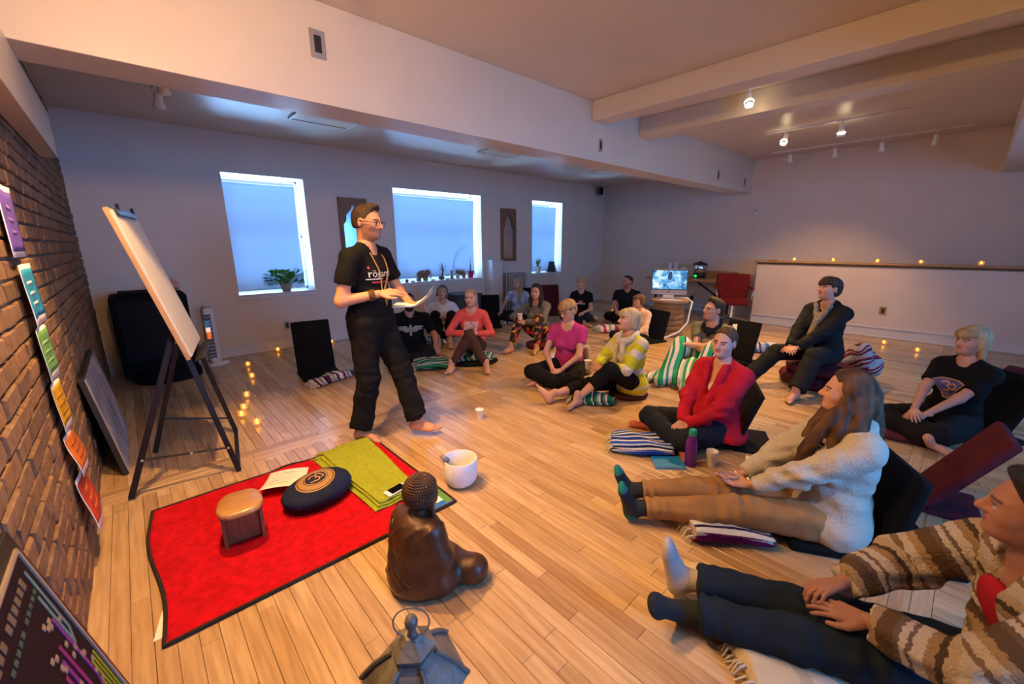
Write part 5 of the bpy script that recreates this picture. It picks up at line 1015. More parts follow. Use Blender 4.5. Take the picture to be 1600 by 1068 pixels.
# ---- red office chair
oc0 = np.array([8.28, 2.92, 0]); t = thing('office_chair', 'dark red upholstered swivel armchair with chrome arms', 'chair', tuple(oc0)); M_redf = mat('dark_red_wool', (.155, .012, .012), .85, var=.2, bump=.3, bscale=150); oR = rotz(math.radians(205))     # local +x is forward
def ol(x, y, z): return oc0+oR@np.array([x, y, z])
MB().box(ol(.02, 0, .435), (.50, .50, .11), oR, .045).build('seat', M_redf, t)
U, V = np.meshgrid(np.linspace(-1, 1, 16), np.linspace(0, 1, 12), indexing='ij'); Bk = np.stack([-.24-.10*V+.05*U**2, .29*U*(.86+.14*np.sin(V*2.2)), .44+.47*V], -1)@oR.T+oc0; MB().sheet(Bk, .06).build('backrest', M_redf, t, True)
for s_ in (-1, 1):
    MB().tube([ol(.20, s_*.27, .47), ol(.23, s_*.29, .60), ol(.16, s_*.30, .655), ol(-.2, s_*.30, .65)], .013, 8).build('chrome_arm', M_chr, t, True); MB().box(ol(-.02, s_*.30, .678), (.30, .055, .035), oR, .014).build('arm_pad', M_redf, [o for o in t.children if o.name.startswith('chrome_arm')][-1]); MB().tube([ol(.20, s_*.27, .47), ol(-.22, s_*.29, .455)], .013, 8).build('side_rail', M_chr, t, True)
MB().tube([ol(0, 0, .09), ol(0, 0, .39)], .028, 12).build('gas_column', M_chr, t); MB().box(ol(0, 0, .375), (.22, .18, .03), oR, .006).build('seat_plate', M_black, t)
for k in range(5):
    a = k*2*PI/5+.3; MB().tube([ol(0, 0, .105), ol(.28*math.cos(a), .28*math.sin(a), .07)], [.024, .014], 8).build('base_spoke', M_chr, t); MB().lathe([(.0, -.014), (.026, -.012), (.028, 0), (.026, .012), (0, .014)], ol(.28*math.cos(a), .28*math.sin(a), .029), 14, rotx(PI/2)).build('caster', M_black, t, True)
# ---- cushions of the woman in black
def zafu(c, r_, h_, lab, m, sx=1, sy=1, rz=0, nm='round_cushion'):
    s = SDF(.02); R = rotz(rz); c = np.array(c, float); s.ell(c+[0, 0, h_/2], (r_*sx, r_*sy, h_*.56), R); s.ell(c+[0, 0, h_*.3], (r_*sx*.97, r_*sy*.97, h_*.4), R); s.ell(c+[0, 0, h_*.7], (r_*sx*.97, r_*sy*.97, h_*.36), R)
    v, f = s.mesh(.014, lambda P: .003*np.sin(np.arctan2(P[:, 1]-c[1], P[:, 0]-c[0])*30)*np.clip((np.hypot(P[:, 0]-c[0], P[:, 1]-c[1])/r_-.75)*6, 0, 1)); v[:, 2] = np.clip(v[:, 2], c[2]+.001, c[2]+h_)
    t = thing(nm, lab, 'cushion', tuple(c)); raw('cushion_cover', v, f, m, t, True); a = np.linspace(0, 2*PI, 40)[:-1]; MB().tube(np.c_[np.stack([r_*sx*1.0*np.cos(a), r_*sy*1.0*np.sin(a)], 1)@R[:2, :2].T+c[:2], np.full(39, c[2]+h_*.5)], .006, 6, closed=True).build('piping', m, t, True); return t
zafu((5.36, .92, 0), .36, .13, 'wide burgundy floor cushion, lowest of the stack under the woman in black', M_burg, 1.15, 1.0, .5, 'floor_cushion')
zafu((5.36, .92, .131), .31, .10, 'burgundy round cushion on top of the stack under the woman in black', M_burg, 1.1, 1.0, .5)
zafu((4.45, .12, 0), .30, .07, 'flat burgundy cushion under the legs of the blonde woman', M_burg, 1.2, .9, 2.4, 'floor_cushion')
zafu((3.52, 2.12, 0), .17, .05, 'small brown cushion under the woman in yellow', mat('brown_canvas', (.07, .02, .018), .85), 1.1, .9, 2.4)
zafu((3.44, 2.92, 0), .22, .05, 'flat black cushion under the woman in the magenta tee', M_fabblk, 1.1, 1, 2.4)
zafu((4.35, 4.12, 0), .20, .09, 'burgundy cushion under the woman in floral leggings', M_burg, 1.1, 1, 2.4)
zafu((3.13, 4.16, 0), .26, .045, 'black cushion under the striped blanket of the woman in coral', M_fabblk, 1.15, .8, -.6)
# tartan blanket heap behind the woman in black
s = SDF(.04); s.ell((5.78, .66, .27), (.17, .12, .15), rotz(.4)); s.ell((5.86, .60, .18), (.13, .14, .15)); s.ell((5.74, .74, .16), (.12, .12, .14)); v, f = s.mesh(.012, lambda P: .010*wob(P, 26, 9)+.004*wob(P, 60, 3)); v[:, 2] = np.maximum(v[:, 2], .002)
ST['tartan'] = [(0, (.40, .38, .40)), (.25, (.09, .02, .03)), (.36, (.30, .02, .04)), (.5, (.5, .48, .5)), (.62, (.03, .03, .05)), (.7, (.32, .02, .05)), (.82, (.42, .4, .42))]
t = thing('bunched_blanket', 'red and grey patterned blanket bunched behind the woman in black', 'blanket', (5.78, .66, 0)); raw('bunched_cloth', v, f, stripe_mat('blanket_tartan', ST['tartan'], 9, bump=.6, bscale=120), t, True, attrs={'st': v[:, 2]*.8+v[:, 1]*.5+.03*wob(v, 20, 4)+1})
# ================================================================== people
M_skin = attr_mat('skin', .52, bump=.05, bscale=200, sss=.12, spec=.3); M_hair = attr_mat('hair', .55, spec=.25, bump=.45, bscale=60, stretch=(9, 9, 1.2))
def seg_d(P, a, b):
    ba = b-a; h = np.clip(((P-a)@ba)/(ba@ba+1e-12), 0, 1); return np.linalg.norm(P-a-h[:, None]*ba, axis=1), h
def ik(a, c, l1, l2, pole):
    a, c = np.array(a, float), np.array(c, float); d = c-a; D = np.linalg.norm(d); u = d/(D+1e-9)
    D2 = min(D, (l1+l2)*.998); 
    if D > D2: c = a+u*D2
    x = (l1*l1-l2*l2+D2*D2)/(2*D2); h = math.sqrt(max(l1*l1-x*x, 0)); p = np.array(pole, float); p = p-u*(p@u); p = vnorm(p); return a+u*x+p*h, c
def head_sdf(s, Hc, RH, k, male):
    q = lambda x, y, z: Hc+RH@(np.array([x, y, z])*k)
    e = lambda c, r, kk=.02, **a: s.ell(q(*c), np.array(r)*k, RH, kk, **a)
    e((0, -.012, .032), (.073, .094, .083), .0); e((0, .02, -.035), (.060 if not male else .063, .070, .072), .035); e((0, .05, -.075), (.036 if not male else .042, .036, .032), .03)
    e((0, .066, .018), (.050, .022, .016), .025); e((.037, .052, -.018), (.024, .028, .026), .025); e((-.037, .052, -.018), (.024, .028, .026), .025)
    for sx in (-1, 1): s.ball(q(sx*.031, .092, .004), .013*k, .014*k, sub=True)
    s.cone(q(0, .084, .014), q(0, .107, -.020), .0085*k, .0125*k, .010*k); 
    for sx in (-1, 1): s.ball(q(sx*.012, .094, -.024), .0085*k, .008*k)
    e((0, .083, -.046), (.022, .014, .0055), .006); e((0, .081, -.056), (.019, .014, .006), .006); e((0, .074, -.082), (.018, .018, .016), .018)
    for sx in (-1, 1):
        s.ball(q(sx*.031, .0755, .004), .0138*k, .003*k)
        e((sx*.074, -.010, -.002), (.009, .018, .030), .008); s.ball(q(sx*.080, -.006, .004), .009*k, .006*k, sub=True)
def head_colors(v, Hc, RH, k, skin, lip, brow, beard=None, hairc=None, stubble=0):
    L = ((v-Hc)@RH)/k; c = np.tile(np.array(skin, float), (len(v), 1)); x, y, z = L.T; ax = np.abs(x)
    c *= (1+.10*np.exp(-((z+.02)/.03)**2)*(y > .04))[:, None]*np.array([1, .96, .94])**(np.exp(-((z+.02)/.025)**2)*(y > .05))[:, None]
    m = ((ax/.024)**2+((z+.051)/.0105)**2 < 1) & (y > .07); c[m] = lip
    m = (np.abs(ax-.031) < .021) & (np.abs(z-.0240+.03*(ax-.031)) < .0048) & (y > .05); c[m] = brow
    d = np.sqrt((ax-.031)**2+(z-.003)**2); m = (((ax-.031)/.0145)**2+((z-.003)/.0080)**2 < 1) & (y > .06); c[m] = (.62, .58, .55); c[(d < .0062) & (y > .06)] = (.035, .022, .015)
    m = (((ax-.031)/.017)**2+((z-.009)/.004)**2 < 1) & (y > .06); c[m] = np.array(brow)*.5+np.array(skin)*.25
    if beard is not None:
        m = (z < -.036+.62*np.clip(ax-.022, 0, 1)) & (y > -.005) & (z > -.125) & ~(((ax/.02)**2+((z+.051)/.009)**2 < 1) & (y > .06)) & ~((z > -.036) & (ax < .012)); c[m] = c[m]*(1-stubble)+np.array(beard)*stubble
    return c
def hand_sdf(s, w, d, nrm, side, k, curl=.4, spread=.06, thumb=.5):
    """w wrist, d finger direction, nrm back-of-hand normal, side +1 left / -1 right hand"""
    d = vnorm(d); n = vnorm(np.array(nrm)-d*(np.array(nrm)@d)); x = np.cross(d, n)*(-side)     # x points to the thumb side
    pl = .085*k
    for i, (ox, L, r) in enumerate(((.030, .072, .0088), (.0105, .080, .0092), (-.009, .074, .0088), (-.027, .058, .0078))):
        b = w+x*ox*k+d*(pl-.006*abs(i-1)*k); s.cone(w+x*ox*.55*k+d*.012*k, b, .0135*k, .0115*k, .010*k)
        a = curl*.75; p = b; dd = vnorm(d+x*(spread*(1.5-i)))
        for j, fr in enumerate((.45, .31, .24)):
            ang = a*(.75 if j == 0 else 1.0); dd = vnorm(dd*math.cos(ang)-n*math.sin(ang)+0*x); e = p+dd*L*fr*k; s.cone(p, e, r*(1-.08*j)*k, r*(.94-.10*j)*k, .0025*k); p = e; nn = vnorm(n*math.cos(ang)+d*0); n_ = vnorm(np.cross(np.cross(dd, x), dd)) if 0 else None
            n = vnorm(n-dd*(n@dd))
        n = vnorm(np.array(nrm)-d*(np.array(nrm)@d))
    t0 = w+x*.026*k+d*.022*k-n*.004*k; t1 = t0+(x*.60+d*.75-n*.25*thumb)*.036*k; t2 = t1+vnorm(x*.18+d*1-n*.35*thumb)*.030*k; t3 = t2+vnorm(d-n*.4*thumb-x*.12)*.024*k
    s.cone(t0, t1, .0145*k, .0115*k, .010*k); s.cone(t1, t2, .0108*k, .0098*k, .004*k); s.cone(t2, t3, .0098*k, .0078*k, .003*k)
    s.cone(w-d*.03*k, w+d*.02*k, .0215*k, .021*k, .012*k, flat=(n, .72))
def foot_sdf(s, a, toe, up, side, k, sock=0.0):
    toe = vnorm(toe); up = vnorm(np.array(up)-toe*(np.array(up)@toe)); x = np.cross(toe, up)*side*-1        # x to the big-toe side
    g = sock; q = lambda f_, l_, u_: a+(toe*f_+x*l_+up*u_)*k
    s.ball(q(-.035, 0, -.045), .030*k+g, .02); s.cone(q(0, 0, .01), q(-.02, 0, -.035), .036*k+g, .033*k+g, .02); s.cone(q(-.01, 0, -.02), q(.115, .008, -.055), .035*k+g, .024*k+g, .025); s.cone(q(-.03, -.01, -.052), q(.11, -.022, -.062), .024*k+g, .019*k+g, .02)
    if sock > 0: s.ell(q(.135, .0, -.058), np.array((.042, .042, .021))*k+g, np.stack([toe, x, up], 1), .02)
    else:
        for i, (l_, L, r) in enumerate(((.026, .052, .0125), (.008, .048, .0095), (-.007, .042, .009), (-.020, .036, .0085), (-.031, .028, .008))): s.cone(q(.115-.008*i, l_*.9, -.060), q(.115-.008*i+L, l_, -.064), r*1.1*k, r*k, .005)
    s.cone(q(0, 0, .0), q(0, 0, .05), .034*k+g, .036*k+g, .01)
def knit(P, f): return np.sin(P[:, 0]*f)*np.sin(P[:, 1]*f)*np.sin(P[:, 2]*f)
def person(lab, hip, face, s=1.0, male=False, fat=1.0, lean=(-6, 10), side=0, shy=0, head=(0, 0, 0), neckf=.02,
           hL=None, hR=None, eL=None, eR=None, fL=None, fR=None, kL=None, kR=None, toeL=None, toeR=None, upL=None, upR=None,
           skin=(.52, .27, .17), lip=(.42, .13, .11), brow=(.09, .05, .03), beard=None, stubble=0, hair=None, hairc=(.08, .04, .02), hairc2=None,
           top=None, bottom=None, socks=None, hd=(None, None, None, None), curl=(.45, .45), h=1.0, glasses=None, feet=True, breast=1.0, extra=None, lk=1.0):
    hip = np.array(hip, float); a = math.radians(face); F = np.array([math.cos(a), math.sin(a), 0]); Lf = np.array([-math.sin(a), math.cos(a), 0]); Z = np.array([0, 0, 1.]); o2 = np.array([hip[0], hip[1], 0])
    loc = lambda p: o2+F*p[0]+Lf*p[1]+Z*p[2]; vec = lambda p: F*p[0]+Lf*p[1]+Z*p[2]
    sl = math.radians(side); l1, l2 = math.radians(lean[0]), math.radians(lean[1])
    u1 = vnorm(Z*math.cos(l1)+F*math.sin(l1)+Lf*math.sin(sl)); u2 = vnorm(Z*math.cos(l2)+F*math.sin(l2)+Lf*math.sin(sl)*1.3)
    tw = math.radians(shy); LT = vnorm(Lf*math.cos(tw)-F*math.sin(tw)); LT = vnorm(LT-u2*(LT@u2)); FT = np.cross(LT, u2)
    W = hip+u1*.20*s; C = W+u2*.295*s; sw = (.185 if male else .160)*s*(1+.25*(fat-1)); hw_ = .088*s
    R1 = np.stack([F, Lf, Z], 1); RT = np.stack([FT, LT, u2], 1)
    hy, hp, hr = [math.radians(v) for v in head]; hf = vnorm(F*math.cos(hy)+Lf*math.sin(hy)); hfp = vnorm(hf*math.cos(hp)+Z*math.sin(hp)); hx = vnorm(np.cross(hfp, Z)); hz = np.cross(hx, hfp); hx, hz = hx*math.cos(hr)+hz*math.sin(hr), hz*math.cos(hr)-hx*math.sin(hr)
    RH = np.stack([hx, hfp, hz], 1); k = s*(1.0 if male else .96); Hc = C+u2*.062*s+Z*.105*s+FT*neckf*s
    shL, shR = C-u2*.066*s+LT*sw, C-u2*.066*s-LT*sw
    ua, fa_ = .285*s, .250*s; ul, ll = .425*s*lk, .415*s*lk
    hL = loc(hL) if hL is not None else shL-Z*.5*s; hR = loc(hR) if hR is not None else shR-Z*.5*s
    elL, hL = ik(shL, hL, ua, fa_, vec(eL) if eL is not None else LT*.6-Z*.7-F*.4); elR, hR = ik(shR, hR, ua, fa_, vec(eR) if eR is not None else -LT*.6-Z*.7-F*.4)
    hpL, hpR = hip+Lf*hw_, hip-Lf*hw_; fL = loc(fL); fR = loc(fR)
    knL, fL = ik(hpL, fL, ul, ll, vec(kL) if kL is not None else F+Z); knR, fR = ik(hpR, fR, ul, ll, vec(kR) if kR is not None else F+Z)
    fm = fat; A_ = (1 if male else .86)*s*(.82+.18*fm); G_ = (1 if male else 1.04)*s*(.7+.3*fm)
    # ---------------- torso pieces shared by body and clothes
    def torso(S_, t, low=True):
        S_.ell(hip+u1*.02*s, np.array((.112*fm, .155*(.6+.4*fm) if male else .168*(.6+.4*fm), .105))*s+t, R1, .04)
        S_.ell(hip+u1*.13*s+F*.012*s*fm, np.array((.103*fm, .138*fm if male else .132*fm, .115))*s+t, R1, .06)
        S_.ell(W+u2*.11*s, np.array((.108*(.7+.3*fm), .158*(.75+.25*fm) if male else .140*(.75+.25*fm), .150))*s+t, RT, .06)
        S_.cone(shL-LT*.02*s, shR+LT*.02*s, .050*s*(.85+.15*fm)+t*.8, .050*s*(.85+.15*fm)+t*.8, .06)
        for sh in (shL, shR): S_.cone(C+u2*.012*s, sh+(C-sh)*.25, .045*s+t*.8, .040*s+t*.8, .04)
        if not male:
            for sg in (-1, 1): S_.ball(W+u2*.105*s+FT*(.078+.012*fm)*s+LT*sg*.070*s, (.056*breast*(.8+.2*fm))*s+t, .035)
    def arm(S_, sh, el, ha, t, t1=None, upto=2.0, cuff=True):
        t1 = t if t1 is None else t1; r0, r1, r2 = .048*A_, .040*A_, .026*A_
        if upto >= 1: S_.cone(sh, el, r0+t, r1+t, .025)
        else: S_.cone(sh, sh+(el-sh)*upto, r0+t, (r0+(r1-r0)*upto)+t1, .025, capb=0)
        if upto > 1: u = upto-1; e = el+(ha-el)*u; S_.cone(el, e, r1+t, (r1+(r2-r1)*u)+t1, .02, capb=0 if cuff else None)
    def leg(S_, hp_, kn, an, t, t1=None, upto=2.0, fl=0):
        t1 = t if t1 is None else t1; r0, r1, r2, r3 = .086*G_, .060*G_, .057*G_, .036*G_
        S_.cone(hp_, kn, r0+t, r1+t, .035)
        if upto > 1: u = upto-1; e = kn+(an-kn)*u; m = kn+(an-kn)*min(.3, u); S_.cone(kn, m, r1+t*1.0-.002, r2+t, .02); S_.cone(m, e, r2+t, r2+(r3-r2)*(u-.3)/.7+t1+fl, .02, capb=0)
    base = np.array([hip[0], hip[1], 0.0]); hb = .014 if h > .8 else .012
    B = SDF(.03); torso(B, 0); arm(B, shL, elL, hL, 0, cuff=False); arm(B, shR, elR, hR, 0, cuff=False); leg(B, hpL, knL, fL, -.008); leg(B, hpR, knR, fR, -.008)
    B.cone(C-u2*.03*s, Hc-hz*.06*k-hfp*.015*k, .054*s if male else .047*s, .050*s if male else .043*s, .03)
    parts = [B.mesh(hb)]
    HS = SDF(.02); HS.cone(C-u2*.02*s, Hc-hz*.05*k-hfp*.018*k, .057*s if male else .049*s, .054*s if male else .046*s, .02); head_sdf(HS, Hc, RH, k, male); parts.append(HS.mesh(.0058*h))
    nfw, nfn = len(parts), 0
    for ha, el, sg, dd, nn, cu in ((hL, elL, 1, hd[0], hd[1], curl[0]), (hR, elR, -1, hd[2], hd[3], curl[1])):
        d_ = vec(dd) if dd is not None else vnorm(ha-el); n_ = vec(nn) if nn is not None else Z
        S_ = SDF(.01); hand_sdf(S_, ha, d_, n_, sg, s*(1.0 if male else .93), cu); parts.append(S_.mesh(.0052*h))
    feet_m = []
    for an, kn, sg, td, up_ in ((fL, knL, 1, toeL, upL), (fR, knR, -1, toeR, upR)):
        t_ = vec(td) if td is not None else F; u_ = vec(up_) if up_ is not None else vnorm(kn-an)
        S_ = SDF(.015); foot_sdf(S_, an, t_, u_, sg, s*(1.03 if male else .95)); 
        if socks is None: parts.append(S_.mesh(.0068*h))
        S2 = SDF(.015); foot_sdf(S2, an, t_, u_, sg, s*(1.03 if male else .95), .004); S2.cone(an, an+(kn-an)*.22, .040*s, .045*s, .01, capb=0); feet_m.append((S2, an, t_, u_))
    V, Fc, T = join_meshes(parts); V[:, 2] = np.maximum(V[:, 2], .002); Cc = np.tile(np.array(skin, float), (len(V), 1)); Cc[T == 1] = head_colors(V[T == 1], Hc, RH, k, skin, lip, brow, beard, hairc, stubble)
    po = raw('person', V, Fc, M_skin, None, True, off=base, attrs={'Col': Cc}); tag(po, lab, 'person')
    J = dict(hip=hip, W=W, C=C, u1=u1, u2=u2, F=F, Lf=Lf, LT=LT, FT=FT, RT=RT, Hc=Hc, RH=RH, k=k, s=s, shL=shL, shR=shR, elL=elL, elR=elR, hL=hL, hR=hR, knL=knL, knR=knR, fL=fL, fR=fR, base=base, person=po, loc=loc, vec=vec)
    def arm_near(P):
        da = np.minimum(np.minimum(seg_d(P, shL, elL)[0], seg_d(P, elL, hL)[0]), np.minimum(seg_d(P, shR, elR)[0], seg_d(P, elR, hR)[0])); return da
    def spine_d(P): return np.minimum(seg_d(P, hip, W)[0], seg_d(P, W, C)[0])-.10*s
    def stcoord(P):
        d = np.stack([seg_d(P, shL, elL)[0], seg_d(P, elL, hL)[0], seg_d(P, shR, elR)[0], seg_d(P, elR, hR)[0], spine_d(P)+.03], 1); i = d.argmin(1); out = np.zeros(len(P))
        hs = [seg_d(P, a_, b_)[1]*L_+o_ for a_, b_, L_, o_ in ((shL, elL, ua, .04), (elL, hL, fa_, ua+.04), (shR, elR, ua, .04), (elR, hR, fa_, ua+.04))]
        for j in range(4): out[i == j] = hs[j][i == j]
        m = i == 4; out[m] = ((C-P[m])@u2); return out+2.0
    # ---------------- clothes
    if bottom:
        S_ = SDF(.035); t = bottom.get('t', .010); S_.ell(hip+u1*.0*s, np.array((.112*fm, .158*(.6+.4*fm), .100))*s+t, R1, .04)
        if bottom.get('high', True): S_.ell(hip+u1*.09*s, np.array((.100*fm, .140*fm, .09))*s+t*.6, R1, .05)
        leg(S_, hpL, knL, fL, t, bottom.get('t1', t), bottom.get('upto', 1.93), bottom.get('flare', 0)); leg(S_, hpR, knR, fR, t, bottom.get('t1', t), bottom.get('upto', 1.93), bottom.get('flare', 0))
        wr = bottom.get('wr', .004); kn2 = (knL, knR)
        def dis(P):
            g = wr*wob(P, 24, 5)+wr*.6*wob(P, 55, 8)
            for kn, hp_, an in ((knL, hpL, fL), (knR, hpR, fR)):
                dk = np.linalg.norm(P-kn, axis=1); ax = vnorm(an-hp_); g = g+wr*.9*np.exp(-(dk/.12)**2)*np.sin((P-kn)@ax*95)
                da = np.linalg.norm(P-an, axis=1); ax2 = vnorm(an-kn); g = g+wr*bottom.get('bunch', .5)*np.exp(-(da/.12)**2)*np.sin((P-an)@ax2*140)
            return g
        v, f = S_.mesh((.0105 if h > .8 else .009), dis); v[:, 2] = np.maximum(v[:, 2], .003); v = smooth_v(v, f, 1, .35); J['legs_o'] = raw(bottom.get('name', 'trousers'), v, f, bottom['m'], po, True, off=base, attrs={'st': stcoord(v)})
    if socks:
        for (S2, an, t_, u_), sfn in zip(feet_m, socks if isinstance(socks, tuple) else (socks, socks)):
            v, f = S2.mesh(.0075*h); v[:, 2] = np.maximum(v[:, 2], .002); v = smooth_v(v, f, 1, .3); q = (v-an)@np.stack([t_, np.cross(u_, t_), u_], 1); raw('sock', v, f, M_sock, po, True, off=base, attrs={'Col': sfn(q/s)})
    if top:
        t = top.get('t', .012); S_ = SDF(.035); torso(S_, t); sv = top.get('sleeve', .55); ts = top.get('ts', t+.004)
        arm(S_, shL, elL, hL, ts, top.get('cuff', ts), sv); arm(S_, shR, elR, hR, ts, top.get('cuff', ts), sv)
        if top.get('skirt'): S_.ell(hip-u1*.02*s, np.array((.135*fm, .185*fm, .10))*s+t, R1, .05)
        if top.get('collar'):
            cr = top['collar']
            for i in range(9): an = PI*(i/8*1.3+.5-.15)+PI*0; p = C+u2*.02*s+(-FT*math.cos((i-4)*.38)+LT*math.sin((i-4)*.38)*1.0)*.075*s; S_.ball(p, cr*s, .02)
        nk = top.get('neck', .058); S_.cone(C-u2*.004*s+FT*.02*s, C+u2*.14*s+FT*.03*s, nk*s, (nk+.03)*s, .008, sub=True)
        vn = top.get('v', 0)
        if vn: S_.cone(C+FT*.085*s+u2*.03*s, C+FT*(.125+.03*vn)*s-u2*vn*.30*s, .052*s*(1 if vn < .6 else 1.25), .008*s, .008, sub=True)
        hem = hip+u1*top.get('hem', .02)*s; wr = top.get('wr', .0035)
        def clip(P): g = -((P-hem)@u1); return np.where(arm_near(P)-.07*s < np.maximum(spine_d(P), 0)*.8, -1.0, g)
        def dis(P):
            g = wr*wob(P, 21, 2)+wr*.6*wob(P, 48, 6)
            for el in (elL, elR): de = np.linalg.norm(P-el, axis=1); g = g+wr*1.0*np.exp(-(de/.10)**2)*np.sin(P@vnorm([.3, .5, .8])*110)
            dw = (P-W)@u1; g = g+wr*.9*np.exp(-(dw/.09)**2)*np.sin(dw*75+3*np.sin((P-W)@LT*9))
            if top.get('knit'): g = g+.0011*np.sin(stcoord(P)*2*PI*62)*np.sin((P@LT)*2*PI*46+(P@FT)*70)
            return g
        v, f = S_.mesh(top.get('h', .0105 if h > .8 else .0085), dis, clip); v[:, 2] = np.maximum(v[:, 2], .004); v = smooth_v(v, f, 1, .3)
        J['top'] = raw(top.get('name', 'shirt'), v, f, top['m'], po, True, off=base, attrs={'st': stcoord(v)}); J['tree'] = BVHTree.FromPolygons(v.tolist(), [list(map(int, q)) for q in f])
    if hair: J['hair'] = hair(J, hairc, hairc2 or hairc, h)
    if glasses:
        q = lambda x, y, z: Hc+RH@(np.array([x, y, z])*k); g = MB()
        for sx in (-1, 1):
            ce = q(sx*.033, .104, .001); an = np.linspace(0, 2*PI, 17)[:-1]; g.tube([ce+RH@(np.array([.024*math.copysign(abs(math.cos(x))**.6, math.cos(x)), -.006*abs(math.cos(x)), .0155*math.copysign(abs(math.sin(x))**.6, math.sin(x))])*k) for x in an], .0021*k, 5, closed=True)
            g.tube([q(sx*.057, .098, .008), q(sx*.074, .05, .010), q(sx*.081, -.005, .010)], .0022*k, 5)
        g.tube([q(-.010, .108, .004), q(0, .111, .006), q(.010, .108, .004)], .002*k, 5); g.build('glasses', glasses, po, off=base) if 0 else raw('glasses', np.concatenate(g.v), g.f, glasses, po, False, off=base)
    return J
M_sock = attr_mat('sock_knit', .9, bump=.3, bscale=250)
def pc(J, name, v, f, m, smooth=True, attrs=None): return raw(name, v, f, m, J['person'], smooth, off=J['base'], attrs=attrs)
# ---------------- hair
def hair_mesh(J, S_, clipf, c1, c2, h, dispf=.002, freq=150, hh=.0078, nz=0.0, taper=.010):
    Hc, RH, k = J['Hc'], J['RH'], J['k']
    def dis(P):
        L = ((P-Hc)@RH)/k; th = np.arctan2(L[:, 0], -L[:, 1]+.0); g = dispf*np.sin(th*freq*.14+8*L[:, 2]+2*np.sin(L[:, 2]*25))+dispf*.7*np.sin(L[:, 0]*freq+L[:, 1]*freq*.6+1.5*np.sin(L[:, 2]*40))
        if clipf is not None and taper: g = g+taper*np.exp(np.clip(clipf(L), -1, 0)/.016)
        if nz: g = g+nz*wob(P, 60, 4)+nz*.7*wob(P, 110, 7)
        return g
    v, f = S_.mesh(hh*h, dis, (lambda P: clipf(((P-Hc)@RH)/k)*k) if clipf else None); v[:, 2] = np.maximum(v[:, 2], .01); v = smooth_v(v, f, 1, .25)
    L = ((v-Hc)@RH)/k; w_ = np.clip(.5+.5*wob(v*np.array([1, 1, .25]), 90, 3), 0, 1)[:, None]; return pc(J, 'hair', v, f, M_hair, True, {'Col': np.array(c1)*(1-w_)+np.array(c2)*w_})
def skull(S_, J, t, kk=.0):
    Hc, RH, k = J['Hc'], J['RH'], J['k']; S_.ell(Hc+RH@(np.array([0, -.012, .032])*k), (np.array((.073, .094, .083))+t)*k, RH, kk); S_.ell(Hc+RH@(np.array([0, -.035, -.01])*k), (np.array((.066, .066, .07))+t)*k, RH, .02)
def short_hair(t=.010, zmin=-.055, line=.012, quiff=0.0, bangs=False, part=0.0):
    def b(J, c1, c2, h):
        S_ = SDF(.02); skull(S_, J, t); Hc, RH, k = J['Hc'], J['RH'], J['k']; q = lambda *p: Hc+RH@(np.array(p)*k)
        if quiff: S_.ell(q(0, .045, .10), np.array((.052, .045, .020+quiff))*k, RH, .03)
        if bangs: S_.ell(q(.01, .062, .055), np.array((.064, .036, .040))*k, RH, .025)
        def cl(L):
            x, y, z = L.T; yl = line+.55*z+.0*x
            if bangs: yl = np.where(z > .030+.25*np.maximum(-x, 0), .2, yl)
            g = np.maximum(y-yl, zmin-z-.12*np.clip(-y, 0, 1)+.0*x); ear = .030-np.sqrt(((np.abs(x)-.078)/1.2)**2+(y+.004)**2+(z+.006)**2); return np.maximum(g, ear)
        return hair_mesh(J, S_, cl, c1, c2, h, .0014, taper=t*.95)
    return b
def bob_hair(t=.016, zlow=-.10, wide=.0, bangs=True, vol=0.0, line=.022):
    def b(J, c1, c2, h):
        S_ = SDF(.03); skull(S_, J, t); Hc, RH, k = J['Hc'], J['RH'], J['k']; q = lambda *p: Hc+RH@(np.array(p)*k)
        for sx in (-1, 1): S_.cone(q(sx*.062, -.02, .03), q(sx*(.070+wide), -.022, zlow+.03), .030*k, .026*k, .03)
        S_.cone(q(0, -.06, .02), q(0, -.062-wide, zlow+.03), .055*k, .05*k, .03)
        if bangs: S_.ell(q(.008, .060, .056), np.array((.066, .038, .042))*k, RH, .025)
        if vol: S_.ell(q(0, -.03, .07), np.array((.085, .09, .06+vol))*k, RH, .03)
        def cl(L):
            x, y, z = L.T; yl = np.where(np.abs(x) > .050, .034, line+.55*z)
            if bangs: yl = np.where(z > .028+.2*np.maximum(-x, 0), .2, yl)
            return np.maximum(y-yl, zlow-z)
        return hair_mesh(J, S_, cl, c1, c2, h, .002)
    return b
def long_hair(paths, t=.012, bangs=False, freq=150, nz=0.0, line=.016, r=.020):
    """paths: polylines in head space (x right, y front, z up; metres) the locks follow"""
    def b(J, c1, c2, h):
        S_ = SDF(.02); skull(S_, J, t); Hc, RH, k, s = J['Hc'], J['RH'], J['k'], J['s']; q = lambda p: Hc+RH@(np.array(p)*k)
        for sx in (-1, 1): S_.cone(q((sx*.064, -.02, .03)), q((sx*.068, -.03, -.06)), .026*k, .026*k, .025)
        S_.cone(q((0, -.055, .02)), q((0, -.07, -.08)), .055*k, .05*k, .03)
        if bangs: S_.ell(q((.008, .060, .056)), np.array((.066, .038, .042))*k, RH, .025)
        lock = []
        for pts, r0, r1 in paths:
            for i in range(len(pts)-1):
                a_ = r0+(r1-r0)*i/(len(pts)-1); b_ = r0+(r1-r0)*(i+1)/(len(pts)-1); S_.cone(q(pts[i]), q(pts[i+1]), a_*k, b_*k, .018)
        def cl(L):
            x, y, z = L.T; yl = np.where(np.abs(x) > .052, .036, line+.55*z); yl = np.where(z < -.055, .4, yl)
            if bangs: yl = np.where(z > .028+.2*np.maximum(-x, 0), .2, yl)
            return y-yl
        return hair_mesh(J, S_, cl, c1, c2, h, .0028, freq, .0085, nz, taper=.006)
    return b
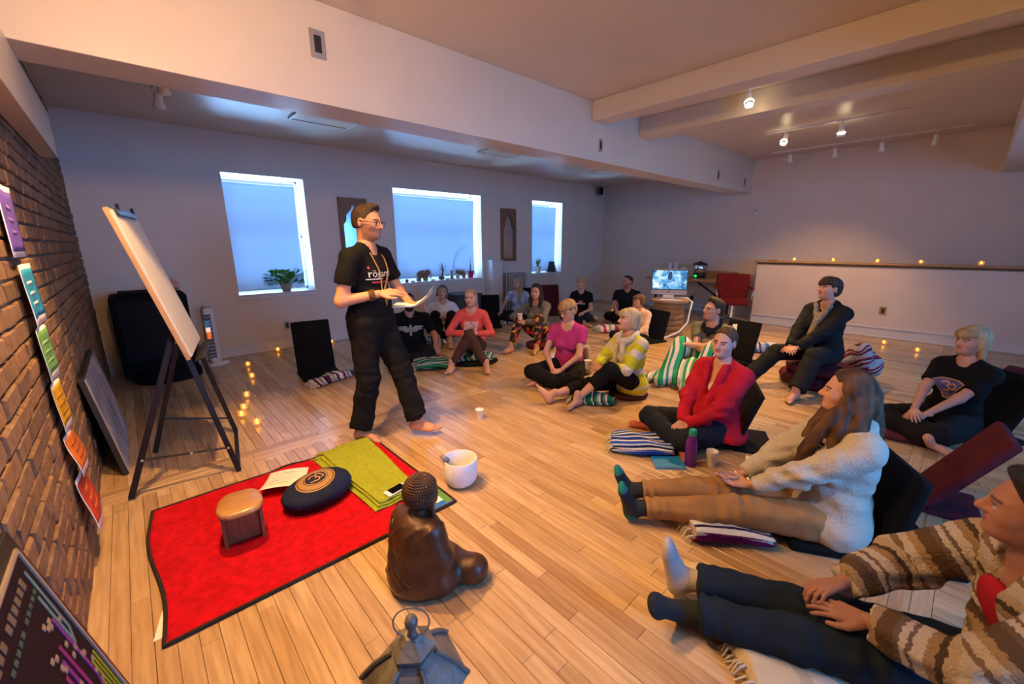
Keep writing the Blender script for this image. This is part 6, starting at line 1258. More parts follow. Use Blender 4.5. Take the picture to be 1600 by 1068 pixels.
def tied_hair(tail=None, t=.008, line=.018, r=.022):
    def b(J, c1, c2, h):
        S_ = SDF(.02); skull(S_, J, t); Hc, RH, k = J['Hc'], J['RH'], J['k']; q = lambda p: Hc+RH@(np.array(p)*k)
        for i in range(len(tail)-1): S_.cone(q(tail[i]), q(tail[i+1]), r*k, r*k*(.85 if i else 1), .012)
        def cl(L):
            x, y, z = L.T; yl = np.where(z < -.06, .0, line+.55*z); ear = .030-np.sqrt(((np.abs(x)-.078)/1.2)**2+(y+.004)**2+(z+.006)**2); return np.maximum(np.maximum(y-yl, np.where(y > -.06, -.07-z, -1)), ear)
        return hair_mesh(J, S_, cl, c1, c2, h, .0013, taper=t*.95)
    return b
# ---------------- prints on shirts
def chest(J, x, z, d=.35):
    """point in front of the chest: x to the wearer's left, z above the waist joint"""
    return J['W']+J['LT']*x+J['u2']*z+J['FT']*d
def stick(J, P, off=.003):
    n = J['FT']; o = []
    for p in P:
        hh = J['tree'].ray_cast(Vector(p), Vector(-n)); o.append(np.array(hh[0])+n*off if hh[0] is not None else p-n*.22)
    return np.array(o)
def chest_R(J): return np.stack([J['LT'], J['u2'], J['FT']], 1)
def chest_print(J, name, poly_list, m, x=0, z=.12, off=.003, sub=.014):
    """flat shapes (2D outlines, metres) laid onto the shirt front"""
    mb = bmesh.new()
    for poly in poly_list:
        vs = [mb.verts.new((p[0], p[1], 0)) for p in poly]
        try: mb.faces.new(vs)
        except ValueError: pass
    bmesh.ops.triangulate(mb, faces=mb.faces[:])
    for _ in range(4):
        ed = [e for e in mb.edges if e.calc_length() > sub]
        if not ed: break
        bmesh.ops.subdivide_edges(mb, edges=ed, cuts=1, use_grid_fill=False); bmesh.ops.triangulate(mb, faces=mb.faces[:])
    mb.verts.ensure_lookup_table(); mb.verts.index_update(); P = np.array([v.co[:] for v in mb.verts]); f = [[v.index for v in q.verts] for q in mb.faces]; mb.free()
    Wp = chest(J, x, z)+P@chest_R(J).T; return raw(name, stick(J, Wp, off), f, m, J['top'], False, off=J['base'])
def chest_text(J, name, s_, size, m, x=0, z=.12, off=.0035):
    R = chest_R(J); o = text_part(name, s_, size, chest(J, x, z), R, m, J['top'], surf=None, extrude=0)
    me = o.data; P = np.array([v.co[:] for v in me.vertices])+np.array(J['person'].location); Q = stick(J, P, off)-np.array(J['person'].location)
    me.vertices.foreach_set('co', Q.ravel()); me.update(); return o
def ellp(cx, cy, rx, ry, n=20): a = np.arange(n)*2*PI/n; return [(cx+rx*math.cos(t), cy+ry*math.sin(t)) for t in a]
# ================================================================== the cast
def fab(name, c, r=.85, b=.15, bs=250, var=.14): return mat(name, c, r, var=var, scale=10, bump=b, bscale=bs)
BLK = fab('black_cotton', (.006, .0055, .006)); BLK2 = fab('black_trouser', (.008, .007, .0075)); M_wink = mat('white_ink', (.62, .60, .58), .7, var=.05); M_rink = mat('red_ink', (.50, .03, .06), .7, var=.05)
M_specs = mat('dark_specs', (.02, .015, .012), .3)
# ---- 1 the teacher
J = person('standing man in black tee, black trousers and glasses, barefoot, holding papers', (1.30, 3.00, .955), -57, s=1.05, male=True, fat=1.12, lean=(1, 2), head=(2, -6, 0),
    hR=(.17, -.12, 1.16), eR=(-.7, -.6, -.6), hL=(.26, .14, 1.06), eL=(-.2, .7, -.7), hd=((.9, -.4, .05), (0, .25, 1), (.85, .50, .10), (.1, -.5, .85)), curl=(.35, .30),
    fL=(.30, .09, .085), fR=(-.10, -.10, .085), kL=(1, .1, 0), kR=(1, -.1, 0), toeL=(1, .12, 0), toeR=(1, -.05, 0), upL=(0, 0, 1), upR=(0, 0, 1),
    beard=(.045, .022, .012), stubble=.48, brow=(.05, .03, .02), hair=short_hair(.006, -.035, .014, .012), hairc=(.045, .025, .014), hairc2=(.09, .05, .025), skin=(.56, .27, .155),
    top=dict(m=BLK, t=.016, ts=.024, sleeve=.62, v=.30, hem=-.06, wr=.004, skirt=False), bottom=dict(m=BLK2, t=.022, t1=.022, flare=.022, upto=1.95, wr=.006, bunch=1.1), glasses=M_specs, h=.9)
chest_text(J, 'shirt_lettering', 'rögamoda', .074, M_wink, .01, .135); chest_print(J, 'shirt_underline', [[(-.15, -.004), (-.02, -.004), (-.02, .004), (-.15, .004)]], M_wink, .0, .098); chest_print(J, 'shirt_red_line', [[(-.13, -.006), (.13, -.006), (.13, .006), (-.13, .006)]], M_rink, .015, .075); chest_print(J, 'shirt_red_dot', [ellp(0, 0, .009, .009, 10)], M_rink, -.125, .178)
bd = MB()
for off_, zz in ((.0, -.10), (.012, -.04)):
    a = np.linspace(-.5*PI, 1.5*PI, 41)[:-1]; P = np.stack([.085*np.cos(a), .5*0*a, 0*a], 1); pts = []
    for t_ in np.linspace(0, 1, 41)[:-1]:
        if t_ < .35: x_, z_ = -.075+.05*(t_/.35), .27-(.27-zz)*(t_/.35)
        elif t_ < .7: x_, z_ = -.025+.10*((t_-.35)/.35), zz+(.27-zz)*((t_-.35)/.35)
        else: x_, z_ = .075-.15*((t_-.7)/.3), .30
        pts.append((x_, z_, t_))
    W_p = []
    for x_, z_, t_ in pts:
        p = chest(J, x_, z_); W_p.append(stick(J, [p], .008)[0] if t_ < .7 else J['C']+J['LT']*x_*1.0-J['FT']*.055*math.sin((t_-.7)/.3*PI)+J['u2']*.02)
    bd.tube(W_p, .0042, 6, closed=True)
bd.v = [q for q in bd.v]; pc(J, 'bead_necklace', np.concatenate(bd.v), bd.f, mat('wooden_beads', (.45, .26, .08), .5, bump=1.0, bscale=300), True)
br_ = MB()
for kk in (.04, .055, .07): c_ = J['hR']+(J['elR']-J['hR'])*kk/.26; ax = vnorm(J['elR']-J['hR']); x_ = vnorm(np.cross(ax, [0, 0, 1.])); y_ = np.cross(ax, x_); a = np.linspace(0, 2*PI, 21)[:-1]; br_.tube([c_+.034*(math.cos(t_)*x_+math.sin(t_)*y_) for t_ in a], .007, 6, closed=True)
pc(J, 'bead_bracelets', np.concatenate(br_.v), br_.f, mat('dark_beads', (.16, .08, .03), .5, bump=1., bscale=300))
tt = MB(); c_ = J['elR']+(J['hR']-J['elR'])*.22; ax = vnorm(J['hR']-J['elR'])
d_ = vnorm(J['hL']-J['elL']); pcn = J['hL']+d_*.085; t = thing('paper_sheets', 'white sheets held flat in the teacher\'s hand', 'paper', tuple(pcn)); U, V = np.meshgrid(np.linspace(-1, 1, 14), np.linspace(-1, 1, 10), indexing='ij'); px = vnorm([.80, -.60, 0]); py = vnorm(np.cross([0, 0, 1.], px))
for i in range(3): MB().sheet(pcn+(U[..., None]*px*.145)+(V[..., None]*py*.10)+np.stack([0*U, 0*U, .030+.004*i+.075*np.clip(U+.15, 0, 2)**2*(1+.12*i)], -1)-np.array([.0, 0, .012]), .0012).build('sheet', M_paper, t, True)
# ---- 2 bearded man
J = person('bearded man in a black tee with pale winged print, sitting cross-legged by the wall', (2.70, 4.98, .10), -118, s=1.0, male=True, fat=1.28, lean=(-4, 6), head=(8, -4, 0), hL=(.36, .30, .20), hR=(.30, -.22, .22), hd=((.7, .3, -.5), (.3, .2, .9), None, None),
    fL=(.36, -.16, .07), fR=(.40, .16, .07), kL=(.5, 1, .05), kR=(.5, -1, .05), toeL=(.3, -1, 0), toeR=(.3, 1, 0), beard=(.012, .008, .006), stubble=.95, hair=short_hair(.004, -.03, .012), hairc=(.015, .01, .008), skin=(.48, .25, .17),
    top=dict(m=BLK, t=.018, ts=.024, sleeve=.75, hem=-.02), bottom=dict(m=fab('charcoal_sweats', (.014, .014, .016)), t=.016, wr=.006), h=1.15)
wing = lambda sg: [(sg*.02, .02), (sg*.06, .045), (sg*.13, .035), (sg*.19, .012), (sg*.14, .0), (sg*.17, -.016), (sg*.10, -.02), (sg*.06, -.045), (sg*.02, -.03)]
chest_print(J, 'shirt_wing_print', [wing(1), wing(-1), [(-.016, -.075), (.0, -.095), (.016, -.075), (.016, .06), (-.016, .06)]], mat('pale_grey_ink', (.33, .33, .32), .7, var=.4, scale=50), 0, .12)
# ---- 3 woman in white tee
J = person('grey-haired woman in a white tee leaning on the wall, book on her lap', (3.50, 5.40, .15), -122, s=.96, lean=(-14, 0), head=(-6, 2, 8), hL=(.22, .05, .44), hR=(.24, -.08, .44), eL=(-.3, .9, -.3), eR=(-.3, -.9, -.3), fL=(.38, .07, .085), fR=(.36, -.09, .085), kL=(.7, .1, 1), kR=(.7, -.1, 1), toeL=(1, .1, 0), toeR=(1, -.1, 0), upL=(0, 0, 1), upR=(0, 0, 1),
    hair=bob_hair(.012, -.09, .004, False), hairc=(.06, .05, .045), hairc2=(.22, .19, .17), skin=(.50, .28, .20), top=dict(m=fab('white_tee', (.62, .58, .60)), sleeve=.62, t=.016, ts=.022), bottom=dict(m=BLK2, t=.012, upto=1.72), h=1.2)
# ---- 4 woman in coral
J = person('woman in a coral long-sleeved top and brown leggings, knees drawn up', (3.16, 4.20, .22), -133, s=.97, lean=(4, 14), head=(-12, -2, -4), hL=(.30, .02, .44), hR=(.30, -.05, .44), eL=(0, .9, -.4), eR=(0, -.9, -.4), hd=((.5, -.7, .1), (.4, .1, .9), (.5, .7, .1), (.4, -.1, .9)), fL=(.46, .20, .085), fR=(.46, -.22, .085), kL=(.6, -.55, 1), kR=(.6, .55, 1), toeL=(1, .25, 0), toeR=(1, -.25, 0), upL=(0, 0, 1), upR=(0, 0, 1),
    hair=tied_hair([(.0, -.09, .0), (-.03, -.11, -.05), (-.05, -.06, -.14)], .010, .02), hairc=(.30, .18, .085), hairc2=(.48, .33, .18), skin=(.55, .30, .22), top=dict(m=fab('coral_jersey', (.60, .085, .075)), sleeve=1.95, t=.012, ts=.012), bottom=dict(m=fab('brown_leggings', (.060, .030, .024)), t=.006, upto=1.90, wr=.002, name='leggings'), h=1.1)
chest_print(J, 'shirt_picture_print', [[(-.085, -.045), (.085, -.045), (.085, .045), (-.085, .045)]], mat('faded_print', (.50, .30, .32), .7, var=.5, scale=40), 0, .13)
sc = pc(J, 'dark_mitts', *(lambda S_: S_.mesh(.01))((lambda S_: (S_.cone(J['hL'], J['hR'], .038, .038, .01), S_.cone(J['hR'], J['hR']+(J['elR']-J['hR'])*.3, .036, .034, .01), S_)[2])(SDF(.02))), BLK)
# ---- 5 long-haired blonde woman
lh = [([(sx*.07, -.01, -.05), (sx*.078, .03, -.15), (sx*.075, .07, -.27), (sx*.07, .09, -.38)], .030, .018) for sx in (-1, 1)]+[([(sx*.05, -.05, -.05), (sx*.085, -.01, -.16), (sx*.09, .04, -.30)], .034, .02) for sx in (-1, 1)]
J = person('woman with very long fair hair sitting cross-legged beside the radiator', (5.58, 5.90, .13), -145, s=.95, lean=(-4, 6), head=(-22, 0, 0), hL=(.30, .20, .24), hR=(.32, -.28, .24), fL=(.30, -.22, .10), fR=(.38, .12, .08), kL=(.5, 1, .15), kR=(.5, -1, .15), toeL=(.2, -1, 0), toeR=(.2, 1, 0), hair=long_hair(lh, .012), hairc=(.22, .14, .07), hairc2=(.40, .28, .15), skin=(.50, .27, .19), top=dict(m=fab('pale_blue_tee', (.30, .36, .48)), sleeve=.55, t=.013), bottom=dict(m=BLK2, t=.012), h=1.3)
# ---- 6 woman in floral leggings
mfl, n, l, b = nt('floral_leggings'); tc = n.new('ShaderNodeTexCoord'); vo = n.new('ShaderNodeTexVoronoi'); vo.inputs['Scale'].default_value = 17; l.new(tc.outputs['Object'], vo.inputs['Vector'])
hs = n.new('ShaderNodeSeparateColor'); l.new(vo.outputs['Color'], hs.inputs[0]); rp = n.new('ShaderNodeValToRGB'); rp.color_ramp.interpolation = 'CONSTANT'; e = rp.color_ramp.elements; e[0].color = (.008, .008, .01, 1); e[1].position = .34; e[1].color = (.50, .02, .06, 1)
for p_, c_ in ((.52, (.62, .38, .02)), (.62, (.01, .01, .012)), (.78, (.55, .10, .16)), (.9, (.10, .25, .04))): x_ = e.new(p_); x_.color = rgba(c_)
l.new(hs.outputs[0], rp.inputs[0]); mxx = n.new('ShaderNodeMix'); mxx.data_type = 'RGBA'; ltm = n.new('ShaderNodeMath'); ltm.operation = 'GREATER_THAN'; ltm.inputs[1].default_value = .62; l.new(vo.outputs['Distance'], ltm.inputs[0]); l.new(ltm.outputs[0], mxx.inputs[0]); l.new(rp.outputs[0], mxx.inputs[6]); mxx.inputs[7].default_value = (.008, .008, .01, 1); l.new(mxx.outputs[2], b.inputs['Base Color']); b.inputs['Roughness'].default_value = .75
lh = [([(sx*.06, -.02, -.04), (sx*.085, .02, -.12), (sx*.08, .05, -.22)], .040, .028) for sx in (-1, 1)]+[([(sx*.04, -.06, -.03), (sx*.07, -.06, -.18)], .05, .035) for sx in (-1, 1)]
J = person('woman with dark curly hair in a grey top and floral leggings, knees up', (4.40, 4.20, .21), -160, s=.96, lean=(6, 16), head=(6, -6, 0), hL=(.33, -.08, .42), hR=(.35, -.15, .43), eL=(.1, .9, -.3), eR=(.0, -.9, -.4), fL=(.42, .14, .085), fR=(.55, -.20, .085), kL=(.6, .1, 1), kR=(.6, -.2, 1), toeL=(1, .1, 0), toeR=(1, -.3, 0), upL=(0, 0, 1), upR=(0, 0, 1), hair=long_hair(lh, .016, nz=.006, r=.03), hairc=(.012, .008, .007), hairc2=(.035, .02, .015), skin=(.50, .27, .19), top=dict(m=fab('grey_marl', (.15, .145, .14)), sleeve=1.95, t=.014), bottom=dict(m=mfl, t=.006, upto=1.88, wr=.002, name='leggings'), h=1.15)
cup(tuple(J['hR']+np.array([-.02, -.02, .015])), 'white paper cup held by the woman in floral leggings')
# ---- 7 woman in magenta
J = person('woman in a magenta tee and black trousers sitting cross-legged, eyes down', (3.50, 2.88, .15), -158, s=.99, fat=1.10, lean=(0, 10), head=(-24, -20, 0), hL=(.34, .02, .20), hR=(.34, -.07, .20), eL=(-.1, .9, -.5), eR=(-.1, -.9, -.5), hd=((.6, -.8, -.2), (.6, .3, .7), (.6, .8, -.2), (.6, -.3, .7)), curl=(.7, .7), fL=(.36, -.20, .075), fR=(.42, .10, .07), kL=(.5, 1, .12), kR=(.5, -1, .12), toeL=(.5, -1, 0), toeR=(.5, 1, -.1), upL=(.3, 0, 1), upR=(.3, 0, 1),
    hair=short_hair(.018, -.075, .022, .012, True), hairc=(.25, .13, .05), hairc2=(.42, .25, .11), skin=(.56, .29, .20), top=dict(m=fab('magenta_tee', (.40, .035, .17)), sleeve=.50, t=.012, ts=.014, neck=.066, hem=.0), bottom=dict(m=BLK2, t=.016, flare=.012, wr=.006), glasses=mat('thin_specs', (.12, .09, .07), .3), h=1.0)
s_ = SDF(.03); q = J['hip']; s_.cone(q-J['F']*.19+J['Lf']*.02+[0, 0, .28], q-J['F']*.27+J['Lf']*-.06+[0, 0, -.07], .055, .105, .03); s_.cone(q-J['F']*.19+J['Lf']*.12+[0, 0, .18], q-J['F']*.27+J['Lf']*.12+[0, 0, -.08], .05, .08, .03); v, f = s_.mesh(.012, lambda P: .012*np.sin(P@np.array([38., -30, 6])+2*np.sin(P[:, 2]*9))); v[:, 2] = np.maximum(v[:, 2], .003)
t = thing('cream_shawl', 'cream shawl draped behind the woman in magenta', 'shawl', (q[0], q[1], 0)); raw('draped_cloth', v, f, mat('cream_wool', (.55, .45, .30), .9, bump=.3), t, True); fm_ = MB()
for i in range(12): p = q-J['F']*(.27+.01*i % 3)+J['Lf']*(-.13+.028*i)+np.array([0, 0, -.07]); fm_.tube([p, p+np.array([.01, -.01, -.045])], [.006, .003], 5)
fm_.build('fringe', mat('cream_wool'), t)
# ---- 8 short-haired blonde woman, black tee
J = person('woman with short blond hair in a black tee, near the far corner', (6.30, 4.92, .12), -152, s=.98, lean=(-4, 4), head=(-34, 2, 0), hL=(.34, .10, .26), hR=(.36, -.10, .28), fL=(.34, -.18, .08), fR=(.40, .14, .08), kL=(.5, 1, .3), kR=(.5, -1, .3), toeL=(.2, -1, 0), toeR=(.2, 1, 0), hair=short_hair(.016, -.06, .022, .014, True), hairc=(.30, .19, .09), hairc2=(.48, .34, .19), skin=(.52, .28, .19), top=dict(m=BLK, sleeve=.55, t=.013, v=.25), bottom=dict(m=fab('navy_trouser', (.012, .014, .024)), t=.016), h=1.3)
chest_print(J, 'shirt_stripe_print', [[(-.10, -.012), (.10, -.012), (.10, .010), (-.10, .010)]], M_wink, 0, .09); chest_print(J, 'shirt_red_print', [[(-.03, 0), (.06, 0), (.05, .04), (-.02, .04)]], mat('coral_ink', (.6, .12, .06), .7), 0, .105)
# ---- 9 man in dark tee
J = person('man in a dark tee sitting cross-legged left of the computer', (7.03, 4.38, .12), -158, s=1.0, male=True, fat=1.1, lean=(-2, 6), head=(-34, 2, 0), hL=(.36, .02, .26), hR=(.38, -.10, .26), fL=(.34, -.22, .08), fR=(.42, .14, .08), kL=(.5, 1, .2), kR=(.5, -1, .2), toeL=(.2, -1, 0), toeR=(.2, 1, 0), hair=short_hair(.006, -.035, .014, .006), hairc=(.04, .025, .018), beard=(.06, .04, .03), stubble=.35, skin=(.48, .25, .17), top=dict(m=fab('ink_tee', (.012, .012, .017)), sleeve=.58, t=.015, ts=.02), bottom=dict(m=BLK2, t=.016), h=1.3)
# ---- 10 woman in peach
J = person('woman in a peach jumper and glasses, behind the woman in yellow', (5.68, 3.30, .07), 178, s=.88, lean=(-2, 8), head=(-26, -2, 0), hL=(.32, .06, .22), hR=(.32, -.06, .22), fL=(.34, -.18, .08), fR=(.40, .14, .08), kL=(.5, 1, .2), kR=(.5, -1, .2), toeL=(.2, -1, 0), toeR=(.2, 1, 0), hair=bob_hair(.014, -.075, .0, True), hairc=(.10, .05, .025), hairc2=(.17, .09, .045), skin=(.54, .28, .19), top=dict(m=fab('peach_jumper', (.66, .47, .38), b=.3), sleeve=1.95, t=.018), bottom=dict(m=BLK2, t=.014), glasses=mat('thin_specs'), h=1.2)
# ---- 11 woman in yellow
ye = stripe_mat('yellow_band_knit', [(0, (.62, .58, .48)), (.16, (.55, .55, .03)), (.42, (.62, .58, .48)), (.54, (.55, .55, .03)), (.80, (.62, .58, .48)), (.86, (.55, .55, .03))], 2.35, bump=.25, bscale=200)
lh = [([(.0, -.085, -.02), (.01, -.11, -.08), (.02, -.10, -.17)], .030, .022)]
J = person('woman in a yellow and cream jumper with cream scarf, hands round one knee', (3.54, 2.12, .14), 163, s=.98, lean=(-2, 8), head=(-18, 4, 0), hL=(.36, -.02, .34), hR=(.38, -.04, .31), eL=(-.2, .9, -.5), eR=(-.1, -.8, -.6), hd=((.4, -.9, .0), (.9, .2, .3), (.3, .9, .1), (.9, -.2, .3)), curl=(.6, .6), fL=(.64, .02, .085), fR=(.82, -.17, .085), kL=(.4, .25, 1), kR=(.3, -.3, .8), toeL=(.9, .25, .0), toeR=(.35, -.55, .75), upL=(0, 0, 1), upR=(-.5, 0, .7),
    hair=long_hair(lh, .012, True), hairc=(.36, .26, .13), hairc2=(.60, .50, .33), skin=(.58, .31, .22), top=dict(m=ye, sleeve=1.55, t=.020, ts=.026, hem=-.09, skirt=True, name='jumper', wr=.005), bottom=dict(m=BLK, t=.008, upto=1.55, wr=.003, name='leggings'), h=.95)
s_ = SDF(.02); C_, FT_, LT_, u_ = J['C'], J['FT'], J['LT'], J['u2']
a = np.linspace(0, 2*PI, 17)
for i in range(16): p0, p1 = [C_+u_*.008+FT_*(.035+.085*math.cos(t_))+LT_*.085*math.sin(t_)-u_*.03*math.cos(t_) for t_ in a[i:i+2]]; s_.cone(p0, p1, .028, .028, .015)
for sg in (-1, 1): s_.cone(C_+FT_*.12+LT_*sg*.03-u_*.02, C_+FT_*.155+LT_*sg*.05-u_*.20, .030, .026, .015); s_.cone(C_+FT_*.155+LT_*sg*.05-u_*.20, C_+FT_*.15+LT_*sg*.06-u_*.33, .026, .03, .015)
v, f = s_.mesh(.009, lambda P: .005*wob(P, 60, 2)); pc(J, 'scarf', v, f, mat('cream_gauze', (.62, .55, .44), .9, bump=.5, bscale=120))
cup(tuple(J['loc']((.30, -.30, .24))), 'white paper cup held out behind the knee of the woman in yellow')
# ---- 12 young man
J = person('young man in a grey tee and glasses, arms crossed over blanketed knees', (4.72, 1.80, .12), 172, s=1.02, male=True, fat=.95, lean=(2, 10), head=(-26, 8, 0), hL=(.38, -.16, .42), hR=(.36, .17, .36), eL=(.2, .7, -.5), eR=(.2, -.7, -.5), hd=((-.2, -1, -.1), (.4, 0, .9), (.2, .9, -.3), (.5, 0, .8)), fL=(.58, .12, .08), fR=(.62, -.16, .08), kL=(.5, .3, 1), kR=(.5, -.3, 1), hair=short_hair(.016, -.045, .016, .018), hairc=(.02, .014, .01), hairc2=(.05, .035, .022), brow=(.02, .014, .01), skin=(.58, .31, .22), beard=(.05, .03, .02), stubble=.25, top=dict(m=fab('grey_green_tee', (.13, .125, .095)), sleeve=.60, t=.016, ts=.022), bottom=dict(m=fab('dark_shorts', (.03, .03, .035)), t=.014), glasses=M_specs, h=.95)
chest_print(J, 'shirt_round_print', [ellp(0, 0, .09, .085, 24)], mat('dark_ink', (.03, .032, .03), .7), 0, .09, .003); chest_print(J, 'shirt_ring_print', [[(-.085, .02), (.085, .02), (.06, .07), (0, .088), (-.06, .07)]], mat('pale_ink', (.42, .42, .36), .7, var=.4, scale=60), 0, .09, .0045); chest_print(J, 'shirt_red_print', [[(-.07, -.03), (.07, -.03), (.075, .008), (-.075, .008)]], mat('dull_red_ink', (.30, .07, .06), .7, var=.4, scale=60), 0, .09, .0045)
s_ = SDF(.02)
for i in range(16): p0, p1 = [C_*0+J['C']+J['u2']*.0+J['FT']*(.025+.075*math.cos(t_))+J['LT']*.09*math.sin(t_)-J['u2']*.045*math.cos(t_) for t_ in a[i:i+2]]; s_.cone(p0, p1, .026, .026, .015)
s_.cone(J['C']+J['FT']*.10-J['u2']*.04, J['C']+J['FT']*.115-J['u2']*.10, .04, .012, .02); v, f = s_.mesh(.009, lambda P: .003*wob(P, 60, 2)); pc(J, 'neck_cloth', v, f, fab('dark_neckcloth', (.016, .015, .022)))
# blanket over his legs
s_ = SDF(.05); lo = J['loc']
for sg in (-1, 1):
    kn, an, hp_ = (J['knL'], J['fL'], J['hip']+J['Lf']*.1) if sg > 0 else (J['knR'], J['fR'], J['hip']-J['Lf']*.1)
    s_.cone(hp_+(kn-hp_)*.35, kn, .125, .095, .05); s_.cone(kn, an, .095, .085, .05); s_.cone(an, an+J['F']*.12-np.array([0, 0, .02]), .08, .06, .04)
s_.cone(lo((.35, -.35, .05)), lo((.75, -.30, .045)), .055, .05, .05); s_.cone(lo((.62, .3, .05)), lo((.35, .34, .05)), .06, .05, .05); s_.cone(lo((.4, 0, .2)), lo((.6, 0, .08)), .10, .08, .05)
v, f = s_.mesh(.011, lambda P: .008*wob(P, 22, 12)+.003*wob(P, 50, 3)); v[:, 2] = np.maximum(v[:, 2], .003); q = v-J['base']; t = thing('leg_blanket', 'bright green and white striped blanket draped over the young man\'s legs', 'blanket', tuple(J['base'])); raw('draped_cloth', v, f, stripe_mat('blanket_bright', ST['bright'], 3.2), t, True, attrs={'st': q@J['F']*.45-q@J['Lf']*.9+.02*wob(v, 9, 3)+3})
# ---- 13 woman in red
def sock13(q): z = q[:, 0]*1.0+q[:, 2]*.6; w_ = (np.sin(z*2*PI/.022) > 0)[:, None]; return np.where(w_, np.array([[.50, .13, .07]]), np.array([[.36, .08, .06]]))
J = person('woman in a bright red cardigan and navy trousers sitting cross-legged', (3.18, 1.14, .12), 164, s=1.0, fat=1.22, lean=(-8, 2), head=(12, -2, 4), hL=(.34, .02, .20), hR=(.36, -.02, .21), eL=(-.1, .9, -.5), eR=(-.1, -.9, -.5), curl=(.5, .5), fL=(.34, -.34, .075), fR=(.42, .05, .075), kL=(.45, 1, .08), kR=(.45, -1, .08), toeL=(.55, -1, .05), toeR=(.4, .7, 0), upL=(.2, 0, 1), upR=(.2, 0, 1),
    hair=tied_hair([(0, -.10, .03), (0, -.125, .02)], .008, .018, .03), hairc=(.07, .035, .016), hairc2=(.13, .065, .03), skin=(.60, .33, .26), top=dict(m=fab('red_viscose', (.46, .012, .030)), sleeve=1.97, t=.022, ts=.026, cuff=.014, v=.85, hem=-.07, skirt=True, name='cardigan', wr=.006), bottom=dict(m=fab('navy_jersey', (.013, .017, .030)), t=.012, upto=1.70, wr=.004), socks=sock13, h=.85)
s_ = SDF(.02); s_.ell(J['W']+J['u2']*.125*1.0+J['FT']*.098, (.035, .055, .045), J['RT'], .02); v, f = s_.mesh(.009); pc(J, 'white_camisole', v, f, fab('white_tee2', (.62, .58, .58)))
s_ = SDF(.03)
for sg in (-1, 1): s_.cone(J['C']+J['FT']*.08+J['LT']*sg*.075, J['W']+J['FT']*.165+J['LT']*sg*.035+J['u2']*.05, .030, .034, .02); s_.cone(J['W']+J['FT']*.165+J['LT']*sg*.035+J['u2']*.05, J['hip']+J['F']*.21+J['Lf']*sg*.05+[0, 0, .08], .034, .055, .03)
v, f = s_.mesh(.009, lambda P: .005*np.sin(P@np.array([40., 60, 8]))+.003*wob(P, 50, 2)); pc(J, 'cardigan_front', v, f, fab('red_viscose', (.46, .012, .030)))
# ---- 14 woman in black
lh = None
J = person('woman in a black jacket with patterned scarf sitting on burgundy cushions', (5.31, .93, .355), 160, s=1.02, fat=1.18, lean=(-2, 4), head=(-20, 6, 0), hL=(.40, .00, .44), hR=(.42, -.06, .44), eL=(-.3, .9, -.5), eR=(-.3, -.9, -.5), hd=((.7, -.7, -.1), (.3, .3, .9), (.7, .7, -.1), (.3, -.3, .9)), fL=(.70, .24, .085), fR=(.74, -.26, .085), kL=(.6, .2, 1), kR=(.6, -.2, 1), toeL=(1, .2, 0), toeR=(1, -.15, 0), upL=(0, 0, 1), upR=(0, 0, 1),
    hair=short_hair(.018, -.075, .02, .010, True), hairc=(.022, .012, .010), hairc2=(.06, .035, .025), skin=(.58, .30, .20), top=dict(m=fab('black_jacket', (.011, .011, .012), .8), sleeve=1.95, t=.024, ts=.026, v=.55, hem=-.04, collar=.030, name='jacket'), bottom=dict(m=fab('black_slacks', (.013, .013, .015)), t=.016, t1=.016, flare=.022, upto=1.93), h=.95)
s_ = SDF(.015); s_.ell(J['W']+J['u2']*.19+J['FT']*.095, (.028, .055, .06), J['RT'], .02); v, f = s_.mesh(.009); pc(J, 'tan_top', v, f, fab('tan_jersey', (.34, .20, .10)))
s_ = SDF(.015); C_, FT_, LT_, u_ = J['C'], J['FT'], J['LT'], J['u2']; s_.cone(C_+FT_*.075+LT_*.07+u_*.01, C_+FT_*.15-u_*.14+LT_*.015, .022, .026, .01); s_.cone(C_+FT_*.075-LT_*.07+u_*.01, C_+FT_*.15-u_*.14-LT_*.005, .022, .026, .01); s_.cone(C_+FT_*.155-u_*.14, C_+FT_*.185-u_*.26-LT_*.01, .028, .036, .01); s_.cone(C_+FT_*.185-u_*.26-LT_*.01, C_+FT_*.20-u_*.42-LT_*.03, .036, .042, .01)
v, f = s_.mesh(.009, lambda P: .004*np.sin(P@np.array([90., 90, 4]))); pc(J, 'patterned_scarf', v, f, stripe_mat('speckled_scarf', [(0, (.30, .26, .21)), (.3, (.06, .05, .05)), (.45, (.36, .32, .27)), (.75, (.10, .09, .08))], 38, jig=.02), True, {'st': v[:, 2]})
# ---- 15 blonde woman in black tee
J = person('blonde woman in a black tee with purple and gold emblem, cross-legged at right', (4.60, -.08, .12), 152, s=.98, fat=1.14, lean=(-14, -2), head=(-14, -2, 0), hL=(.36, .04, .22), hR=(.38, -.02, .23), eL=(-.2, .9, -.5), eR=(-.1, -.9, -.5), hd=((.7, -.6, -.2), (.4, .2, .9), (.7, .6, -.2), (.4, -.2, .9)), fL=(.40, -.22, .08), fR=(.46, .18, .08), kL=(.5, 1, .12), kR=(.5, -1, .12), toeL=(.3, -1, 0), toeR=(.3, 1, 0),
    hair=bob_hair(.016, -.15, .008, True), hairc=(.30, .20, .09), hairc2=(.52, .38, .20), skin=(.50, .26, .19), top=dict(m=BLK, sleeve=.72, t=.014, ts=.015, v=.28, hem=-.02), bottom=dict(m=BLK2, t=.018, wr=.006), h=.95)
chest_print(J, 'emblem_border', [[(-.095, .05), (-.05, .07), (.05, .07), (.095, .05), (.02, -.085), (-.02, -.085)]], mat('dull_gold_print'), 0, .09, .003); chest_print(J, 'emblem_field', [[(-.085, .046), (-.045, .062), (.045, .062), (.085, .046), (.016, -.075), (-.016, -.075)]], mat('purple_ink', (.06, .045, .20), .6), 0, .09, .0045)
gp = []
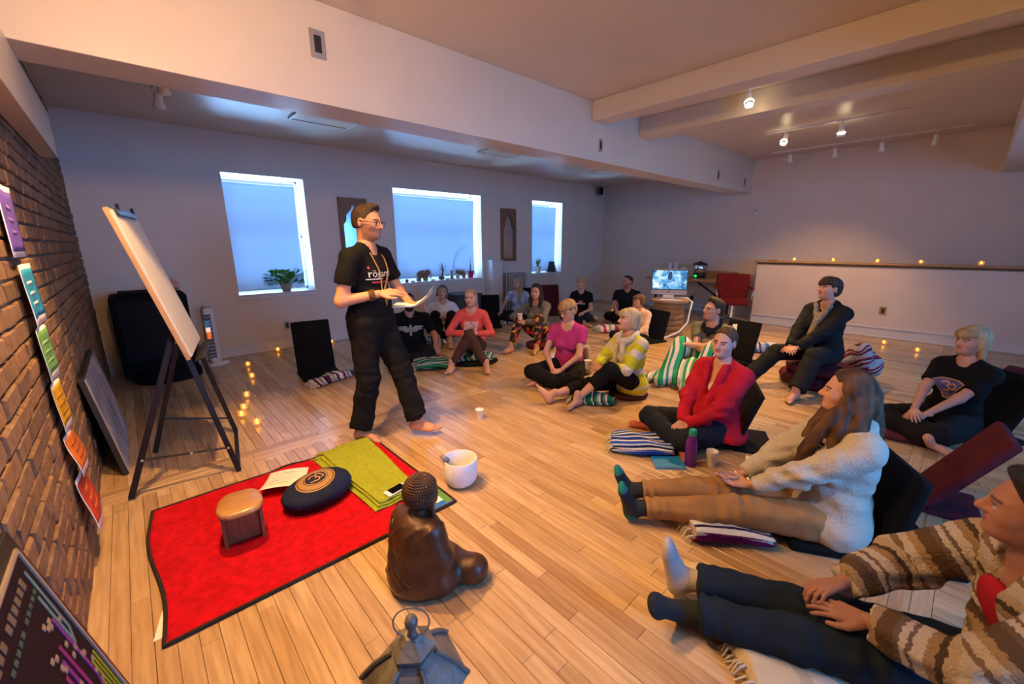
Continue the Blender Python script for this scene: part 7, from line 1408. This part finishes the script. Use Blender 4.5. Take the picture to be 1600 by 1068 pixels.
for pts, w2 in ((np.concatenate([arc(-.02, .02, .020, 160, -60, 10), arc(-.012, -.012, .019, 70, -150, 10)]), .005), (arc(.028, .01, .020, 150, -120, 12), .005), (arc(.03, .042, .014, 200, 340, 6), .004)):
    P, F_ = stroke(pts, w2); gp += [[P[i][:2] for i in q] for q in F_]
chest_print(J, 'emblem_sign', gp, M_gold, 0, .095, .0062)
# ---- 16 woman in cream cardigan
def sock16(q):
    c = np.tile(np.array([[.010, .016, .028]]), (len(q), 1)); c[q[:, 0] > .135] = (.0, .17, .17); c[(q[:, 0] < -.02) & (q[:, 2] < -.02)] = (.0, .17, .17); return c
cm = stripe_mat('cream_knit', [(0, (.60, .53, .43)), (.5, (.58, .51, .41))], 40, bump=.9, bscale=150)
lh = [([(sx*.066, .01, -.03), (sx*.085, .05, -.12), (sx*.08, .10, -.22), (sx*.06, .14, -.33), (sx*.05, .15, -.42)], .030, .030) for sx in (-1, 1)]+[([(sx*.05, -.06, -.03), (sx*.09, -.05, -.15), (sx*.10, -.06, -.28), (sx*.085, -.10, -.42), (sx*.07, -.11, -.50)], .045, .028) for sx in (-1, 1)]+[([(0, -.085, 0), (0, -.12, -.15), (.0, -.14, -.30), (.0, -.15, -.46)], .05, .032)]+[([(sx*.07, .0, -.05), (sx*.10, .02, -.16), (sx*.10, .03, -.28)], .035, .03) for sx in (-1, 1)]
J = person('woman in a cream knitted cardigan and tan trousers, legs stretched out, very long brown hair', (2.49, .30, .13), 127, s=1.0, lk=1.14, fat=1.08, lean=(-12, 4), head=(-22, 0, 0), hL=(.40, .03, .26), hR=(.42, -.06, .25), eL=(-.2, .9, -.5), eR=(-.2, -.9, -.5), hd=((.9, -.4, -.05), (-.1, -.2, -.9), (.9, .3, -.05), (-.1, .2, -.9)), curl=(.45, .35), fL=(1.03, .085, .09), fR=(1.02, -.085, .09), kL=(0, .1, 1), kR=(0, -.1, 1), toeL=(.25, .08, 1), toeR=(.35, -.10, 1), upL=(-1, 0, .2), upR=(-1, 0, .2),
    hair=long_hair(lh, .012, freq=110, nz=.002), hairc=(.045, .022, .012), hairc2=(.16, .075, .035), skin=(.56, .30, .21), top=dict(m=cm, sleeve=1.88, t=.030, ts=.032, cuff=.016, hem=-.10, skirt=True, knit=True, name='cardigan', neck=.075, v=.6, collar=.040, wr=.007, h=.0075), bottom=dict(m=fab('tan_twill', (.33, .175, .07)), t=.011, t1=.010, upto=1.90, wr=.008, bunch=1.3), socks=sock16, h=.75)
s_ = SDF(.02); s_.ell(J['W']+J['u2']*.12+J['FT']*.105, (.03, .07, .08), J['RT'], .02); v, f = s_.mesh(.008); pc(J, 'striped_top', v, f, stripe_mat('mono_stripe_jersey', [(0, (.5, .48, .46)), (.5, (.03, .03, .035))], 55, jig=.001), True, {'st': v@J['u2']})
# ---- 17 person in patterned cardigan
cs = [(0, (.42, .32, .22)), (.10, (.07, .045, .03)), (.16, (.30, .20, .12)), (.24, (.50, .44, .40)), (.34, (.16, .11, .09)), (.38, (.50, .44, .40)), (.44, (.14, .10, .085)), (.50, (.11, .065, .035)), (.64, (.34, .23, .13)), (.72, (.50, .43, .36)), (.82, (.20, .13, .08)), (.88, (.46, .40, .34))]
cd = stripe_mat('patterned_cardigan_knit', cs, 3.4, bump=.8, bscale=140, jig=.012)
def sock17(q): return np.tile(np.array([[.42, .37, .35]]), (len(q), 1))
J = person('person in a striped brown and white cardigan and dark jeans at the right edge', (1.86, -.36, .10), 115, s=1.0, lk=1.19, male=True, fat=1.12, lean=(0, 16), head=(-22, 0, 0), neckf=.03, hL=(.46, .05, .28), hR=(.50, -.08, .30), eL=(-.2, .9, -.4), eR=(-.2, -.9, -.4), hd=((.9, -.3, -.1), (0, .2, 1), (.8, .45, -.15), (.2, -.2, .9)), curl=(.25, .75), fL=(.99, .03, .085), fR=(1.02, -.13, .10), kL=(0, .1, 1), kR=(.2, -.1, 1), toeL=(.5, .6, .6), toeR=(.2, -.05, 1), upL=(-1, 0, .3), upR=(-1, 0, .2),
    hair=short_hair(.012, -.05, .016, .012), hairc=(.02, .016, .02), skin=(.36, .17, .115), lip=(.28, .10, .09), top=dict(m=cd, sleeve=1.93, t=.034, ts=.036, cuff=.026, hem=-.10, skirt=True, knit=True, name='cardigan', neck=.072, v=.75, collar=.036, wr=.008, h=.0085), bottom=dict(m=fab('dark_denim', (.012, .020, .034), bs=400), t=.016, t1=.018, flare=.014, upto=1.92, wr=.007, bunch=.9), socks=(lambda q: np.tile(np.array([[.010, .011, .014]]), (len(q), 1)), sock17), h=.8)
s_ = SDF(.02); s_.ell(J['W']+J['u2']*.14+J['FT']*.105, (.034, .085, .10), J['RT'], .02); v, f = s_.mesh(.009); pc(J, 'red_top', v, f, fab('red_jersey', (.34, .012, .022)))
